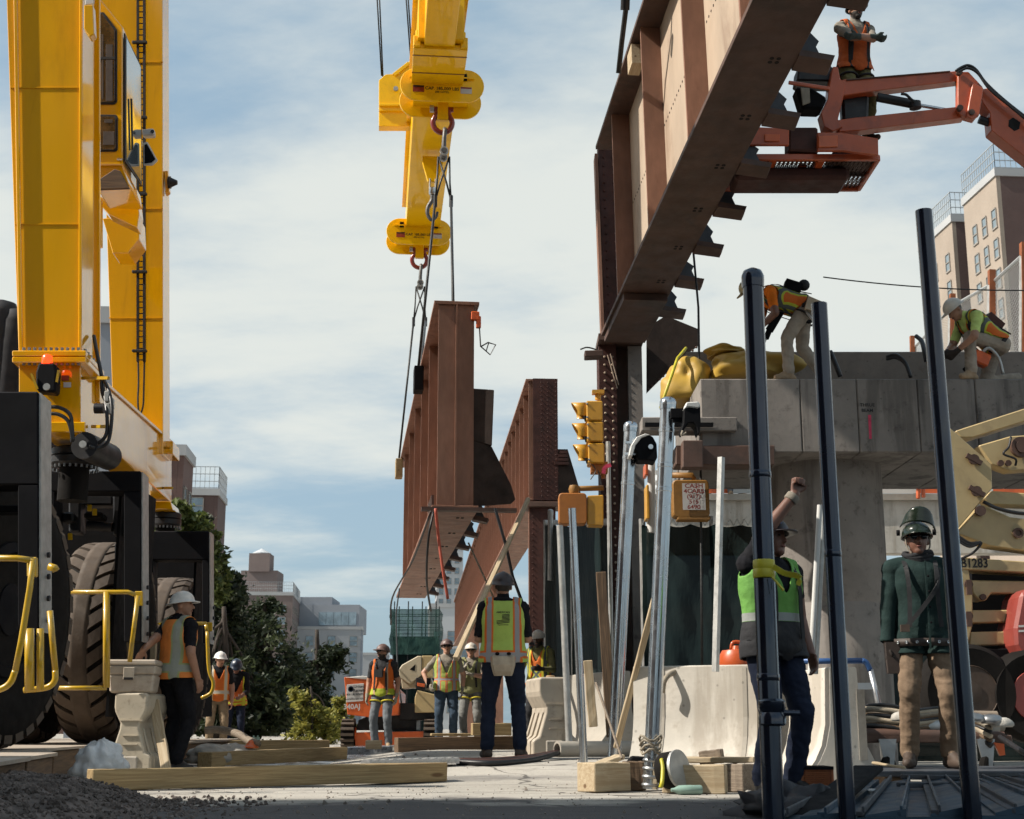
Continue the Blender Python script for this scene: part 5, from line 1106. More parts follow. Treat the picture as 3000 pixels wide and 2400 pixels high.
for k, (x_, pxc, pyc) in enumerate(((0.0, 1293, 265), ((cb_ - ca).length, 1226, 700))):
    cc = P(pxc, pyc, Ya if k == 0 else Yb) - ca
    wl = Vector((cc.dot(sdv), cc.dot(Vector((-sdv.y, sdv.x, 0))), -.12)); rw = .75; rh = .31
    def stadium(xx, z_):
        p = []
        for kk in range(13): t = R(90 + kk * 15); p.append((xx, wl.y - (rw - rh) * -1 + 0 if 0 else wl.y + (rw - rh) + rh * -math.cos(t) * 1, z_ + rh * math.sin(t)))
        for kk in range(13): t = R(270 + kk * 15); p.append((xx, wl.y - (rw - rh) - rh * math.cos(t), z_ + rh * math.sin(t)))
        return p
    sad = None
    for j, dx in enumerate((-.35, .35)):
        pts = []
        for kk in range(15): t = R(-90 + kk * 180 / 14); pts.append((x_ + dx, wl.y - (rw - rh) - rh * math.cos(t), wl.z + rh * math.sin(t)))
        for kk in range(15): t = R(90 + kk * 180 / 14); pts.append((x_ + dx, wl.y + (rw - rh) - rh * math.cos(t), wl.z + rh * math.sin(t)))
        b = MB(); b.prism(pts, (.05, 0, 0)); q = b.build('saddle_plate', 'yellow_bright', spr, bevel=.006, world=fr); sad = sad or q
    b = MB(); b.box((x_ + .02, wl.y, wl.z - .05), (.64, 1.0, .10)); b.build('saddle_web', 'yellow_bright', spr, world=fr)
    for y_ in (-.46, .46): 
        b = MB(); b.box((x_ - .37, wl.y + y_, wl.z + .13), (.06, .22, .025)); b.build('saddle_lug', 'yellow_bright', spr, world=fr)
        b = MB(); b.box((x_ - .37, wl.y + y_ * .86, wl.z + .15), (.05, .09, .12)); b.build('saddle_bolt', 'dark', spr, world=fr)
    at = ca + sdv * (x_ - .352) + Vector((-sdv.y, sdv.x, 0)) * wl.y + UP * (wl.z)
    lx = Vector((sdv.y, -sdv.x, 0))
    text('CAP. 185,000 LBS', .082, 'ink', spr, at - UP * .075, lx, UP, True); text('(SEE NOTES)', .045, 'ink', spr, at - UP * .14, lx, UP, True)
    for m_, off_ in (('decalred', -.42), ('decalwhite', .43)):
        b = MB(); b.box((x_ - .353, wl.y - off_, wl.z - .09), (.004, .20, .125)); dc = b.build('decal', m_, spr, world=fr)
        b = MB(); b.box((x_ - .3555, wl.y - off_, wl.z - .045), (.002, .19, .03)); b.build('decal_print', 'ink' if m_ == 'decalred' else 'inkred', dc, world=fr)
    # padeye and shackles
    b = MB(); b.box((x_ - .0, wl.y - .03, wl.z - .36), (.10, .20, .34)); b.build('padeye', 'yellow_bright', spr, bevel=.01, world=fr)
    W_ = fr @ Matrix.Translation((x_, wl.y - .03, wl.z - .33)) @ Matrix.Scale(.80, 4)
    s1 = T('bow_shackle', ('red bow shackle below the near end of the lifting beam', 'red bow shackle below the far end of the lifting beam')[k], 'shackle', W_.translation, 'shackles on the lifting beam')
    bow = bez([(0, .13, .0), (0, .135, -.10), (0, .215, -.28), (0, .16, -.46), (0, 0, -.54), (0, -.16, -.46), (0, -.215, -.28), (0, -.135, -.10), (0, -.13, .0)], 6)
    b = MB(); b.tube(bow, .062, 12); b.build('bow', 'redshackle', s1, True, world=W_)
    b = MB(); b.cyl((0, -.24, .03), (0, .24, .03), .06, n=14); b.build('pin', 'redshackle', s1, 'auto', world=W_)
    b = MB(); b.cyl((0, .20, .03), (0, .29, .03), .085, n=6); b.build('nut', 'galv_dull', s1, world=W_)
    W2 = fr @ Matrix.Translation((x_, wl.y - .07, wl.z - 1.16)) @ Matrix.Scale(.66, 4)
    s2 = T('sling_shackle', ('grey sling shackle with a big pin under the near red shackle', 'grey sling shackle with a big pin under the far red shackle')[k], 'shackle', W2.translation, 'shackles on the lifting beam')
    bow = bez([(-.15, .02, .0), (-.16, .02, .30), (-.11, .0, .62), (0, 0, .70), (.11, 0, .62), (.16, .02, .30), (.15, .02, .0)], 6)
    b = MB(); b.tube(bow, .058, 12); b.build('bow', 'hook_steel', s2, True, world=W2)
    b = MB(); b.cyl((-.30, .02, -.02), (.30, .02, -.02), .075, n=14); b.build('pin', 'hook_steel', s2, 'auto', world=W2)
    for e in (-.22, .22): b = MB(); b.cyl((e - .045, .02, -.02), (e + .045, .02, -.02), .115, n=18); b.build('pin_collar', 'galv_dull', s2, 'auto', world=W2)
    if k == 0: SH1 = W2 @ Vector((0, .02, -.06))
    else: SH2 = W2 @ Vector((0, .02, -.06))
# middle padeye with hook
W_ = fr @ Matrix.Translation((3.0, -.06, -.06))
b = MB(); b.prism([(0, -.22, 0), (0, .22, 0), (0, .22, -.12), (0, .10, -.55), (0, -.10, -.55), (0, -.22, -.12)], (.08, 0, 0)); b.build('centre_padeye', 'yellow_bright', spr, bevel=.01, world=W_)
W_ = W_ @ Matrix.Translation((0, 0, -.22)) @ Matrix.Scale(.58, 4)
hk = T('lifting_hook', 'grey swivel hook hanging under the middle of the lifting beam', 'hook', W_.translation)
for e in (-.1, .1): b = MB(); b.box((.04, e, -.66), (.14, .05, .40)); b.build('fork', 'galv_dull', hk, bevel=.01, world=W_)
b = MB(); b.lathe([(.10, -1.05), (.13, -1.0), (.13, -.80), (.10, -.78)], (.04, 0, 0), n=18, ref=None); b.build('swivel', 'galv', hk, 'auto', world=W_)
b = MB(); b.tube(bez([(.04, 0, -1.05), (.04, .02, -1.25), (.04, .15, -1.50), (.04, .16, -1.75), (.04, .04, -1.95), (.04, -.12, -1.86), (.04, -.18, -1.66)], 6), .085, 12, True, .045); b.build('hook', 'hook_steel', hk, True, world=W_)
# wire rope slings
def rope(label, pts, r_=.022, m='wire', name='wire_sling', cat='sling', group='wire slings and ropes'):
    b = MB(); b.tube(pts, r_, 6); return tag(b.build(name, m, smooth=True), label, cat, group)
def sling(label, top, bot, e, r_=.024):
    rt = T('wire_sling', label, 'sling', top, 'wire slings and ropes'); fer = top + V(e * .14, 0, -.85)
    for q in (-.10, .10): b = MB(); b.tube([top + V(q, .05, 0), fer.lerp(top, .4) + V(q * .3, 0, 0), fer], .018, 6); b.build('eye_leg', 'wire', rt, True)
    b = MB(); b.cyl(fer + UP * .09, fer - UP * .12, .035, n=10); b.build('ferrule', 'blacksteel', rt, 'auto')
    b = MB(); b.tube([fer, bot], r_, 8); b.build('rope', 'wire', rt, True)
zt2 = H2_ - .02
sling('wire sling from the near shackle to the left side of the middle girder', SH1, (hfr(3.6, -.36, zt2)).translation, -1)
sling('wire sling from the near shackle to the right side of the middle girder', SH1, (hfr(.9, .02, zt2 + .02)).translation, 1)
sling('wire sling from the far shackle to the left side of the middle girder', SH2, (hfr(11.6, -.36, zt2)).translation, -1)
sling('wire sling from the far shackle to the right side of the middle girder', SH2, (hfr(4.2, -.30, zt2 + .02)).translation, 1)
for i, s_ in enumerate((3.6, 11.6)):
    q = hfr(s_, -.36, zt2 - .25); b = MB(); b.box((0, .0, 0), (.35, .16, .42)); tag(b.build('packing_block', 'timber' if i else 'dark', bevel=.01, world=q), ('dark softener block where the near sling bends round the girder', 'wooden softener block where the far sling bends round the girder')[i], 'block')
# hoist block beside the beam and its ropes
rt = T('hoist_block', 'yellow hoist pulley block at the left of the lifting beam', 'pulley block', P(1165, 300, 27))
Yh = 27.0
panel('cheek_plate', [(1110, 235), (1130, 218), (1170, 215), (1200, 178), (1225, 178), (1225, 325), (1110, 325)], Yh, .30, 'yellow_bright', rt, dirn=sdv)
panel('lower_plate', [(1110, 326), (1225, 326), (1225, 370), (1110, 370)], Yh + .05, .25, 'yellow_bright', rt, dirn=sdv)
panel('rib', [(1110, 303), (1225, 303), (1225, 310), (1110, 310)], Yh - .05, .05, 'yellow_bright', rt, dirn=sdv); panel('rib', [(1150, 215), (1195, 180), (1202, 186), (1158, 222)], Yh - .05, .05, 'yellow_bright', rt, dirn=sdv)
b = MB(); q = P(1160, 262, Yh - .02); b.cyl(q, q + V(0, -.05, 0), .05, n=12); b.build('pulley_pin', 'galv_dull', rt, 'auto')
for i, (x0, x1, y1) in enumerate(((1105, 1118, 222), (1112, 1122, 225), (1190, 1203, 170), (1196, 1208, 172))):
    rope(('leftmost hoist rope above the pulley block', 'second hoist rope above the pulley block', 'third hoist rope close to the lifting beam', 'rightmost hoist rope close to the lifting beam')[i], [P(x0 - (x1 - x0) * 2, -500, Yh + .1), P(x0, 0, Yh + .1), P(x1, y1, Yh + .1)], .017, 'wire', 'hoist_rope', 'rope')
# rope on the big girder
q0, q1 = P(1838, -10, 16.6), P(1812, 215, 17.2)
b = MB(); b.tube([P(1845, -300, 16.2), q0, P(1822, 120, 17.0), q1], .035, 8); rt = tag(b.build('wire_sling', 'wire', smooth=True), 'thick wire sling at the left edge of the big girder', 'sling')
b = MB(); b.cyl(P(1833, -20, 16.5), P(1831, 30, 16.6), .06, n=10); b.build('ferrule', 'blacksteel', rt, 'auto')
# rigging lines round the hanging girder
rope('black tag line hanging left of the middle girder end', bez([P(1270, 1500, 19.3), P(1255, 1580, 19.3), P(1250, 1700, 20), P(1262, 1790, 21)], 6), .016, 'hose', 'tag_line', 'rope')
rope('black chain fall slanting down right from the middle girder end', [P(1450, 1490, 19.2), P(1480, 1590, 19.3), P(1502, 1690, 19.4), P(1530, 1765, 19.5)], .022, 'hose', 'tag_line', 'rope')
rope('red webbing strap hanging below the middle girder end', bez([P(1276, 1490, 19.2), P(1284, 1570, 19.3), P(1296, 1660, 19.3), P(1312, 1755, 19.4)], 6), .022, 'webbing_red', 'webbing_strap', 'strap')
rope('thin line from the far end of the middle girder to the ground', [P(1170, 1725, 30), P(1160, 1800, 29), P(1165, 1990, 26.5), P(1176, 2060, 26)], .015, 'wire', 'tag_line', 'rope')
rope('long thin rope crossing left of the netted scaffold', bez([P(1262, 1500, 19.3), P(1210, 1640, 22), P(1150, 1750, 25), P(1145, 1830, 26)], 6), .016, 'wire', 'tag_line', 'rope')
rope('pale rope slanting up behind the lime vest worker', [P(1372, 1590, 22), P(1450, 1760, 22)], .016, 'wirelight', 'tag_line', 'rope')
rope('dark cable hanging right of the big girder to the barrier', [P(2032, 745, 17.5), P(2046, 900, 17.4), P(2052, 1300, 17.2), P(2055, 1700, 17), P(2057, 1970, 16.8)], .016, 'wire', 'hanging_cable', 'cable')
timber('long slender pole leaning against the viaduct column behind the lime vest worker', P(1335, 1930, 16.2), P(1548, 1462, 20.5), .06, .05, 'timber_pale', 'pole', 'timber_pole')
rope('safety line from the bending worker to the right edge', sag(P(2412, 812, 16.3), P(3100, 850, 16.6), .06), .008, 'wire', 'safety_line', 'rope')
# ---------------------------------------------------------------- poles and pipes
def pole(label, name, a, c_, r_, m, cat, group=None, cap_=False, collars=(), n=20, r1=None):
    a = Vector(a); c_ = Vector(c_); rt = T(name, label, cat, a, group); d = (c_ - a).normalized()
    b = MB(); b.cyl(a, c_, r_, r1, n); b.build('tube', m, rt, 'auto')
    if cap_:
        b = MB(); b.lathe([(r_ * 1.08, -.05), (r_ * 1.12, -.02), (r_ * 1.12, .01), (r_ * .9, .035), (r_ * .3, .05)], c_, d, n); b.build('cap', m, rt, 'auto')
    for t in collars:
        q = a.lerp(c_, t); b = MB(); b.lathe([(r_ * 1.01, -.016), (r_ * 1.06, -.013), (r_ * 1.06, .013), (r_ * 1.01, .016)], q, d, n); b.build('collar', m, rt, 'auto')
    return rt, d
k1, kd = pole('thickest black pipe with collars in front of the waving worker', 'black_pipe', P(2268, 2425, 6.45), P(2205, 815, 6.5), .049, 'blackpipe', 'pipe', 'leaning black pipes', True, (.255, .44, .62))
q = P(2262, 2088, 6.45); b = MB(); b.lathe([(.05, -.06), (.062, -.05), (.062, -.02), (.052, 0), (.062, .02), (.062, .05), (.05, .06)], q, kd, 20); b.build('clamp', 'blackpipe', k1, 'auto')
b = MB(); b.cyl(q, P(2342, 2090, 6.45), .014, n=10); b.build('clamp_bar', 'blackpipe', k1, 'auto')
for yy in (1655, 1680): b = MB(); q = P(2238, yy, 6.45); b.lathe([(.0475, -.022), (.050, -.018), (.050, .018), (.0475, .022)], q, kd, 20); b.build('tape_wrap', 'tape', k1, 'auto')
b = MB(); pts = bez([P(2265, 1660, 6.4), P(2300, 1680, 6.4), P(2342, 1690, 6.38), P(2338, 1715, 6.38)], 5)
for i in range(len(pts) - 1): b.beam(pts[i], pts[i + 1], .004, .026, V(0, -.3, 1))
b.build('tape_tail', 'tape', k1)
b = MB(); b.tube([P(2262, 1690, 6.38), P(2296, 1730, 6.36)], .006, 6); b.build('tie_wire', 'tape', k1)
pole('slender black pipe between the two workers', 'black_pipe', P(2484, 2425, 6.45), P(2400, 890, 6.5), .038, 'blackpipe', 'pipe', 'leaning black pipes', False, (.5,))
pole('tallest black pipe in front of the green jacket worker', 'black_pipe', P(2852, 2425, 6.45), P(2706, 618, 6.5), .041, 'blackpipe', 'pipe', 'leaning black pipes', False)
g1, gd = pole('left galvanised pole with a black lamp near its top', 'galvanised_pole', P(1800, 2218, 12.3), P(1848, 1250, 12.3), .058, 'galv', 'pole', 'galvanised signal poles', True, (.82, .9))
g2, gd2 = pole('right galvanised pole with a lamp head near its top', 'galvanised_pole', P(1906, 2312, 10.2), P(1957, 1182, 10.2), .056, 'galv', 'pole', 'galvanised signal poles', True, (.765, .83, .925))
b = MB(); q = P(1903, 2290, 10.2)
for i in range(4): b.lathe([(.058, -.012), (.066, 0), (.058, .012)], P(1906 + i, 2300 - i * 24, 10.2), gd2, 16)
b.build('base_fitting', 'steel', g2, 'auto')
# arched lamp on the left pole, cup lamp on the right pole
b = MB(); Y_ = 12.1
prof = [(1843, 1335), (1850, 1305), (1866, 1282), (1890, 1272), (1912, 1278), (1924, 1300), (1926, 1340), (1920, 1352), (1902, 1348), (1868, 1348), (1866, 1322), (1858, 1318), (1852, 1335)]
b.prism(pp(prof, Y_), (0, .22, 0)); lh = b.build('lamp_hood', 'dark', g1, bevel=.01)
b = MB(); pr2 = [(1842, 1336), (1849, 1304), (1865, 1280), (1890, 1270), (1905, 1273), (1880, 1282), (1862, 1304), (1853, 1336)]; b.prism(pp(pr2, Y_ - .02), (0, .24, 0)); b.build('hood_rim', 'white_paint', lh, bevel=.006)
b = MB(); q = P(1906, 1310, Y_ - .01); b.cyl(q, q - V(0, .02, 0), .022, n=12); b.build('hood_badge', 'galv', lh)
for yy in (1297, 1330): b = MB(); b.beam(P(1832, yy, 12.2), P(1862, yy, 12.2), .03, .02); b.build('bracket', 'galv', g1)
Y_ = 10.0; b = MB(); prof = [(2004, 1200), (2012, 1180), (2045, 1178), (2052, 1186), (2053, 1240), (2050, 1270), (2045, 1272), (2040, 1250), (2030, 1238), (2016, 1240), (2005, 1256), (2000, 1272), (1994, 1262), (2002, 1240)]
b.prism(pp(prof, Y_), (0, .16, 0)); lh = b.build('lamp_head', 'dark', g2, bevel=.012)
b = MB(); b.prism(pp([(2003, 1200), (2011, 1178), (2045, 1176), (2053, 1186), (2048, 1196), (2015, 1192)], Y_ - .01), (0, .18, 0)); b.build('head_rim', 'white_paint', lh, bevel=.008)
b = MB(); b.beam(P(1965, 1212, 10.1), P(2006, 1212, 10.1), .05, .07); b.beam(P(1970, 1232, 10.1), P(2000, 1232, 10.1), .03, .03); b.build('bracket', 'dark', g2)
b = MB(); b.tube(bez([P(2000, 1262, 10), P(1997, 1275, 10), P(2010, 1268, 10)], 4), .01, 6); b.build('lamp_wire', 'wirelight', g2)
b = MB(); q0 = P(1906, 2180, 10.15)
for i in range(4): b.tube([q0 + V(math.cos(t) * (.066 + .004 * i), math.sin(t) * .066, .03 * i - .05 + .02 * math.sin(3 * t + i)) for t in [2 * math.pi * k / 14 for k in range(15)]], .009, 6)
b.build('rope_wrap', 'wirelight', g2, True)
pole('thin steel post at the left end of the dark fence', 'steel_post', P(1668, 2188, 15), P(1640, 1540, 15), .036, 'galv_dull', 'post', 'thin steel posts')
pole('thin steel post right of the water barrier with its top bent left', 'steel_post', P(1711, 2245, 12.2), P(1676, 1490, 12.2), .034, 'galv', 'post', 'thin steel posts')
pole('square steel post standing on the jersey barrier', 'steel_post', P(2096, 1968, 11.2), P(2113, 1340, 11.2), .030, 'galv_dull', 'post', 'thin steel posts', n=4)
pole('bright slim post standing at the end of the jersey barrier', 'steel_post', P(2374, 1975, 10.2), P(2402, 1480, 10.2), .020, 'white_paint', 'post', 'thin steel posts')
pole('dark slim post beside the bright post', 'steel_post', P(2388, 1975, 10.4), P(2414, 1480, 10.4), .022, 'galv_dull', 'post', 'thin steel posts')
pole('short vent pipe with a cap behind the orange pedestrian signal', 'vent_pipe', P(1612, 1700, 24), P(1613, 1500, 24), .045, 'galv_dull', 'pipe', None, True)
timber('pale wooden stud leaning against the right galvanised pole', P(1805, 2190, 12.0), P(1938, 1680, 11.3), .05, .05, 'timber_pale', 'stud', 'timber_stud', up=V(0, 1, 0))
timber('rusty brown plank standing behind the left galvanised pole', P(1792, 2160, 15.5), P(1760, 1676, 15.5), .11, .04, 'timber_dark', 'plank', 'plank', up=V(0, 1, 0))
rt, d_ = pole('thin digging bar leaning over the timber blocks', 'digging_bar', P(1822, 2222, 10.6), P(1746, 2000, 11.0), .010, 'timber_grey', 'bar', None, False, (.55,))
# ---------------------------------------------------------------- traffic signals
def visor(parent, c_, r_, ln, m):
    b = MB(); n_ = 20; vs = []
    for k, (x, f) in enumerate(((0, 1), (-ln, .97), (-ln, .90), (0, .93))):
        for i in range(n_ + 1):
            t = R(-30 + 240 * i / n_); cut = .6 + .4 * max(0, math.sin(t)) if x else 1
            vs.append(c_ + V(x * cut, -math.cos(t) * r_ * f, math.sin(t) * r_ * f))
    b.add(vs, [(k * (n_ + 1) + i, k * (n_ + 1) + i + 1, ((k + 1) % 4) * (n_ + 1) + i + 1, ((k + 1) % 4) * (n_ + 1) + i) for k in range(4) for i in range(n_)]); return b.build('visor', m, parent, True)
Yt = 18.0
ts = T('traffic_signal', 'yellow three light traffic signal beside the riveted column', 'traffic light', P(1735, 1400, Yt))
for i, (yc, xo) in enumerate(((1203, 0), (1264, 2), (1327, 5))):
    b = MB(); x0, x1 = P(1718 + xo, yc, Yt).x, P(1766 + xo, yc, Yt).x; hh_ = S(60, Yt); q = P(1742 + xo, yc, Yt); b.box(((x0 + x1) / 2, Yt + .18, q.z), (x1 - x0, .36, hh_)); sct = b.build('signal_section', 'signal_yellow', ts, bevel=.015)
    visor(sct, V(x0 - .002, Yt + .16, q.z + .01), .135, .19, 'signal_yellow')
    b = MB(); b.lathe([(.115, 0), (.11, .015), (.05, .03)], V(x0 - .001, Yt + .16, q.z), V(-1, 0, 0), 18); b.build('lens', 'dark', sct, 'auto')
    for zz in (-.09, .09): b = MB(); b.ball(V(x0 + .01, Yt - .005, q.z + zz), .016, n=6); b.build('hinge_screw', 'galv', sct)
b = MB(); b.cyl(P(1752, 1172, Yt + .18), P(1752, 1148, Yt + .18), .04, n=12); b.box(P(1752, 1150, Yt + .18), (.16, .12, .05)); b.build('top_bracket', 'signal_yellow', ts, 'auto')
b = MB(); b.box(P(1755, 1372, Yt + .18), (.22, .2, .14)); b.cyl(P(1765, 1380, Yt + .18), P(1768, 1402, Yt + .18), .03, n=10); b.build('bottom_bracket', 'signal_orange', ts, 'auto')
for i, pts in enumerate(([(1735, 1360), (1745, 1380), (1730, 1405)], [(1752, 1378), (1758, 1400), (1764, 1425)])): b = MB(); b.tube(bez([P(*q, Yt) for q in pts], 5), .008, 6); b.build('loose_wire', 'hose', ts)
b = MB(); q = P(1774, 1367, 17.7)
pts = bez([P(1768, 1388, 17.7), P(1772, 1370, 17.7), P(1790, 1362, 17.7)], 5)
for i in range(len(pts) - 1): b.beam(pts[i], pts[i + 1], .006, .05)
tag(b.build('marker_ribbon', 'pinkspray'), 'pink marker ribbon tied to the riveted column', 'ribbon')
def pedsignal(label, x0, y0, x1, y1, Y_, m, arm):
    rt = T('pedestrian_signal', label, 'pedestrian signal', P((x0 + x1) / 2, y1, Y_), 'pedestrian signals')
    a, c_ = P(x0, y0, Y_), P(x1, y1, Y_); w_, h_ = c_.x - a.x, a.z - c_.z; mid = (a + c_) / 2
    b = MB(); r_ = .05; pts = []
    for cx, cz, a0 in ((w_ / 2 - r_, h_ / 2 - r_, 0), (-w_ / 2 + r_, h_ / 2 - r_, 90), (-w_ / 2 + r_, -h_ / 2 + r_, 180), (w_ / 2 - r_, -h_ / 2 + r_, 270)):
        for k in range(4): t = R(a0 + 30 * k); pts.append(mid + V(cx + r_ * math.cos(t), 0, cz + r_ * math.sin(t)))
    b.prism(pts, (0, .22, 0)); hs_ = b.build('housing', m, rt, bevel=.012)
    b = MB(); b.tube([P(*q, Y_ + .1) for q in arm], .035, 10); b.build('arm', 'signal_brown', rt, True)
    return rt, hs_, mid, w_, h_
pr, hs_, mid, w_, h_ = pedsignal('orange pedestrian signal under the yellow traffic signal', 1636, 1444, 1720, 1535, 17.6, 'signal_orange', [(1685, 1442), (1685, 1432), (1768, 1430)])
b = MB(); b.prism([P(1721, 1452, 17.62), P(1768, 1450, 17.62), P(1768, 1540, 17.62), P(1721, 1538, 17.62)], (0, .25, 0)); b.build('signal_door', 'signal_yellow', pr, bevel=.012)
b = MB(); b.lathe([(.06, -.05), (.075, 0), (.06, .05)], P(1682, 1434, 17.7), n=12); b.build('arm_joint', 'signal_brown', pr, 'auto')
pr, hs_, mid, w_, h_ = pedsignal('brown yellow pedestrian signal with a cash for cars sticker', 1970, 1406, 2080, 1515, 16.9, 'signal_brown', [(1968, 1393), (2028, 1393), (2034, 1406)])
st = MB(); c_ = P(2033, 1455, 16.885); st.box(c_, (S(66, 16.9), .004, S(78, 16.9))); stk = st.build('sticker', 'decalwhite', hs_)
for i, (t_, m_) in enumerate((('CA$H', 'inkred'), ('4CARS', 'inkred'), ('(917)', 'inkred'), ('515', 'inkred'), ('6490', 'inkred'))):
    text(t_, S(18 if i < 2 else 17, 16.9), m_, stk, P(2033, 1424 + i * 15.5, 16.87), (1, 0, 0), UP, True, sx=1.12)
b = MB(); b.box(P(2030, 1521, 17), (.4, .2, .05)); b.build('bottom_plate', 'signal_brown', pr, bevel=.01)
rt = T('back_signal', 'edge-on yellow signal between the galvanised poles', 'traffic light', P(1905, 1520, 17.5))
b = MB(); b.prism([P(1893, 1420, 17.5), P(1901, 1420, 17.5), P(1904, 1520, 17.5), P(1894, 1520, 17.5)], (0, .3, 0)); b.build('housing', 'signal_yellow', rt, bevel=.01)
b = MB(); b.prism([P(1890, 1356, 17.5), P(1899, 1356, 17.5), P(1899, 1392, 17.5), P(1890, 1392, 17.5)], (0, .3, 0)); b.build('lamp_section', 'orange_far', rt, bevel=.01)
b = MB(); b.cyl(P(1908, 1350, 17.8), P(1908, 1560, 17.8), .05, n=12); b.build('signal_post', 'white_paint', rt, 'auto')
# ---------------------------------------------------------------- orange boom lift, upper right
Yl = 15.2
lift = T('boom_lift', 'orange boom lift reaching in from the right with its basket', 'boom lift', P(2560, 500, Yl))
def lp(name, pts, Y_, d_, m='orange_paint', parent=None, bevel=.008): b = MB(); b.prism(pp(pts, Y_), (0, d_, 0)); return b.build(name, m, parent or lift, bevel=bevel)
lp('upper_arm', [(2450, 240), (2475, 232), (2800, 208), (2840, 212), (2842, 232), (2520, 272), (2470, 280)], Yl, .16)
lp('arm_edge', [(2480, 231), (2785, 206), (2785, 210), (2480, 236)], Yl - .02, .02, 'girder_dark')
lp('lower_arm', [(2450, 352), (2500, 345), (2810, 312), (2830, 318), (2828, 344), (2520, 382), (2460, 386)], Yl, .16)
lp('link_plate', [(2806, 210), (2838, 210), (2880, 255), (2872, 330), (2855, 352), (2830, 345), (2806, 330)], Yl - .05, .10)
lp('link_plate', [(2850, 240), (2882, 258), (2868, 340), (2848, 350), (2832, 340)], Yl - .09, .04)
lp('main_boom', [(2868, 262), (2895, 258), (3130, 440), (3130, 560), (2905, 382), (2900, 330), (2878, 300)], Yl, .22)
lp('boom_port', [(2956, 352), (2968, 344), (2990, 358), (2986, 378), (2972, 384), (2954, 370)], Yl - .004, .004, 'hole')
for x_, y_ in ((2808, 216), (2810, 320), (2844, 333)): b = MB(); q = P(x_, y_, Yl - .06); b.cyl(q, q - V(0, .05, 0), .035, n=14); b.build('pivot_pin', 'girder_dark', lift, 'auto')
b = MB(); b.cyl(P(2570, 285, Yl + .05), P(2690, 308, Yl + .05), .055, n=14); b.build('level_ram', 'blacksteel', lift, 'auto')
b = MB(); b.cyl(P(2690, 308, Yl + .05), P(2770, 322, Yl + .05), .022, n=12); b.build('ram_rod', 'galv', lift, 'auto')
b = MB(); b.cyl(P(2680, 300, Yl + .02), P(2682, 318, Yl + .02), .07, n=12); b.build('ram_gland', 'blacksteel', lift, 'auto')
b = MB(); b.cyl(P(2868, 350, Yl + .1), P(2905, 362, Yl + .1), .05, n=12); b.build('slave_ram', 'blacksteel', lift, 'auto')
for i, pts in enumerate(([(2800, 208), (2820, 196), (2838, 192), (2860, 205), (2890, 245), (2950, 300), (3040, 370)], [(2805, 212), (2835, 200), (2865, 215), (2900, 262), (2960, 312), (3040, 378)], [(2640, 275), (2655, 278), (2668, 290), (2680, 300)])): b = MB(); b.tube(bez([P(x, y, Yl - .1) for x, y in pts], 6), .017, 8); b.build('hydraulic_hose', 'hose', lift, True)
lp('mast_plate', [(2440, 195), (2455, 195), (2462, 232), (2478, 240), (2470, 290), (2455, 350), (2470, 372), (2440, 385), (2415, 370), (2405, 330), (2425, 290), (2430, 250)], Yl - .03, .20)
lp('rotator', [(2466, 282), (2548, 276), (2545, 350), (2470, 358)], Yl + .12, .16, 'blacksteel', bevel=.03)
b = MB(); q = P(2505, 350, Yl + .3); b.cyl(q + UP * .25, q - UP * .18, .10, n=18); b.build('rotator_drum', 'blacksteel', lift, 'auto')
# basket
bs = lp('basket_side', [(2395, 388), (2465, 388), (2573, 405), (2574, 456), (2470, 442), (2395, 442)], Yl - .15, .05)
lp('basket_side', [(2180, 370), (2312, 376), (2312, 425), (2180, 425)], Yl - .15, .05)
lp('basket_plate', [(2398, 398), (2455, 395), (2455, 430), (2398, 432)], Yl - .17, .015, 'orange_far')
lp('basket_plate', [(2240, 392), (2285, 392), (2285, 414), (2240, 414)], Yl - .17, .015, 'orange_far')
b = MB(); fz = [P(2140, 478, Yl - .1), P(2574, 462, Yl - .1), P(2574, 462, Yl - .1) + V(0, 1.0, 0), P(2140, 478, Yl - .1) + V(0, 1.0, 0)]
x0, x1, zf = P(2140, 470, Yl).x, P(2574, 470, Yl).x, P(2350, 462, Yl).z
b = MB(); b.box(((x0 + x1) / 2, Yl + .0, zf + .0), (x1 - x0, .05, .08)); b.box(((x0 + x1) / 2, Yl + .95, zf), (x1 - x0, .05, .08)); b.box((x1, Yl + .48, zf), (.05, .95, .08)); b.box((x0, Yl + .48, zf), (.05, .95, .08)); b.box(((x0 + x1) / 2 + .2, Yl + .48, zf), (.09, .95, .09)); b.box(((x0 + x1) / 2 - .35, Yl + .48, zf), (.07, .95, .08)); b.build('floor_frame', 'orange_paint', lift, bevel=.01)
b = MB(); n_ = int((x1 - x0) / .05)
for i in range(n_): x = x0 + i * .05; b.beam((x, Yl + .03, zf), (x + .05, Yl + .95, zf), .016, .006); b.beam((x + .05, Yl + .03, zf), (x, Yl + .95, zf), .016, .006)
for i in range(19): b.box(((x0 + x1) / 2, Yl + .03 + i * .05, zf + .004), (x1 - x0, .012, .006))
b.build('floor_mesh', 'girder_dark', lift, kind='stuff')
b = MB(); b.box(((x0 + x1) / 2 - .1, Yl + .45, zf - .10), ((x1 - x0) * .78, .5, .16)); b.build('floor_pan', 'rivetsteel', lift, bevel=.04)
b = MB(); q = P(2350, 515, Yl + .3); b.box(q + UP * .06, (.10, .12, .14)); b.build('tow_stub', 'orange_paint', lift, bevel=.01)
zr = zf + 1.02
b = MB()
for (xa, ya, xb, yb) in ((x0, Yl, x1 - .25, Yl), (x0, Yl + .95, x1, Yl + .95), (x1, Yl + .1, x1, Yl + .95), (x0, Yl, x0, Yl + .95)):
    if (xa, ya) == (x0, Yl): b.tube([V(xa, ya, zr - .12), V(x0 + .55, yb, zr - .16)], .022, 8)
b.build('guard_rail', 'orange_paint', lift, True)
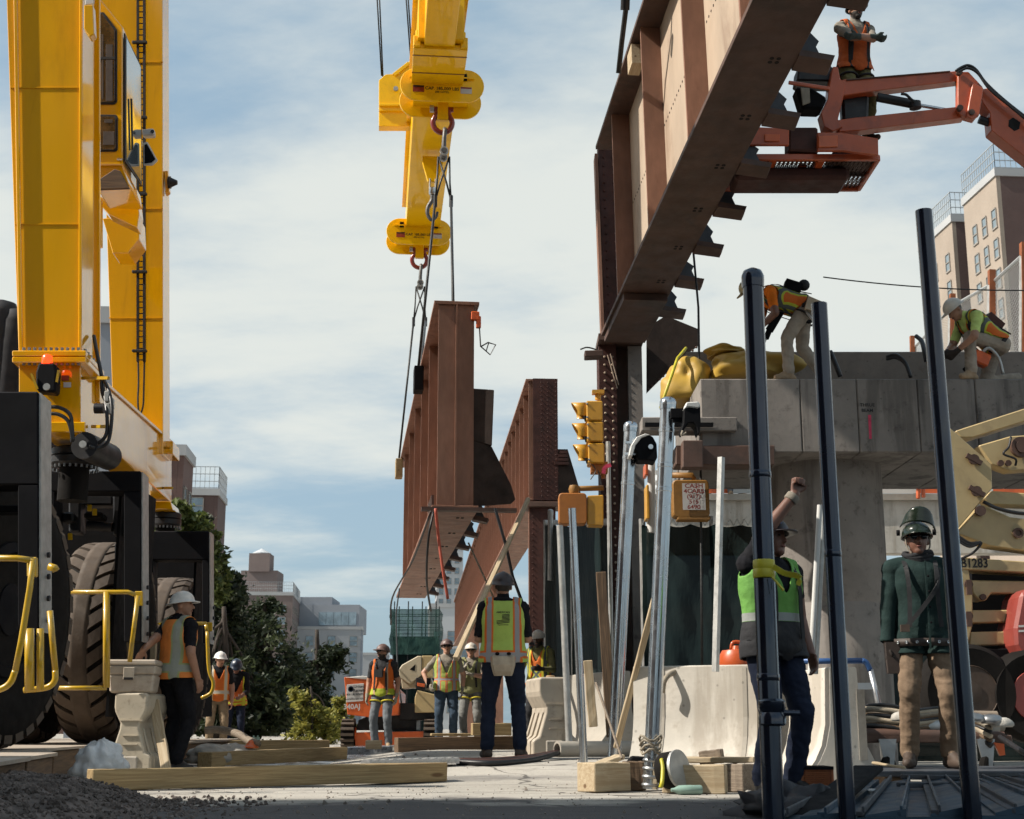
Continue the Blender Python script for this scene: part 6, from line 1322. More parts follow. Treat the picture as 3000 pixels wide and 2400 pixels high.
b = MB(); b.beam(P(2310, 242, Yl - .15), P(2430, 260, Yl - .15), .03, .045); b.build('front_rail', 'orange_paint', lift, bevel=.008)
lp('control_console', [(2340, 190), (2440, 192), (2440, 238), (2335, 235)], Yl + .1, .3, 'blacksteel', bevel=.02)
lp('pivot_housing', [(2312, 372), (2396, 372), (2400, 445), (2312, 440)], Yl - .05, .3, 'rivetsteel', bevel=.02)
lp('step_box', [(2440, 440), (2570, 440), (2570, 462), (2440, 462)], Yl + .1, .6, 'rivetsteel', bevel=.02)
lp('canvas_bag', [(2330, 252), (2380, 256), (2425, 285), (2410, 320), (2350, 318)], Yl - .1, .25, 'dark', bevel=.03)
lp('hanging_rag', [(2346, 256), (2372, 258), (2374, 300), (2352, 308)], Yl - .16, .02, 'glove_grey', bevel=.004)
# ---------------------------------------------------------------- cream boom lift, right edge
Yr = 13.2
cl = T('boom_lift', 'cream boom lift cut off by the right edge numbered B1283', 'boom lift', P(2950, 2090, Yr))
def cp(name, pts, Y_, d_, m='cream_paint', parent=None, bevel=.01): b = MB(); b.prism(pp(pts, Y_), (0, d_, 0)); return b.build(name, m, parent or cl, bevel=bevel)
kp = cp('knuckle_plate', [(2782, 1252), (2905, 1360), (2908, 1430), (2800, 1558), (2785, 1545)], Yr, .06)
for x_, y_ in ((2852, 1347), (2860, 1440)): b = MB(); q = P(x_, y_, Yr - .01); b.cyl(q, q - V(0, .03, 0), .05, n=12); b.box(q - V(0, .02, 0), (.16, .03, .045), Matrix.Rotation(R(30), 3, 'Y')); b.build('pin_keeper', 'girder_dark', kp, 'auto')
cp('upper_boom', [(2800, 1262), (2830, 1252), (3100, 1165), (3100, 1205), (2850, 1282), (2815, 1282)], Yr + .1, .25)
cp('knuckle_arm', [(2868, 1305), (2960, 1278), (3080, 1270), (3080, 1370), (2960, 1380), (2905, 1360)], Yr + .08, .2)
b = MB(); q = P(2988, 1312, Yr + .06); b.cyl(q, q - V(0, .05, 0), .10, n=18); b.cyl(q - V(0, .04, 0), q - V(0, .07, 0), .06, n=14); b.build('pulley', 'girder_dark', cl, 'auto')
b = MB(); b.tube(bez([P(2962, 1280, Yr), P(2955, 1310, Yr - .02), P(2940, 1330, Yr - .02), P(2975, 1345, Yr - .02), P(2975, 1365, Yr)], 5), .011, 6); b.build('hose', 'hose', cl, True)
for x_ in (2930, 2952): b = MB(); q = P(x_, 1358, Yr + .07); b.cyl(q, q - V(0, .03, 0), .03, n=12); b.build('pin', 'girder_dark', cl, 'auto')
cp('link_arm', [(2880, 1460), (2905, 1438), (3080, 1450), (3080, 1485), (2900, 1478)], Yr + .12, .2)
cp('lower_boom', [(2800, 1562), (2880, 1478), (2960, 1515), (3080, 1530), (3080, 1625), (2900, 1600)], Yr + .05, .22)
b = MB(); q = P(2982, 1562, Yr + .04); b.lathe([(.05, 0), (.05, .02), (.03, .02), (.03, .005)], q, V(0, -1, 0), 16); b.build('grease_port', 'girder_dark', cl, 'auto')
b = MB(); q = P(2870, 1498, Yr + .03); b.cyl(q, q - V(0, .04, 0), .05, n=14); b.build('pin', 'girder_dark', cl, 'auto')
b = MB(); b.tube(bez([P(2880, 1470, Yr), P(2930, 1492, Yr - .03), P(3000, 1505, Yr - .03), P(3080, 1500, Yr)], 6), .018, 8); b.build('hose', 'hose', cl, True)
for k in range(3): b = MB(); b.tube(bez([P(2800, 1565 + k * 8, Yr), P(2840, 1590 + k * 6, Yr - .03), P(2875, 1590, Yr - .03), P(2850, 1620, Yr - .02), P(2810, 1640, Yr)], 6), .012, 8); b.build('hose', 'hose', cl, True)
tb = cp('top_beam', [(2806, 1632), (3080, 1650), (3080, 1682), (2806, 1668)], Yr, .3)
text('B1283', .12, 'ink', tb, P(2855, 1651, Yr - .006), (1, 0, 0), UP, True, sx=.85)
cp('side_post', [(2800, 1665), (2838, 1668), (2850, 1740), (2850, 1830), (2836, 1890), (2802, 1890)], Yr + .01, .25)
for yy in (1712, 1805): b = MB(); q = P(2836, yy, Yr); b.cyl(q, q - V(0, .03, 0), .04, n=12); b.box(q - V(0, .02, .03), (.05, .03, .14)); b.build('pin_keeper', 'girder_dark', cl, 'auto')
cp('folded_arm', [(2845, 1700), (3080, 1704), (3080, 1742), (2905, 1738), (2888, 1760), (2870, 1760), (2850, 1738)], Yr + .05, .2)
cp('folded_arm', [(2848, 1788), (3080, 1786), (3080, 1820), (2846, 1826)], Yr + .05, .2)
cp('folded_arm', [(2842, 1852), (3080, 1846), (3080, 1888), (2840, 1892)], Yr + .05, .2)
b = MB(); q = P(2878, 1750, Yr + .04); b.cyl(q, q - V(0, .03, 0), .03, n=12); b.build('pin', 'girder_dark', cl, 'auto')
cp('boom_interior', [(2845, 1668), (3080, 1680), (3080, 1900), (2840, 1900)], Yr + .4, .1, 'dark')
cw = cp('counterweight', [(2990, 1740), (3010, 1725), (3120, 1725), (3120, 1930), (2995, 1930), (2975, 1890), (2972, 1840)], Yr - .25, .5, 'red_weight', bevel=.03)
for yy in (1832, 1846): cp('stripe', [(2985, yy), (3100, yy - 4), (3100, yy + 2), (2985, yy + 6)], Yr - .256, .004, 'decalwhite', cw, 0)
cp('chassis', [(2850, 1945), (3100, 1940), (3100, 2050), (2895, 2050), (2870, 2000)], Yr - .1, .9, 'red_weight', bevel=.02)
cp('chassis_edge', [(2852, 1935), (2990, 1935), (2990, 1943), (2852, 1943)], Yr - .12, .1, 'orange_far')
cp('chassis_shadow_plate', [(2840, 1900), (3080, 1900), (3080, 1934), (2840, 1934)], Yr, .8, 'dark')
for (x_, y_, rr) in ((2845, 2030, .44), (3040, 2040, .42)):
    w_ = MB(); q = P(x_, y_, Yr - .35); w_.lathe([(rr * .55, 0), (rr * .9, -.02), (rr, .05), (rr, .25), (rr * .9, .32), (rr * .55, .30)], q, V(0, 1, 0), 36); ty = w_.build('tyre', 'rubber_dark', cl, 'auto')
    w_ = MB(); w_.lathe([(rr * .56, 0), (rr * .55, -.01), (rr * .5, .05), (rr * .25, .06), (rr * .22, -.01), (.03, -.02)], q + V(0, -.005, 0), V(0, 1, 0), 28); w_.build('rim', 'red_weight' if x_ > 3000 else 'boot_brown', ty, 'auto')
# ---------------------------------------------------------------- orange boom lift in the middle distance
Ym = 27.0
ol = T('boom_lift', 'orange and cream boom lift parked behind the workers numbered 340AJ', 'boom lift', P(1140, 2185, Ym))
def op(name, pts, Y_, d_, m='orange_far', parent=None, bevel=.012): b = MB(); b.prism(pp(pts, Y_), (0, d_, 0)); return b.build(name, m, parent or ol, bevel=bevel)
cwt = op('counterweight', [(1008, 1984), (1060, 1982), (1130, 1990), (1170, 2030), (1168, 2095), (1085, 2102), (1018, 2094)], Ym - .3, 1.6)
op('hood_top', [(1010, 1985), (1062, 1980), (1140, 1988), (1134, 1995), (1060, 1990)], Ym - .31, 1.5, 'white_paint', cwt)
pn = op('sign_panel', [(1016, 2006), (1066, 2002), (1064, 2054), (1014, 2058)], Ym - .31, .008, 'decalwhite', cwt)
b = MB(); q = P(1028, 2019, Ym - .325); b.lathe([(.055, 0), (.055, .006), (.035, .006), (.035, 0)], q, V(0, -1, 0), 16); b.build('emblem', 'hat_navy', pn)
text('United', .075, 'ink', pn, P(1052, 2012, Ym - .322), (1, 0, .03), UP, True); text('Rentals', .075, 'ink', pn, P(1052, 2023, Ym - .322), (1, 0, .03), UP, True)
for yy in (2035, 2048): text('800 UR RENTS' if yy < 2040 else 'unitedrentals.com', .05 if yy < 2040 else .045, 'ink', pn, P(1040, yy, Ym - .322), (1, 0, .03), UP, True)
text('340AJ', .13, 'decalwhite', cwt, P(1031, 2071, Ym - .31), (1, 0, .03), UP, True)
op('turntable', [(1170, 2060), (1290, 2060), (1290, 2110), (1170, 2110)], Ym, 1.2, 'blacksteel')
op('cream_housing', [(1222, 2022), (1275, 2035), (1275, 2088), (1215, 2088), (1215, 2045)], Ym - .2, 1.0, 'cream_paint')
op('boom_face', [(1168, 1962), (1178, 1948), (1224, 1922), (1235, 1922), (1235, 1980), (1200, 2005), (1170, 1985)], Ym - .1, .4, 'cream_pale')
op('boom_end', [(1236, 1921), (1268, 1921), (1270, 1985), (1236, 1985)], Ym - .09, .4, 'cream_paint')
op('boom_mark', [(1200, 1962), (1217, 1946), (1215, 1966)], Ym - .106, .006, 'dark')
op('lower_arm', [(1175, 1990), (1255, 1975), (1268, 2000), (1262, 2025), (1220, 2015), (1178, 2018)], Ym, .5, 'cream_pale')
op('valve_bank', [(1218, 1985), (1248, 1990), (1245, 2025), (1218, 2018)], Ym - .15, .1, 'blacksteel')
op('warning_plate', [(1222, 2000), (1245, 2004), (1244, 2014), (1222, 2010)], Ym - .16, .01, 'orange_far')
op('engine_bay', [(1085, 2095), (1220, 2095), (1220, 2140), (1040, 2140), (1050, 2110)], Ym + .1, 1.0, 'blacksteel')
op('chassis', [(1040, 2146), (1262, 2142), (1262, 2184), (1040, 2186)], Ym - .2, 1.4)
for x_ in (1021, 1262):
    q = P(x_, 2152, Ym - .1); b = MB(); rr = S(38, Ym); b.lathe([(rr * .6, -.13), (rr * .95, -.12), (rr, -.06), (rr, .06), (rr * .95, .12), (rr * .6, .13)], q, V(1, 0, 0), 30); ty = b.build('tyre', 'rubber_dark', ol, 'auto')
    for k in range(16):
        t = 2 * math.pi * k / 16; b = MB(); b.box((0, 0, rr + .012), (.24, .05, .05)); b.build('tread_lug', 'rubber', ty, world=Matrix.Translation(q) @ Matrix.Rotation(t, 4, 'X'))
    b = MB(); b.lathe([(rr * .58, 0), (rr * .5, .02), (.03, .03)], q + V(.12, 0, 0), V(1, 0, 0), 20); b.build('rim', 'orange_far', ty, 'auto')
# ---------------------------------------------------------------- barriers
def jersey(label, name, c_, dirn, ln, h_=.86, m='concrete_pale', group='concrete barriers'):
    dirn = Vector(dirn).normalized(); nor = dirn.cross(UP).normalized(); rt = T(name, label, 'barrier', c_, group)
    prof = [(-.30, 0), (-.30, .07), (-.20, .20), (-.15, .30), (-.115, .45), (-.10, h_ - .01), (-.09, h_), (.09, h_), (.10, h_ - .01), (.115, .45), (.15, .30), (.20, .20), (.30, .07), (.30, 0)]
    fr = frame(dirn, -nor, UP, c_); b = MB(); b.prism([(-ln / 2, y, z) for y, z in prof], (ln, 0, 0)); body = b.build('body', m, rt, 'auto', 0, fr)
    return rt, fr
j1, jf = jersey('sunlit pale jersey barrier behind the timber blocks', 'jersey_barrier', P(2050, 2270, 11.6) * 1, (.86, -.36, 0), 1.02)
for x_ in (-.28, .40): b = MB(); b.prism([(x_, y - .003, z) for y, z in [(-.30, .07), (-.20, .20), (-.15, .30), (-.115, .45), (-.10, .84), (-.103, .84), (-.118, .45), (-.153, .30), (-.203, .20), (-.303, .07)]], (.035, 0, 0)); b.build('groove', 'concrete_mid', j1, world=jf); b = MB(); b.prism([(x_, y + .003, z) for y, z in [(.30, .07), (.20, .20), (.15, .30), (.115, .45), (.10, .84), (.103, .84), (.118, .45), (.153, .30), (.203, .20), (.303, .07)]], (.035, 0, 0)); b.build('groove', 'concrete_mid', j1, world=jf)
j2, jf2 = jersey('second jersey barrier end on behind the waving worker', 'jersey_barrier', P(2392, 2300, 11.1) * 1, (.10, -.99, 0), 1.5)
b = MB(); b.box((.752, .12, .45), (.006, .06, .5)); b.build('end_slot', 'concrete_mid', j2, world=jf2)
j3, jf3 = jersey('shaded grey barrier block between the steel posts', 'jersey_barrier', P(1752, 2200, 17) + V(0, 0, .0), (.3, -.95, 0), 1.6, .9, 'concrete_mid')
def waterbarrier(label, c_, yaw, k, mcol, group='plastic water barriers'):
    rt = T('water_barrier', label, 'barrier', c_, group); W_ = Matrix.Translation(c_) @ Matrix.Rotation(R(yaw), 4, 'Z') @ Matrix.Scale(k, 4)
    prof = [(-.30, 0), (-.30, .20), (-.27, .23), (-.215, .26), (-.13, .55), (-.125, .62), (-.20, .76), (-.215, .82), (-.215, .97), (-.19, 1.0), (.19, 1.0), (.215, .97), (.215, .82), (.20, .76), (.125, .62), (.13, .55), (.215, .26), (.27, .23), (.30, .20), (.30, 0)]
    b = MB(); b.prism([(x, -.42, z) for x, z in prof], (0, .95, 0)); o = b.build('shell', mcol, rt, bevel=.025, world=W_); o.modifiers['bevel'].segments = 3
    b = MB(); b.box((0, -.425, .13), (.26, .03, .17)); b.build('fork_pocket', 'concrete_mid', rt, bevel=.02, world=W_)
    for z in (.36, .47, .66): b = MB(); b.box((.02, -.428, z), (.20 + .1 * (z > .6), .02, .012)); b.build('moulded_rib', mcol, rt, world=W_)
    b = MB(); b.lathe([(.06, 0), (.06, .02), (.05, .03)], (0, -.1, 1.0), n=16); b.build('filler_cap', 'cardboard', rt, 'auto', world=W_)
    for i in range(3): 
        for e in (-1, 1): b = MB(); b.tube([(e * .305, -.3 + i * .3, .02), (e * .305, -.3 + i * .3, .2), (e * .23, -.3 + i * .3, .27), (e * .137, -.3 + i * .3, .56)], .014, 6); b.build('moulded_rib', mcol, rt, world=W_)
    return rt
cA = G(388, 2272, 0); cA = V(P(388, 2200, 14.3).x, 14.55, 0)
waterbarrier('scuffed cream water barrier carrying the white crate at left', cA, -4, .78, 'plastic_cream')
waterbarrier('weathered cream water barrier right of the lime vest worker', V(P(1608, 2200, 15.6).x, 15.4, .135), 10, .83, 'plastic_grey')
# crate on the left barrier
rt = T('plastic_crate', 'dirty white plastic crate standing on the cream barrier', 'crate', cA + UP * .78)
xw = S(66, 14.2); zc0 = .782; zc1 = P(380, 1932, 14.2).z; W_ = Matrix.Translation(V(P(378, 2000, 14.2).x, 14.4, zc0)) @ Matrix.Rotation(R(4), 4, 'Z'); hh_ = zc1 - zc0
b = MB(); t_ = .02; 
def tap(w_, d_, w2, d2, z0, z1): b.hexa([(-w_, -d_, z0), (w_, -d_, z0), (w_, d_, z0), (-w_, d_, z0)], [(-w2, -d2, z1), (w2, -d2, z1), (w2, d2, z1), (-w2, d2, z1)])
tap(xw * .90, .16, xw * .98, .18, 0, hh_ * .55); b.build('crate_body', 'bin_white', rt, bevel=.02, world=W_)
b = MB(); tap(xw * 1.0, .185, xw * 1.03, .195, hh_ * .55, hh_ * .82); tap(xw * 1.04, .20, xw * 1.02, .195, hh_ * .83, hh_); b.build('crate_rim', 'bin_white', rt, bevel=.015, world=W_)
b = MB(); b.box((-.02, -.205, hh_ * .58), (.11, .01, .12)); lbl = b.build('handle_recess', 'plastic_grey', rt, bevel=.01, world=W_); b = MB(); b.box((-.02, -.212, hh_ * .42), (.09, .006, .025)); b.build('label', 'ink', lbl, world=W_)
timber('short wooden stick standing up behind the white crate', P(380, 1955, 14.7), P(378, 1873, 14.7), .05, .03, 'timber_pale', 'stick', 'stick', up=V(0, 1, 0))
timber('timber stake leaning behind the cream barrier, its top above the crate', P(430, 2245, 15.4), P(452, 1852, 15.4), .06, .05, 'timber_pale', 'stake', 'timber_stake', up=V(0, 1, 0))
timber('wide pale plank leaning against the right side of the cream barrier', P(488, 2258, 14.1), P(452, 2055, 14.5), .10, .04, 'timber_pale', 'plank', 'plank', up=V(0, 1, 0))
# ---------------------------------------------------------------- timbers on the ground
def gt(label, px0, px1, y0, y1, Y0, Y1, w_, h_, m='timber', z0=0, z1=0, name='timber_beam'):
    a = P(px0, y0, Y0); c_ = P(px1, y1, Y1); a.z = z0 + h_ / 2 + .004; c_.z = z1 + h_ / 2 + .004
    return timber(label, a, c_, w_, h_, m, name=name, group='timbers lying on the ground')
gt('long front timber lying across the ground below the white hat worker', 262, 1298, 2280, 2265, 10.35, 11.9, .15, .15, 'timber', 0, .01)
gt('thick timber lying behind the front timber at left', 600, 1000, 2220, 2200, 16.2, 19.8, .18, .17, 'timber', .0, .01)
gt('upper timber of the pair lying left of the orange vest worker', 640, 960, 2190, 2180, 21.5, 22.5, .15, .25, 'timber', .0, .0)
gt('dark timber lying behind the lime vest worker from the orange worker', 1160, 1500, 2185, 2170, 20.0, 20.6, .20, .20, 'timber_dark', .10, .12)
gt('thin plank lying on the dark timber', 1262, 1390, 2158, 2155, 20.8, 20.9, .22, .035, 'timber', .32, .32, 'plank')
gt('square timber block on the dark timber behind the lime vest worker', 1382, 1496, 2145, 2145, 20.2, 20.3, .16, .17, 'timber', .33, .33, 'timber_block')
gt('small timber block left of the orange vest worker feet', 1072, 1118, 2180, 2180, 23.0, 23.0, .16, .14, 'timber_pale', .10, .10, 'timber_block')
gt('pale timber block at the foot of the left galvanised pole', 1716, 1822, 2270, 2270, 10.2, 10.4, .20, .20, 'timber_pale', 0, 0, 'timber_block')
gt('dark timber block next to the right galvanised pole', 1826, 1890, 2270, 2270, 10.55, 10.55, .20, .20, 'timber_dark', 0, 0, 'timber_block')
gt('long pale timber in front of the jersey barrier', 1945, 2128, 2290, 2288, 10.1, 10.0, .20, .19, 'timber_pale', 0, 0)
gt('grey timber block right of the long pale timber', 2130, 2195, 2285, 2285, 10.35, 10.2, .14, .19, 'timber_grey', 0, 0, 'timber_block')
gt('flat pale board lying on top of the long timber by the jersey barrier', 1900, 2215, 2230, 2225, 10.6, 10.4, .32, .04, 'timber_pale', .195, .195, 'plank')
timber('square timber end standing on the flat board', P(2052, 2222, 10.5) , P(2118, 2215, 10.45), .12, .10, 'timber_grey', 'timber block', 'timber_block')
timber('pale offcut lying across the timber blocks behind the poles', P(1722, 2255, 10.9), P(1815, 2218, 11.3), .10, .04, 'timber_pale', 'plank', 'plank')
timber('thin wooden strip standing behind the grey barrier block', P(1738, 2130, 14), P(1722, 1935, 14), .09, .02, 'timber_pale', 'plank', 'plank', up=V(0, 1, 0))
# ---------------------------------------------------------------- plates, pipes and cables on the ground
b = MB(); z = .006; b.hexa([G(640, 2262) + UP * z, G(1350, 2244) + UP * z, G(1400, 2205) + UP * z, G(720, 2212) + UP * z], [G(640, 2262) + UP * .02, G(1350, 2244) + UP * .02, G(1400, 2205) + UP * .02, G(720, 2212) + UP * .02]); tag(b.build('road_plate', 'wetplate'), 'wet steel road plate with grit behind the front timber', 'road plate')
b = MB(); b.prism([P(1003, 2190, 23.4), P(1150, 2186, 23.4), P(1150, 2222, 23.4), P(1003, 2226, 23.4)], (0, 1.6, 0)); tag(b.build('plate_stack', 'wetplate', bevel=.01), 'low stack of pale steel sheets under the orange vest worker', 'plate stack')
a, c_ = P(1070, 2236, 12.6), P(1332, 2228, 13.0)
rt = T('diamond_plate', 'pale diamond plate strip lying behind the front timber', 'metal strip', (a + c_) / 2)
b = MB(); b.beam(a, c_, .20, .05); b.build('strip', 'aluminium', rt)
b = MB(); d_ = (c_ - a).normalized(); sd2 = d_.cross(UP)
for i in range(22):
    for k in range(3): q = a.lerp(c_, (i + .5) / 22) + sd2 * (k - 1) * .06 + UP * .027; e = d_ * .018 + sd2 * .018 * (1 if (i + k) % 2 else -1); b.beam(q - e, q + e, .012, .008)
for i in range(22): q = a.lerp(c_, (i + .5) / 22) + sd2 * .102; e = d_ * .02 + UP * .012; b.beam(q - e, q + e, .01, .012)
b.build('tread_pattern', 'galv_dull', rt, kind='stuff')
for i in range(4):
    b = MB(); b.tube(bez([P(1338, 2232, 13.0 + i * .04) + UP * (.01 * (i % 2)), P(1450, 2236 - i * 3, 12.9 + i * .1), P(1560, 2226 - i * 3, 13.3 + i * .06), P(1640, 2205 - i, 13.9 + i * .05)], 8), .025, 8); tag(b.build('cable', ('hose', 'rivetsteel', 'hose', 'rivetsteel')[i], smooth=True), ('nearest black cable at the lime vest worker feet', 'reddish cable lying behind the nearest black cable', 'third cable of the bundle at the lime vest worker feet', 'rearmost reddish cable of the bundle at the lime vest worker feet')[i], 'cable', 'cables on the ground')
b = MB(); a, c_ = P(1632, 2195, 13.9), P(1880, 2188, 14.4); a.z = c_.z = .24; d_ = (c_ - a).normalized(); b.lathe([(.055, .10), (.055, 0), (.075, 0), (.075, (c_ - a).length)], a, d_, 20); tag(b.build('conduit_pipe', 'concrete_mid', smooth='auto'), 'grey pipe lying right of the weathered water barrier', 'pipe')
for i, pts in enumerate(([(1742, 2000), (1747, 1985), (1758, 1975)], )): pass
# debris stones
rnd = random.Random(5)
def rock(r_, n=1):
    b = MB(); vs = [Vector(v).normalized() for v in ((1, 1, 1), (1, -1, -1), (-1, 1, -1), (-1, -1, 1), (1, 0, 0), (-1, 0, 0), (0, 1, 0), (0, -1, 0), (0, 0, 1), (0, 0, -1))]
    bm = bmesh.new(); 
    for v in vs: bm.verts.new(v * r_ * rnd.uniform(.7, 1.2))
    bmesh.ops.convex_hull(bm, input=bm.verts); me = bpy.data.meshes.new('rock'); bm.to_mesh(me); bm.free(); return me
rocks = [rock(1) for _ in range(6)]
bd_ = MB(); rr2 = random.Random(12); vb = [Vector(v.co) for v in rocks[2].vertices]; fb_ = [tuple(p.vertices) for p in rocks[2].polygons]
for i in range(2700):
    px_, py_ = rr2.uniform(300, 2900), 2205 + 200 * rr2.random() ** 1.3; g_ = G(px_, py_); s_ = .0025 + .007 * rr2.random() ** 3 + (.018 * rr2.random() if i < 70 else 0); q = Matrix.Rotation(rr2.uniform(0, 6), 3, 'Z') @ Matrix.Rotation(rr2.uniform(0, 6), 3, 'X'); g_.z = gh(g_.x, g_.y) + s_ * .4
    bd_.add([g_ + q @ (v * s_) for v in vb], fb_)
o = bd_.build('grit', 'stone'); o['kind'] = 'stuff'; tag(o, 'fine loose grit scattered over the pale ground', 'grit')
for i, (x_, y_, s_) in enumerate(((1700, 2228, .035), (1730, 2238, .03), (2190, 2330, .03), (1560, 2222, .03))):
    g_ = G(x_, y_); o = link(rocks[i].copy(), 'rock', 'stone_pale', None, world=Matrix.Translation(g_ + UP * (gh(g_.x, g_.y) + s_ * .5)) @ Matrix.Diagonal((s_ * 1.3, s_, s_ * .8, 1))); tag(o, ('pale stone lying left of the timber block', 'pale stone touching the timber block corner', 'pale stone near the waving worker foot', 'pale stone by the lime vest worker heel')[i], 'stone')
# gravel heap lower left
b = MB(); n_ = 46; gx0, gx1, gy0, gy1 = -3.5, -1.75, 5.6, 9.6; vs = []
def heap(x, y):
    u = (x + 2.85) / .75; v = (y - 7.9) / 1.7; f = max(0, 1 - u * u * .7 - v * v)
    return .20 * f + .03 * noise.noise(Vector((x * 4, y * 4, 1))) * min(1, f * 3) - .012
for j in range(n_ + 1):
    for i in range(n_ + 1): x, y = gx0 + (gx1 - gx0) * i / n_, gy0 + (gy1 - gy0) * j / n_; vs.append((x, y, heap(x, y)))
b.add(vs, [(j * (n_ + 1) + i, j * (n_ + 1) + i + 1, (j + 1) * (n_ + 1) + i + 1, (j + 1) * (n_ + 1) + i) for j in range(n_) for i in range(n_)])
rt = T('gravel_heap', 'heap of dark gravel in the lower left corner', 'gravel', (-2.8, 7.9, 0)); rt['kind'] = 'stuff'; b.build('heap', 'pebble', rt, True)
b = MB(); vs = []; fs = []; base = [(Vector(v.co)) for v in rocks[0].vertices]; bf = [tuple(p.vertices) for p in rocks[0].polygons]
for i in range(5200):
    x = rnd.gauss(-2.7, .5); y = rnd.gauss(7.9, .85)
    if not (gx0 < x < gx1 + .3 and gy0 < y < gy1): continue
    h_ = max(heap(x, y), 0 if x > gx1 - .2 else -1)
    if h_ < 0: h_ = 0
    s_ = rnd.uniform(.006, .017); q = Matrix.Rotation(rnd.uniform(0, 6), 3, 'Z') @ Matrix.Rotation(rnd.uniform(0, 6), 3, 'X')
    b.add([V(x, y, h_ + s_ * .3) + q @ (v * s_) for v in base], bf)
b.build('pebbles', 'pebble', rt, kind='stuff')
# white plastic bag beside the left barrier
def tarp(name, label, c_, rx, ry, rz, m, seed, dirn, group):
    b = MB(); b.ball((0, 0, 0), 1, n=72); vs = []; dirn = Vector(dirn).normalized()
    for v in b.v:
        v = Vector(v); w_ = v + .35 * Vector((noise.noise(v * 1.5 + V(seed, 0, 0)), noise.noise(v * 1.5 + V(0, seed, 0)), noise.noise(v * 1.5 + V(0, 0, seed))))
        k = 1 + .45 * noise.noise(v * 1.1 + V(seed, 1, 0)) + .055 * (1 - 2 * abs(math.sin(w_.dot(dirn) * 3.2 + seed))) + .012 * math.sin(w_.dot(dirn.orthogonal()) * 9)
        fl = 1.0 + (.35 * (-v.z) ** 2 if v.z < 0 else 0); vs.append(Vector(c_) + V(v.x * rx * k * fl, v.y * ry * k * fl, max(v.z * rz * k, -rz * .55)))
    b.v = [tuple(v) for v in vs]; return tag(b.build(name, m, smooth=True), label, 'tarp', group)
def blob(name, label, c_, rx, ry, rz, m, cat, amp=.35, seed=0, n=28, group=None, freq=2.5):
    b = MB(); b.ball((0, 0, 0), 1, n=n); vs = []
    for v in b.v:
        v = Vector(v); k = 1 + amp * noise.noise(v * freq + V(seed, 0, 0)) + amp * .5 * (1 - 2 * abs(noise.noise(v * freq * 2 + V(0, seed, 0)))); p = V(v.x * rx * k, v.y * ry * k, max(v.z * rz * k, -rz * .45)); vs.append(Vector(c_) + p)
    b.v = [tuple(v) for v in vs]; return tag(b.build(name, m, smooth=True), label, cat, group)
q = P(288, 2235, 11.6); blob('plastic_bag', 'crumpled white plastic bag beside the foot of the cream barrier', V(q.x, 11.6, .12), .19, .15, .19, 'bag', 'plastic bag', .36, 3, 44, None, 2.2)
for i, (x_, y_, Y_, sx) in enumerate(((625, 2192, 17.5, .30), (690, 2185, 18, .26), (610, 2212, 16.6, .24))):
    q = P(x_, y_, Y_); blob('sand_bag', ('dusty grey sandbag behind the white hat worker knee', 'dusty grey sandbag nearest the dark hedge', 'front grey sandbag touching the thick timber')[i], V(q.x, Y_, .10), sx, .22, .13, 'sack', 'sandbag', .25, i * 3.3, 28, 'sandbags')
b = MB(); b.tube(bez([P(600, 2140, 18.6), P(640, 2138, 18.6), P(690, 2148, 18.4), P(730, 2170, 18.2), P(755, 2180, 18)], 6), .05, 10); tag(b.build('rubber_duct', 'timber_grey', smooth=True), 'curved dark rubber duct lying over the sandbags', 'duct')
b = MB(); b.lathe([(.10, 0), (.10, .02), (.07, .03), (.02, .10)], P(735, 2180, 18) - UP * .05, n=14); tag(b.build('cone_base', 'orange_far', smooth='auto'), 'low orange cone base at the end of the rubber duct', 'cone')
for i, x_ in enumerate((743, 755)): b = MB(); b.cyl(P(x_, 2180, 18.6), P(x_, 2160, 18.6), .028, n=12); b.cyl(P(x_, 2160, 18.6), P(x_, 2155, 18.6), .012, n=10); tag(b.build('water_bottle', 'green_glass', smooth='auto'), ('left clear bottle standing beyond the sandbags', 'right clear bottle standing beyond the sandbags')[i], 'bottle', 'bottles beyond the sandbags')
# ground mess round the pole feet
q = P(1985, 2318, 9.9); b = MB(); b.lathe([(.012, 0), (.014, .02), (.03, .05), (.033, .09), (.033, .20), (.028, .21)], V(q.x - .06, 9.75, .036), V(1, .1, 0), 16); tag(b.build('crushed_bottle', 'green_glass', smooth='auto'), 'pale clear bottle lying in front of the long pale timber', 'bottle')
q = P(1985, 2245, 9.95); rt = T('cable_reel', 'dark tyre like reel leaning at the right galvanised pole', 'reel', V(q.x, 9.95, .05))
b = MB(); ax = V(.75, -.62, .15).normalized(); b.lathe([(.08, -.06), (.11, -.07), (.125, -.04), (.125, .04), (.11, .07), (.08, .06)], V(q.x - .04, 9.98, .16), ax, 28); b.build('reel_drum', 'rubber_dark', rt, 'auto')
b = MB(); b.lathe([(.128, .05), (.13, .06), (.13, .072), (.11, .072)], V(q.x - .04, 9.98, .16), ax, 28); b.build('reel_flange', 'galv_dull', rt, 'auto')
b = MB(); b.tube(bez([P(1938, 2225, 9.9), P(1942, 2250, 9.85), P(1940, 2290, 9.8), P(1935, 2308, 9.8)], 6), .014, 8); tag(b.build('strap_coil', 'tape', smooth=True), 'yellow strap hanging at the foot of the right galvanised pole', 'strap')
b = MB(); b.prism([P(1836, 2235, 10.9), P(1852, 2215, 10.9), P(1905, 2218, 10.9), P(1900, 2240, 10.9)], (0, .12, 0)); tag(b.build('black_box', 'dark', bevel=.01), 'small black box on the timber blocks between the poles', 'box')
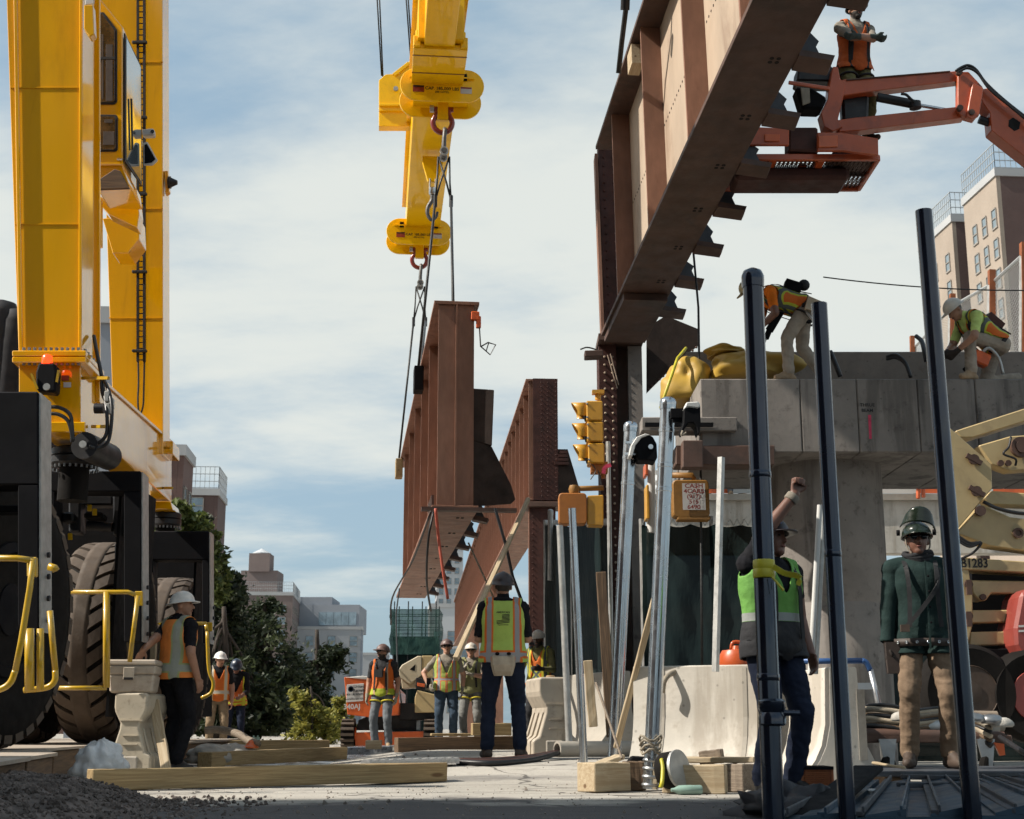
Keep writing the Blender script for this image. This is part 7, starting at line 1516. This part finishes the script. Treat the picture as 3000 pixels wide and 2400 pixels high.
b = MB(); b.tube(bez([P(1940, 2030, 11.5), P(1950, 1988, 11.5), P(1985, 1965, 11.6), P(2020, 1960, 11.7)], 6), .022, 8); tag(b.build('hose_loop', 'wirelight', smooth=True), 'pale hose looped over the left end of the jersey barrier', 'hose')
q = P(2160, 1930, 12.3); b = MB(); b.lathe([(.02, -.15), (.14, -.15), (.16, -.12), (.16, .02), (.13, .07), (.05, .08), (.04, .11)], q, n=24); rt = tag(b.build('fuel_jug', 'orange_jug', smooth='auto'), 'orange fuel jug standing behind the jersey barrier', 'jug')
b = MB(); b.tube(bez([q + V(-.05, 0, .08), q + V(-.03, 0, .14), q + V(.06, 0, .13), q + V(.09, 0, .07)], 4), .016, 8); b.build('handle', 'orange_jug', rt, True)
b = MB(); b.lathe([(.0, -.16), (.2, -.16), (.2, -.9), (.0, -.9)], q, n=12); tag(b.build('drum', 'blacksteel', smooth='auto'), 'dark drum under the orange jug behind the barrier', 'drum')
# perforated crate by the waving worker
rt = T('perforated_crate', 'dark orange perforated crate at the second barrier foot', 'crate', P(2395, 2320, 9.2)); a, c_ = P(2350, 2250, 9.3), P(2436, 2242, 9.3); zt_ = a.z
b = MB(); dx = (c_ - a); nbar = 22
for i in range(nbar + 1): x = a.x + dx.x * i / nbar; b.box((x, 9.3, zt_ / 2), (.004 if 0 < i < nbar else .02, .012, zt_))
for j in range(15): b.box(((a.x + c_.x) / 2, 9.3, .01 + zt_ * j / 15), (dx.x, .010, .005))
b.build('mesh_side', 'rustpost', rt, kind='stuff')
b = MB(); b.box(((a.x + c_.x) / 2, 9.3, zt_), (dx.x + .02, .03, .02)); b.box(((a.x + c_.x) / 2, 9.44, zt_ / 2 + .02), (dx.x, .22, zt_ * .9)); b.build('frame', 'dark', rt)
# ---------------------------------------------------------------- right foreground: platform, cart, hand truck, louvres
zp = .165
b = MB(); b.hexa([P(2540, 2262, 9.55), P(3300, 2292, 9.2), V(3.9, 11.4, 0), V(2.5, 11.4, 0)], [P(2540, 2262, 9.55)] * 4) if 0 else b.box((3.35, 10.25, zp - .02), (1.9, 1.35, .035)); o = tag(b.build('steel_platform', 'bluegrey_steel', bevel=.006), 'low steel sheet platform under the green jacket worker', 'platform')
for x in (2.55, 3.35, 4.15): b = MB(); b.box((x, 10.25, (zp - .04) / 2), (.12, 1.2, zp - .042)); b.build('bearer', 'timber_dark', o)
timber('pale lath lying along the front of the steel platform', P(2555, 2235, 9.7), P(2652, 2250, 9.55), .03, .02, 'timber_pale', 'lath', 'lath')
hd_ = T('hand_truck', 'blue and silver hand truck handle behind the barriers', 'hand truck', P(2480, 2080, 13.4))
b = MB(); b.tube([P(2345, 1938, 13.4), P(2525, 1936, 13.4)] , .028, 10); b.tube(bez([P(2525, 1936, 13.4), P(2538, 1942, 13.4), P(2550, 1965, 13.4)], 4), .028, 10); b.build('top_bar', 'bluemetal', hd_, True)
for xx in ((2550, 2573, 2590), (2350, 2370, 2380)): b = MB(); b.tube([P(xx[0], 1962 if xx[0] > 2400 else 1940, 13.4), P(xx[1], 2060, 13.4), P(xx[2], 2230, 13.4)], .027, 10); b.build('side_tube', 'aluminium', hd_, True)
b = MB(); b.beam(P(2380, 2012, 13.4), P(2562, 2010, 13.4), .03, .06); b.build('cross_bar', 'aluminium', hd_)
# cart with pipes and cable
ct = T('pipe_cart', 'caster cart loaded with pipes and coiled cable at right', 'cart', P(2700, 2220, 11.5)); Yk = 11.4
b = MB(); zc = P(2600, 2165, Yk).z; x0, x1 = P(2470, 2165, Yk).x, P(2960, 2165, Yk).x; b.box(((x0 + x1) / 2, Yk + .35, zc), (x1 - x0, .8, .06)); b.build('bed', 'girder_dark', ct, bevel=.008)
for x_ in (2600, 2888):
    q = P(x_, 2210, Yk - .05); q.z = .12; b = MB(); b.lathe([(.02, -.03), (.10, -.03), (.115, -.015), (.115, .015), (.10, .03), (.02, .03)], q, V(.8, -.6, 0), 22); cs = b.build('caster', 'rubber_dark', ct, 'auto'); b = MB(); b.prism([q + V(-.03, -.05, .0), q + V(.03, -.05, .0), q + V(.07, -.03, zc - .12), q + V(-.07, -.03, zc - .12)], (0, .02, 0)); b.build('fork', 'steel', cs)
lbls = [('galv_dull', .06, 2130, .1), ('concrete_mid', .09, 2130, .3), ('girder_dark', .05, 2150, .0), ('galv_dull', .04, 2108, .2), ('timber_grey', .05, 2095, .3), ('concrete_mid', .05, 2112, .45)]
for i, (m_, r_, yy, dy) in enumerate(lbls): b = MB(); b.cyl(P(2462 + i * 6, yy, Yk + dy), P(2900 + (i % 3) * 20, yy + 6 * (i % 3), Yk + dy), r_, n=14); tag(b.build('steel_pipe', m_, smooth='auto'), ('light pipe at the front of the caster cart', 'thick concrete grey pipe on the caster cart', 'thin rusty pipe lowest on the caster cart', 'slim light pipe on top of the caster cart load', 'slim brown pipe on top of the caster cart load', 'rear grey pipe on the caster cart')[i], 'pipe', 'pipes on the cart')
for i in range(9):
    x_ = random.uniform(-8, 8); b = MB(); yk = 2062 + i * 8
    b.tube(bez([P(2455, yk + 32, Yk + .1 + .03 * i), P(2530, yk + 8 - 3 * (i % 3), Yk + .05), P(2600, yk + 4 + 6 * (i % 2), Yk), P(2680, yk + 18, Yk), P(2760, yk + 12, Yk + .1), P(2850, yk + 30, Yk), P(2905, yk + 45 + 6 * i % 17, Yk - .1)], 6), .014 + .004 * (i % 3), 8); b.build('cable_strand', ('hose', 'canvas', 'wirelight', 'timber_dark')[i % 4], ct, True)
for i, (x_, y_) in enumerate(((2855, 2108), (2905, 2112), (2935, 2122), (2645, 2105))):
    q = P(x_, y_, Yk - .15); blob('steel_fitting', ('left rounded steel fitting on the cart end', 'middle rounded steel fitting on the cart end', 'right pale steel fitting at the cart tip', 'pale rag on the cart behind the green jacket worker')[i], q, .09, .06, .05, 'steel' if i < 2 else 'stone_pale', 'fitting' if i < 3 else 'rag', .15, i * 2.0, 16)
b = MB(); b.prism([P(2912, 2175, Yk - .1), P(2942, 2180, Yk - .1), P(2945, 2212, Yk - .1), P(2930, 2215, Yk - .1)], (0, .03, 0)); tag(b.build('warning_flag', 'orange_far'), 'orange flag hanging from the cart end', 'flag')
pole('long dark bar slanting down right of the cart', 'steel_bar', P(3060, 2245, 10.2), P(2930, 2160, 11.2), .02, 'blacksteel', 'bar')
# louvre stack
ls_ = T('louvre_panel_stack', 'blue grey louvred metal panels lying in the lower right corner', 'metal panels', V(2.3, 7.4, 0))
A_, B_, C_, D_ = V(1.22, 6.55, .02), V(2.75, 6.5, .05), V(3.05, 8.75, .10), V(2.05, 8.75, .09)
b = MB(); b.hexa([A_, B_, C_, D_], [q + UP * .025 for q in (A_, B_, C_, D_)]); b.build('base_sheet', 'bluesheet', ls_)
n_ = 9
for i in range(n_ + 1):
    t = i / n_; a = A_.lerp(B_, t) + UP * .03; c_ = D_.lerp(C_, t) + UP * .03; b = MB(); b.beam(a + UP * .012, c_ + UP * .012, .035, .022); b.beam(a + UP * .03 + V(.02, 0, 0), c_ + UP * .03 + V(.02, 0, 0), .012, .03); b.build('slat', 'bluesheet' if i % 2 else 'bluegrey_steel', ls_, bevel=.003)
for i in range(5): b = MB(); t0, t1 = .05 + .19 * i, .17 + .19 * i; b.hexa([A_.lerp(B_, t0) + UP * .026, A_.lerp(B_, t1) + UP * .026, D_.lerp(C_, t1) + UP * .026, D_.lerp(C_, t0) + UP * .026], [A_.lerp(B_, t0) + UP * .036, A_.lerp(B_, t1) + UP * (.05 + .01 * i), D_.lerp(C_, t1) + UP * .05, D_.lerp(C_, t0) + UP * .036]); b.build('louvre', 'bluesheet', ls_)
b = MB(); b.beam(P(2630, 2300, 8.2), P(3100, 2300, 8.4), .04, .03); b.beam(P(2640, 2275, 8.7), P(3100, 2290, 8.8), .03, .03); b.build('edge_channel', 'bluegrey_steel', ls_, bevel=.004)
for i, pts in enumerate(([(2330, 2420, 6.6), (2400, 2360, 7.0), (2470, 2300, 7.4), (2530, 2262, 7.8)], [(2350, 2420, 6.7), (2440, 2340, 7.1), (2500, 2290, 7.5), (2545, 2250, 7.9)])): 
    b = MB(); a, c_ = P(*pts[0]), P(*pts[-1]); b.beam(a, c_, .16, .03); tag(b.build('steel_angle', 'dark', bevel=.006), ('nearer dark steel angle leaning in front of the louvre stack', 'farther dark steel angle leaning in front of the louvre stack')[i], 'steel angle', 'dark steel angles')
blob('black_tarp', 'crumpled black sheet heaped left of the louvre stack', V(1.45, 7.5, .02), .26, .4, .12, 'black_fabric_cover', 'tarp', .5, 9, 34, None, 2.2)
b = MB(); b.box(P(2548, 2325, 8.0), (.10, .12, .05), Matrix.Rotation(R(30), 3, 'Z')); tag(b.build('metal_block', 'galv_dull', bevel=.008), 'small pale metal block left of the louvre stack', 'block')
# ---------------------------------------------------------------- on the pier cap
tarp('tarp_bundle', 'large yellow tarp bundle on the pier cap beside the bending worker', P(2200, 1085, 17.2), S(130, 17), .5, S(52, 17), 'tarp', 4.4, (1, .3, .5), 'yellow tarps')
tarp('tarp_bundle', 'folded yellow tarp hanging off the left end of the pier cap', P(2010, 1135, 17.3), S(72, 17), .35, S(92, 17), 'tarp', 8.1, (.6, .2, 1), 'yellow tarps')
tarp('tarp_bundle', 'bright yellow fold on top of the large tarp bundle', P(2125, 1035, 17.3), S(66, 17), .3, S(20, 17), 'tarp', 2.4, (1, .2, .8), 'yellow tarps')
b = MB(); b.tube([P(1935, 1195, 16.4), P(1985, 1050, 17.0), P(2010, 1020, 17.2)], .02, 8); tag(b.build('tie_rope', 'tape', smooth=True), 'yellow tie rope on the hanging tarp', 'rope')
for i in range(2): b = MB(); b.tube(bez([P(2598, 1046 + i * 6, 16.6), P(2625, 1040 + i * 8, 16.5), P(2652, 1062 + i * 4, 16.4), P(2668, 1105, 16.3)], 6), .022, 8); tag(b.build('rebar_hose', 'hose', smooth=True), ('upper black hose end curving out of the pier cap', 'lower black hose end curving out of the pier cap')[i], 'hose', 'hoses on the pier cap')
b = MB(); b.tube(bez([P(2684, 985, 17.8), P(2700, 1000, 17.7), P(2708, 1030, 17.6), P(2714, 1060, 17.6)], 6), .03, 8); tag(b.build('black_hose', 'hose', smooth=True), 'black hose rising behind the tallest black pipe', 'hose')
b = MB(); b.tube(bez([P(2432, 1030, 16.3), P(2445, 1060, 16.25), P(2455, 1085, 16.2), P(2462, 1104, 16.2)], 6), .03, 8); tag(b.build('breaker_hose', 'hose', smooth=True), 'black air hose ending at the bending worker feet', 'hose')
for i, (x_, y0) in enumerate(((2705, 1368), (2690, 1372))): b = MB(); b.box(P(x_, y0 + 20, 29.6), (.35, .2, .5)); b.cyl(P(x_, y0 + 45, 29.6), P(x_, y0 + 90, 29.6), .05, n=8); tag(b.build('warning_light', 'orange_far', bevel=.02), ('right orange warning lamp beyond the parapet', 'left orange warning lamp beyond the parapet')[i], 'warning lamp', 'warning lamps')
# ---------------------------------------------------------------- the workers
vestmat('vest_a', (1.0, .31, .06), (.42, .46, .20), (.40, .42, .36), ((.12, .030),), ((.03, .03),), .016)
vestmat('vest_b', LIME, ORG, REFL, ((.122, .020),), ((.0, .020),), .017)
vestmat('vest_c', ORG, (.85, .45, .12), (.62, .56, .46), ((.11, .02),), ((.08, .026),), .010)
vestmat('vest_d', (.62, .13, .015), (.60, .58, .03), (.60, .58, .03), ((.14, .016),), ((.02, .02), (-.05, .02)), .004)
vestmat('vest_e', (.78, .16, .012), (.78, .16, .012), (.55, .40, .25), ((.10, .012),), (), .004, None, (), (.045, (.45, .52, .03)))
vestmat('vest_f', (.48, .58, .13), ORG, REFL, ((.0, .002), (.115, .020)), ((.12, .018),), .014)
vestmat('vest_g', (.30, .30, .13), (.2, .2, .08), (.2, .2, .08), (), (), .01)
vestmat('vest_h', (.17, .43, .075), (.17, .43, .075), (.36, .38, .36), (), ((.155, .026),), .002, None, (), (.13, (.012, .012, .016)))
vestmat('vest_i', ORG, (.55, .62, .05), (.10, .12, .12), ((.12, .018),), (), .016, None, ((.75, -.08, .020), (-.75, .08, .020)))
vestmat('vest_j', (.70, .13, .012), (.05, .04, .04), (.03, .03, .03), ((.10, .008),), (), .004)
def loc(at, yaw, k, p): return (Matrix.Translation(Vector(at)) @ Matrix.Rotation(R(yaw), 4, 'Z') @ Matrix.Scale(k, 4)).inverted() @ Vector(p)
def at(px, Y, z): v = P(px, 2000, Y); return V(v.x, Y, z)
# white hat worker at left, hand on the crate
a_ = at(512, 14.75, 0.0); k_ = 1.045; y_ = 142
person('worker in a white hard hat and orange vest leaning on the crate', a_, y_, dict(hl=loc(a_, y_, k_, P(418, 1905, 14.35)), pl=(.6, .5, -.5), dl=(.5, .2, -.9), hr=(-.27, -.06, .90), hy=-52, hp=-2, fr=(-.10, .02, .10), fl=(.10, .0, .10), lean=2), dict(vest='vest_a', pants='cloth_black', hat='hat_white', brim='full', hair='hair_grey', skin='skin_tan', sleeve=.8, fat=1.1, boots='boot_black', hem=-.06), k_, .0085)
# two workers behind him
a_ = at(640, 25.5, 0)
person('worker in khaki trousers and a white hard hat behind the white hat worker', a_, 15, dict(hr=(-.20, -.30, 1.08), hl=(.24, -.10, .88), hy=20, hp=10), dict(vest='vest_c', pants='khaki', hat='hat_white', shirt='cloth_black', skin='skin_tan'), 1.01, .014)
a_ = at(692, 26.5, 0)
person('worker in dark clothes and a dark hard hat looking down by the trees', a_, 8, dict(lean=10, hp=35, hr=(-.12, -.34, 1.0), hl=(.12, -.34, 1.02)), dict(vest='vest_d', pants='cloth_navy', shirt='cloth_black', sleeve=1.6, hat='hat_navy', skin='skin_brown', vneck=.15, hem=-.10), .98, .014)
# orange vest worker
def ex_e(c):
    belt(c, 'strap_yellow', .02, .03); thigh_straps(c, 'strap_yellow'); straps(c, 'strap_black', True, False)
    b = MB(); b.box((-.02, -.19, .30), (.14, .07, .13)); c['part'](b, 'radio_pouch', 'strap_black', c['TM'], False)
person('worker in an orange vest and dark cap standing on the plate stack', at(1122, 24.6, .075), -12, dict(hy=-38, hp=-3, hr=(-.26, -.06, .88), hl=(.25, -.02, .88)), dict(vest='vest_e', pants='denim_light', hat='hat_brown', glasses=True, beard=True, shirt='darkgrey', skin='skin_tan', glove='glove_grey', boots='boot_tan', vneck=.24), 1.01, .011, ex_e)
# lime vest worker with hand on hip
def ex_f(c):
    b = MB(); b.box((-.30, -.12, 1.02), (.07, .10, .16)); c['part'](b, 'hand_tool', 'dark', None, False); belt(c)
person('worker in a lime vest and striped cap with his hand on his hip', at(1308, 24.5, .14), 3, dict(hr=(-.30, -.10, .98), pr=(-1, .5, 0), dr=(.3, -.6, -.5), hl=(.27, .06, .92), hp=-4), dict(vest='vest_f', pants='denim', hat='hat_brown', glasses=True, shirt='cloth_grey', glove='glove_grey', fat=1.12, vneck=.22), 1.02, .011, ex_f)
person('worker in an olive vest with gloved hands raised at his chest', at(1380, 25.0, .14), -4, dict(hr=(-.10, -.24, 1.30), hl=(.02, -.26, 1.20), pr=(-.8, .1, -.6), pl=(.9, .2, -.5), dr=(.4, -.1, .8), dl=(-.8, -.1, .4), cr=30, cl=30), dict(vest='vest_g', pants='grey_pants', hat='hat_pale', glasses=True, shirt='cloth_grey', glove='glove_grey', vneck=.33), 1.0, .011, lambda c: (belt(c, 'strap_black'), thigh_straps(c, 'strap_yellow'), straps(c, 'strap_black', True, False)))
# big lime vest worker, back to the camera
def ex_b(c):
    T_ = c['TM']; b = MB(); n_ = 14; vs = []
    for j, (w_, h_, d_) in enumerate(((.115, .0, .155), (.12, -.03, .195), (.115, -.10, .21), (.10, -.16, .20), (.085, -.20, .17))):
        vs.append([(-w_, .135, h_), (-w_ * .8, d_, h_), (w_ * .8, d_, h_), (w_, .135, h_)])
    b.add([q for r_ in vs for q in r_], [(i * 4 + q, i * 4 + (q + 1) % 4, (i + 1) * 4 + (q + 1) % 4, (i + 1) * 4 + q) for i in range(4) for q in range(4)] + [(16, 17, 18, 19), (3, 2, 1, 0)])
    bag = c['part'](b, 'bolt_bag', 'canvas', T_, False)
    for e in (-1, 1): b = MB(); b.ball((e * .055, .175, .005), .022, .015, .016, 8); c['part'](b, 'bag_eyelet', 'dark', T_, True, bag)
    belt(c, 'strap_black', -.0)
    # print on the vest back, laid on the cloth
    vm = c['vest'].data; bv = BVHTree.FromPolygons([v.co.copy() for v in vm.vertices], [tuple(p.vertices) for p in vm.polygons])
    inv = T_.inverted()
    def lay(me, x0, h0, m):
        for v in me.vertices:
            lx, lh = -(v.co.x) + x0, v.co.y + h0; o_ = T_ @ V(lx, .6, lh); hit = bv.ray_cast(o_, T_.to_3x3() @ V(0, -1, 0)); p = hit[0] if hit[0] else T_ @ V(lx, .15, lh)
            v.co = p + T_.to_3x3() @ V(0, .0085, 0)
        o = link(me, 'lettering', m, c['root'], world=c['W'])
    lay(textmesh('AMERICAN', .026, True), .0, .395, 'ink')
    for i in range(7):
        w0 = -.062 if i > 3 else -.012; b = MB(); vs = []; n_ = 8; z = .37 - i * .0125
        for q in range(n_ + 1): x = w0 + (.062 - w0) * q / n_; vs += [(x, z + .0035 + x * .12, 0), (x, z - .0035 + x * .12, 0)]
        b.add(vs, [(q * 2, q * 2 + 1, q * 2 + 3, q * 2 + 2) for q in range(n_)]); lay(b.mesh('flag_stripe'), 0, 0, 'ink')
    lay(textmesh('Engineered Steel', .015, True), .0, .277, 'ink')
    H = c['Hh']
    for i, (t_, r_, m_) in enumerate(((-38, .016, 'cloth_grey'), (-12, .014, 'cloth_grey'), (4, .012, 'cloth_grey'), (30, .022, 'tool_orange'))):
        t = R(90 + t_); b = MB(); q = V(math.cos(t) * .108, math.sin(t) * .128, .025); nrm = V(q.x / .0117, q.y / .0164, .4).normalized(); b.cyl(q, q + nrm * .006, r_, n=12); c['part'](b, 'sticker', m_, H, False, c['hat'])
person('worker seen from behind in a lime vest with a flag print', at(1474, 14.35, .145), 180, dict(hr=(-.17, -.28, 1.12), hl=(.17, -.28, 1.12), pr=(-.32, .8, -.6), pl=(.32, .8, -.6), hy=8, fr=(-.16, .02, .10), fl=(.15, .0, .10), orr=1), dict(vest='vest_b', pants='cloth_navy', hat='hat_dark', hair='hair_dark', skin='skin_tan', sleeve=.95, shirt='cloth_black', fat=1.12, boots='boot_brown', flip=True, hem=-.07), 1.055, .0085, ex_b)
person('worker with a face mask and pale hard hat behind the weathered barrier', at(1580, 23.2, .14), -20, dict(hr=(-.2, -.3, 1.1), hl=(.15, -.34, 1.15), hp=10), dict(vest='vest_i', pants='darkgrey', shirt='olive', sleeve=1.8, hat='hat_pale', skin='skin_dark', hair='hair_dark', beard=True, glove='glove_dark'), 1.06, .014, lambda c: straps(c, 'strap_yellow', True, False))
# waving worker at right
a_ = at(2268, 9.3, 0.0); k_ = 1.03; y_ = 28
def ex_h(c):
    b = MB(); w_ = c['wr']['R']; d = (c['wr']['R'] - c['el']['R']).normalized(); b.lathe([(.042, -.025), (.046, -.02), (.046, .02), (.042, .025)], w_ - d * .03, d, 18); c['part'](b, 'wrist_band', 'cloth_grey')
    straps(c, 'strap_black', True, True); belt(c, 'strap_black')
    b = MB(); b.box((-.05, -.122, .045), (.03, .008, .02)); c['part'](b, 'hat_sticker', 'bluemetal', c['Hh'], False, c['hat'])
person('worker in a green vest and dark hard hat raising his fist', a_, y_, dict(hr=loc(a_, y_, k_, P(2328, 1450, 9.2)), pr=(-1, -.5, .2), dr=(.25, 0, 1), cr=75, nr=(0, -1, 0), tr=(1, -.3, 0), shr=(.01, 0, .05), hl=(.26, -.05, .90), hy=12, hp=-3, hr_=4), dict(vest='vest_h', pants='cloth_navy', shirt='cloth_black', hat='hat_dark', skin='skin_brown', sleeve=.55, glove=None, boots='boot_black', fat=1.1, hem=-.10, glasses=False), k_, .0085, ex_h)
# green jacket welder
def ex_g(c):
    H = c['HM']; b = MB(); n_ = 24; m_ = 8; vs = []   # raised welding shield, a curved plate standing up from the hat
    for i in range(m_ + 1):
        for q in range(n_ + 1):
            a = R(-88 + 176 * q / n_); t = i / m_ * .115 * max(0, math.cos(a * .98)) ** .55; r_ = .130 - .02 * i / m_
            vs.append((r_ * math.sin(a), -r_ * math.cos(a) * .95 - .15 * t + .02, .085 + .035 * math.cos(a) + t))
    b.add(vs, [(i * (n_ + 1) + q, i * (n_ + 1) + q + 1, (i + 1) * (n_ + 1) + q + 1, (i + 1) * (n_ + 1) + q) for i in range(m_) for q in range(n_)])
    o = c['part'](b, 'welding_shield', 'hat_green', H @ Matrix.Rotation(R(7), 4, 'Y')); sd2 = o.modifiers.new('t', 'SOLIDIFY'); sd2.thickness = .006
    for e in (-1, 1): b = MB(); b.cyl((e * .118, .02, .06), (e * .14, .02, .06), .022, n=12); c['part'](b, 'shield_hinge', 'dark', H)
    for e in (-1, 1): b = MB(); b.tube(bez([(e * .085, -.02, .05), (e * .082, -.04, -.05), (e * .05, -.06, -.11)], 5), .006, 6); c['part'](b, 'chin_strap', 'cloth_grey', H)
    straps(c, 'strap_black', True, True, 'harness_strap', .012, .03)
    b = MB()
    for i in range(4): b.tube(bez([c['TM'] @ V(.075 * math.cos(t) * (1 + .1 * i), .075 * math.sin(t) - .015, .50 + .018 * i + .015 * math.sin(2 * t + i)) for t in [2 * math.pi * q / 10 for q in range(11)]], 2), .022, 6)
    c['part'](b, 'neck_scarf', 'darkgrey')
    belt(c, 'leather_belt', -.085, .028, 'tool_belt', .045)
    for i in range(9): t = R(200 + i * 18); b = MB(); q = V((.178 + .066) * math.cos(t), (.132 + .066) * math.sin(t), -.085); nr = V(math.cos(t), math.sin(t), 0); b.lathe([(.011, 0), (.011, .004), (.007, .004), (.007, 0)], q, nr, 10); c['part'](b, 'belt_eyelet', 'galv', c['TM'], True)
    pouch(c, -.23, -.05, -.08, .10, .14, .22); pouch(c, .23, -.04, -.08, .10, .14, .20)
    b = MB(); p = bez([(-.14, -.20, .02), (-.03, -.215, .14), (.09, -.20, .30), (.14, -.10, .44)], 6)
    for i in range(len(p) - 1): b.beam(p[i], p[i + 1], .006, .03)
    c['part'](b, 'sling_strap', 'strap_black', c['TM'], False)
    b = MB(); b.box((-.15, -.215, .01), (.06, .05, .05)); c['part'](b, 'striker', 'boot_brown', c['TM'], False)
    b = MB(); b.box((0.02, -.205, .18), (.012, .012, .62)); c['part'](b, 'jacket_placket', 'green_jacket', c['TM'], False)
    for h_ in (.38, .27, .16, .05): b = MB(); b.ball((.035, -.206, h_), .009, n=8); c['part'](b, 'button', 'dark', c['TM'])
person('welder in a dark green jacket with his shield flipped up', at(2712, 10.25, zp), -8, dict(hr=(-.26, -.05, .84), hl=(.26, -.04, .84), pr=(-.8, .5, 0), pl=(.8, .5, 0), fr=(-.14, 0, .10), fl=(.14, .0, .10), hp=-2), dict(jacket='green_jacket', shirt='green_jacket', sleeve=1.9, pants='tan_pants', hat='hat_green', skin='skin_brown', glove='glove_dark', boots='boot_brown', glasses=True, fat=1.06), 1.0, .0085, ex_g)
# bending worker on the pier cap
def ex_i(c):
    straps(c, 'strap_black', True, True); belt(c, 'strap_black', .03); thigh_straps(c, 'strap_black')
    b = MB(); b.box((0, .20, .20), (.16, .12, .20)); c['part'](b, 'fall_arrester', 'dark', c['TM'], False); b = MB(); b.ball((.02, .26, .08), .07, n=10); c['part'](b, 'lanyard_reel', 'strap_black', c['TM'])
    pouch(c, .22, -.02, .02, .10, .16, .17, 'canvas'); b = MB(); b.tube(bez([c['TM'] @ V(.2, -.1, .0), c['TM'] @ V(.26, -.2, -.1), c['TM'] @ V(.22, -.22, -.22), c['TM'] @ V(.18, -.1, -.2)], 5), .016, 8); c['part'](b, 'carabiner', 'galv_dull')
person('worker bending over with a breaker on the pier cap', at(2388, 16.25, P(2400, 1110, 16).z), -90, dict(lean=72, pel=(0, .08, .92), hr=(-.05, -.52, .54), hl=(.08, -.46, .66), pr=(-.4, .5, 0), pl=(.5, .4, .2), dr=(0, -.3, -.9), dl=(0, -.4, -.8), cr=55, cl=55, fr=(-.12, .30, .10), fl=(.12, -.16, .10), kr=(0, -1, 0), kl=(0, -1, 0), hp=48), dict(vest='vest_i', pants='stone_pants', shirt='orange_cloth', sleeve=.75, hat='hat_tan', skin='skin_brown', glove='glove_dark', boots='boot_tan', hattilt=-14, hem=.02), 1.03, .010, ex_i)
q = P(2268, 945, 16.24); b = MB(); b.cyl(P(2300, 890, 16.22), P(2254, 968, 16.22), .05, n=14); b.cyl(P(2254, 968, 16.22), P(2244, 992, 16.22), .035, n=12); rt = tag(b.build('breaker_hammer', 'dark', smooth='auto'), 'black hand breaker held by the bending worker', 'power tool'); b = MB(); b.cyl(P(2246, 988, 16.22), P(2236, 1014, 16.22), .012, n=8); b.build('chisel', 'steel', rt); b = MB(); b.tube([P(2286, 880, 16.18), P(2312, 902, 16.18)], .02, 8); b.build('tool_handle', 'dark', rt, True)
# crouching worker
def ex_k(c):
    straps(c, 'strap_black', True, True); belt(c, 'strap_black', .03); b = MB(); b.box((0, .19, .20), (.14, .10, .22)); c['part'](b, 'fall_arrester', 'rivetsteel', c['TM'], False)
person('worker crouching over a saw at the right end of the pier cap', at(2950, 16.25, P(2400, 1110, 16).z), -78, dict(lean=52, pel=(0, .22, .48), hr=(-.06, -.42, .36), hl=(.10, -.38, .34), fr=(-.12, .50, .10), fl=(.12, -.22, .10), kr=(0, -1, -1.2), kl=(0, -1, .6), hp=44, pr=(-.6, .2, -.4), pl=(.6, .1, -.4), cr=50, cl=50), dict(vest='vest_i', pants='stone_pants', shirt='lime_cloth', sleeve=.8, hat='hat_pale', skin='skin_tan', glove='glove_dark', boots='boot_tan', brim='full', hem=.0), 1.03, .010, ex_k)
b = MB(); q = P(2872, 1052, 16.15); b.box(q, (.20, .14, .16), Matrix.Rotation(R(25), 3, 'Y')); rt = tag(b.build('cutoff_saw', 'tool_orange', bevel=.02), 'orange cutting tool in the crouching worker hands', 'power tool'); b = MB(); b.cyl(q + V(-.10, 0, -.05), q + V(-.20, 0, -.14), .03, n=10); b.build('tool_nose', 'dark', rt, 'auto'); b = MB(); b.tube(bez([q + V(.02, -.03, .08), q + V(.10, -.05, .12), q + V(.20, -.05, .0), q + V(.24, -.05, -.2)], 6), .02, 8); b.build('tool_hose', 'galv_dull', rt, True)
# lift operator
person('bearded lift operator in sunglasses leaning in the orange basket', V(P(2518, 462, 15.55).x, 15.55, P(2505, -8, 15.55).z - 1.92), 12, dict(lean=8, hr=(.12, -.30, 1.20), hl=(-.12, -.34, 1.16), pr=(-.9, .1, -.1), pl=(.9, .1, -.1), dr=(.9, -.2, -.3), dl=(-.9, -.2, -.3), cr=35, cl=35, hp=6, hy=4), dict(vest='vest_j', pants='olive', shirt='cloth_grey', sleeve=.85, hat='hat_black', glasses=True, beard=True, skin='skin_tan', glove='glove_green', vneck=.30), 1.04, .009, lambda c: (straps(c, 'strap_black', True, False), belt(c, 'strap_black'), thigh_straps(c, 'strap_black')))
# legs seen through the gap below the cap
person('person in pale jeans seen through the gap under the pier cap', V(P(2158, 1440, 30.25).x, 30.25, P(2158, 1447, 29.9).z), 20, dict(fr=(-.16, 0, .10), fl=(.16, .1, .10)), dict(vest='vest_c', pants='denim_light', boots='boot_tan', shirt='orange_cloth'), 1.0, .016)
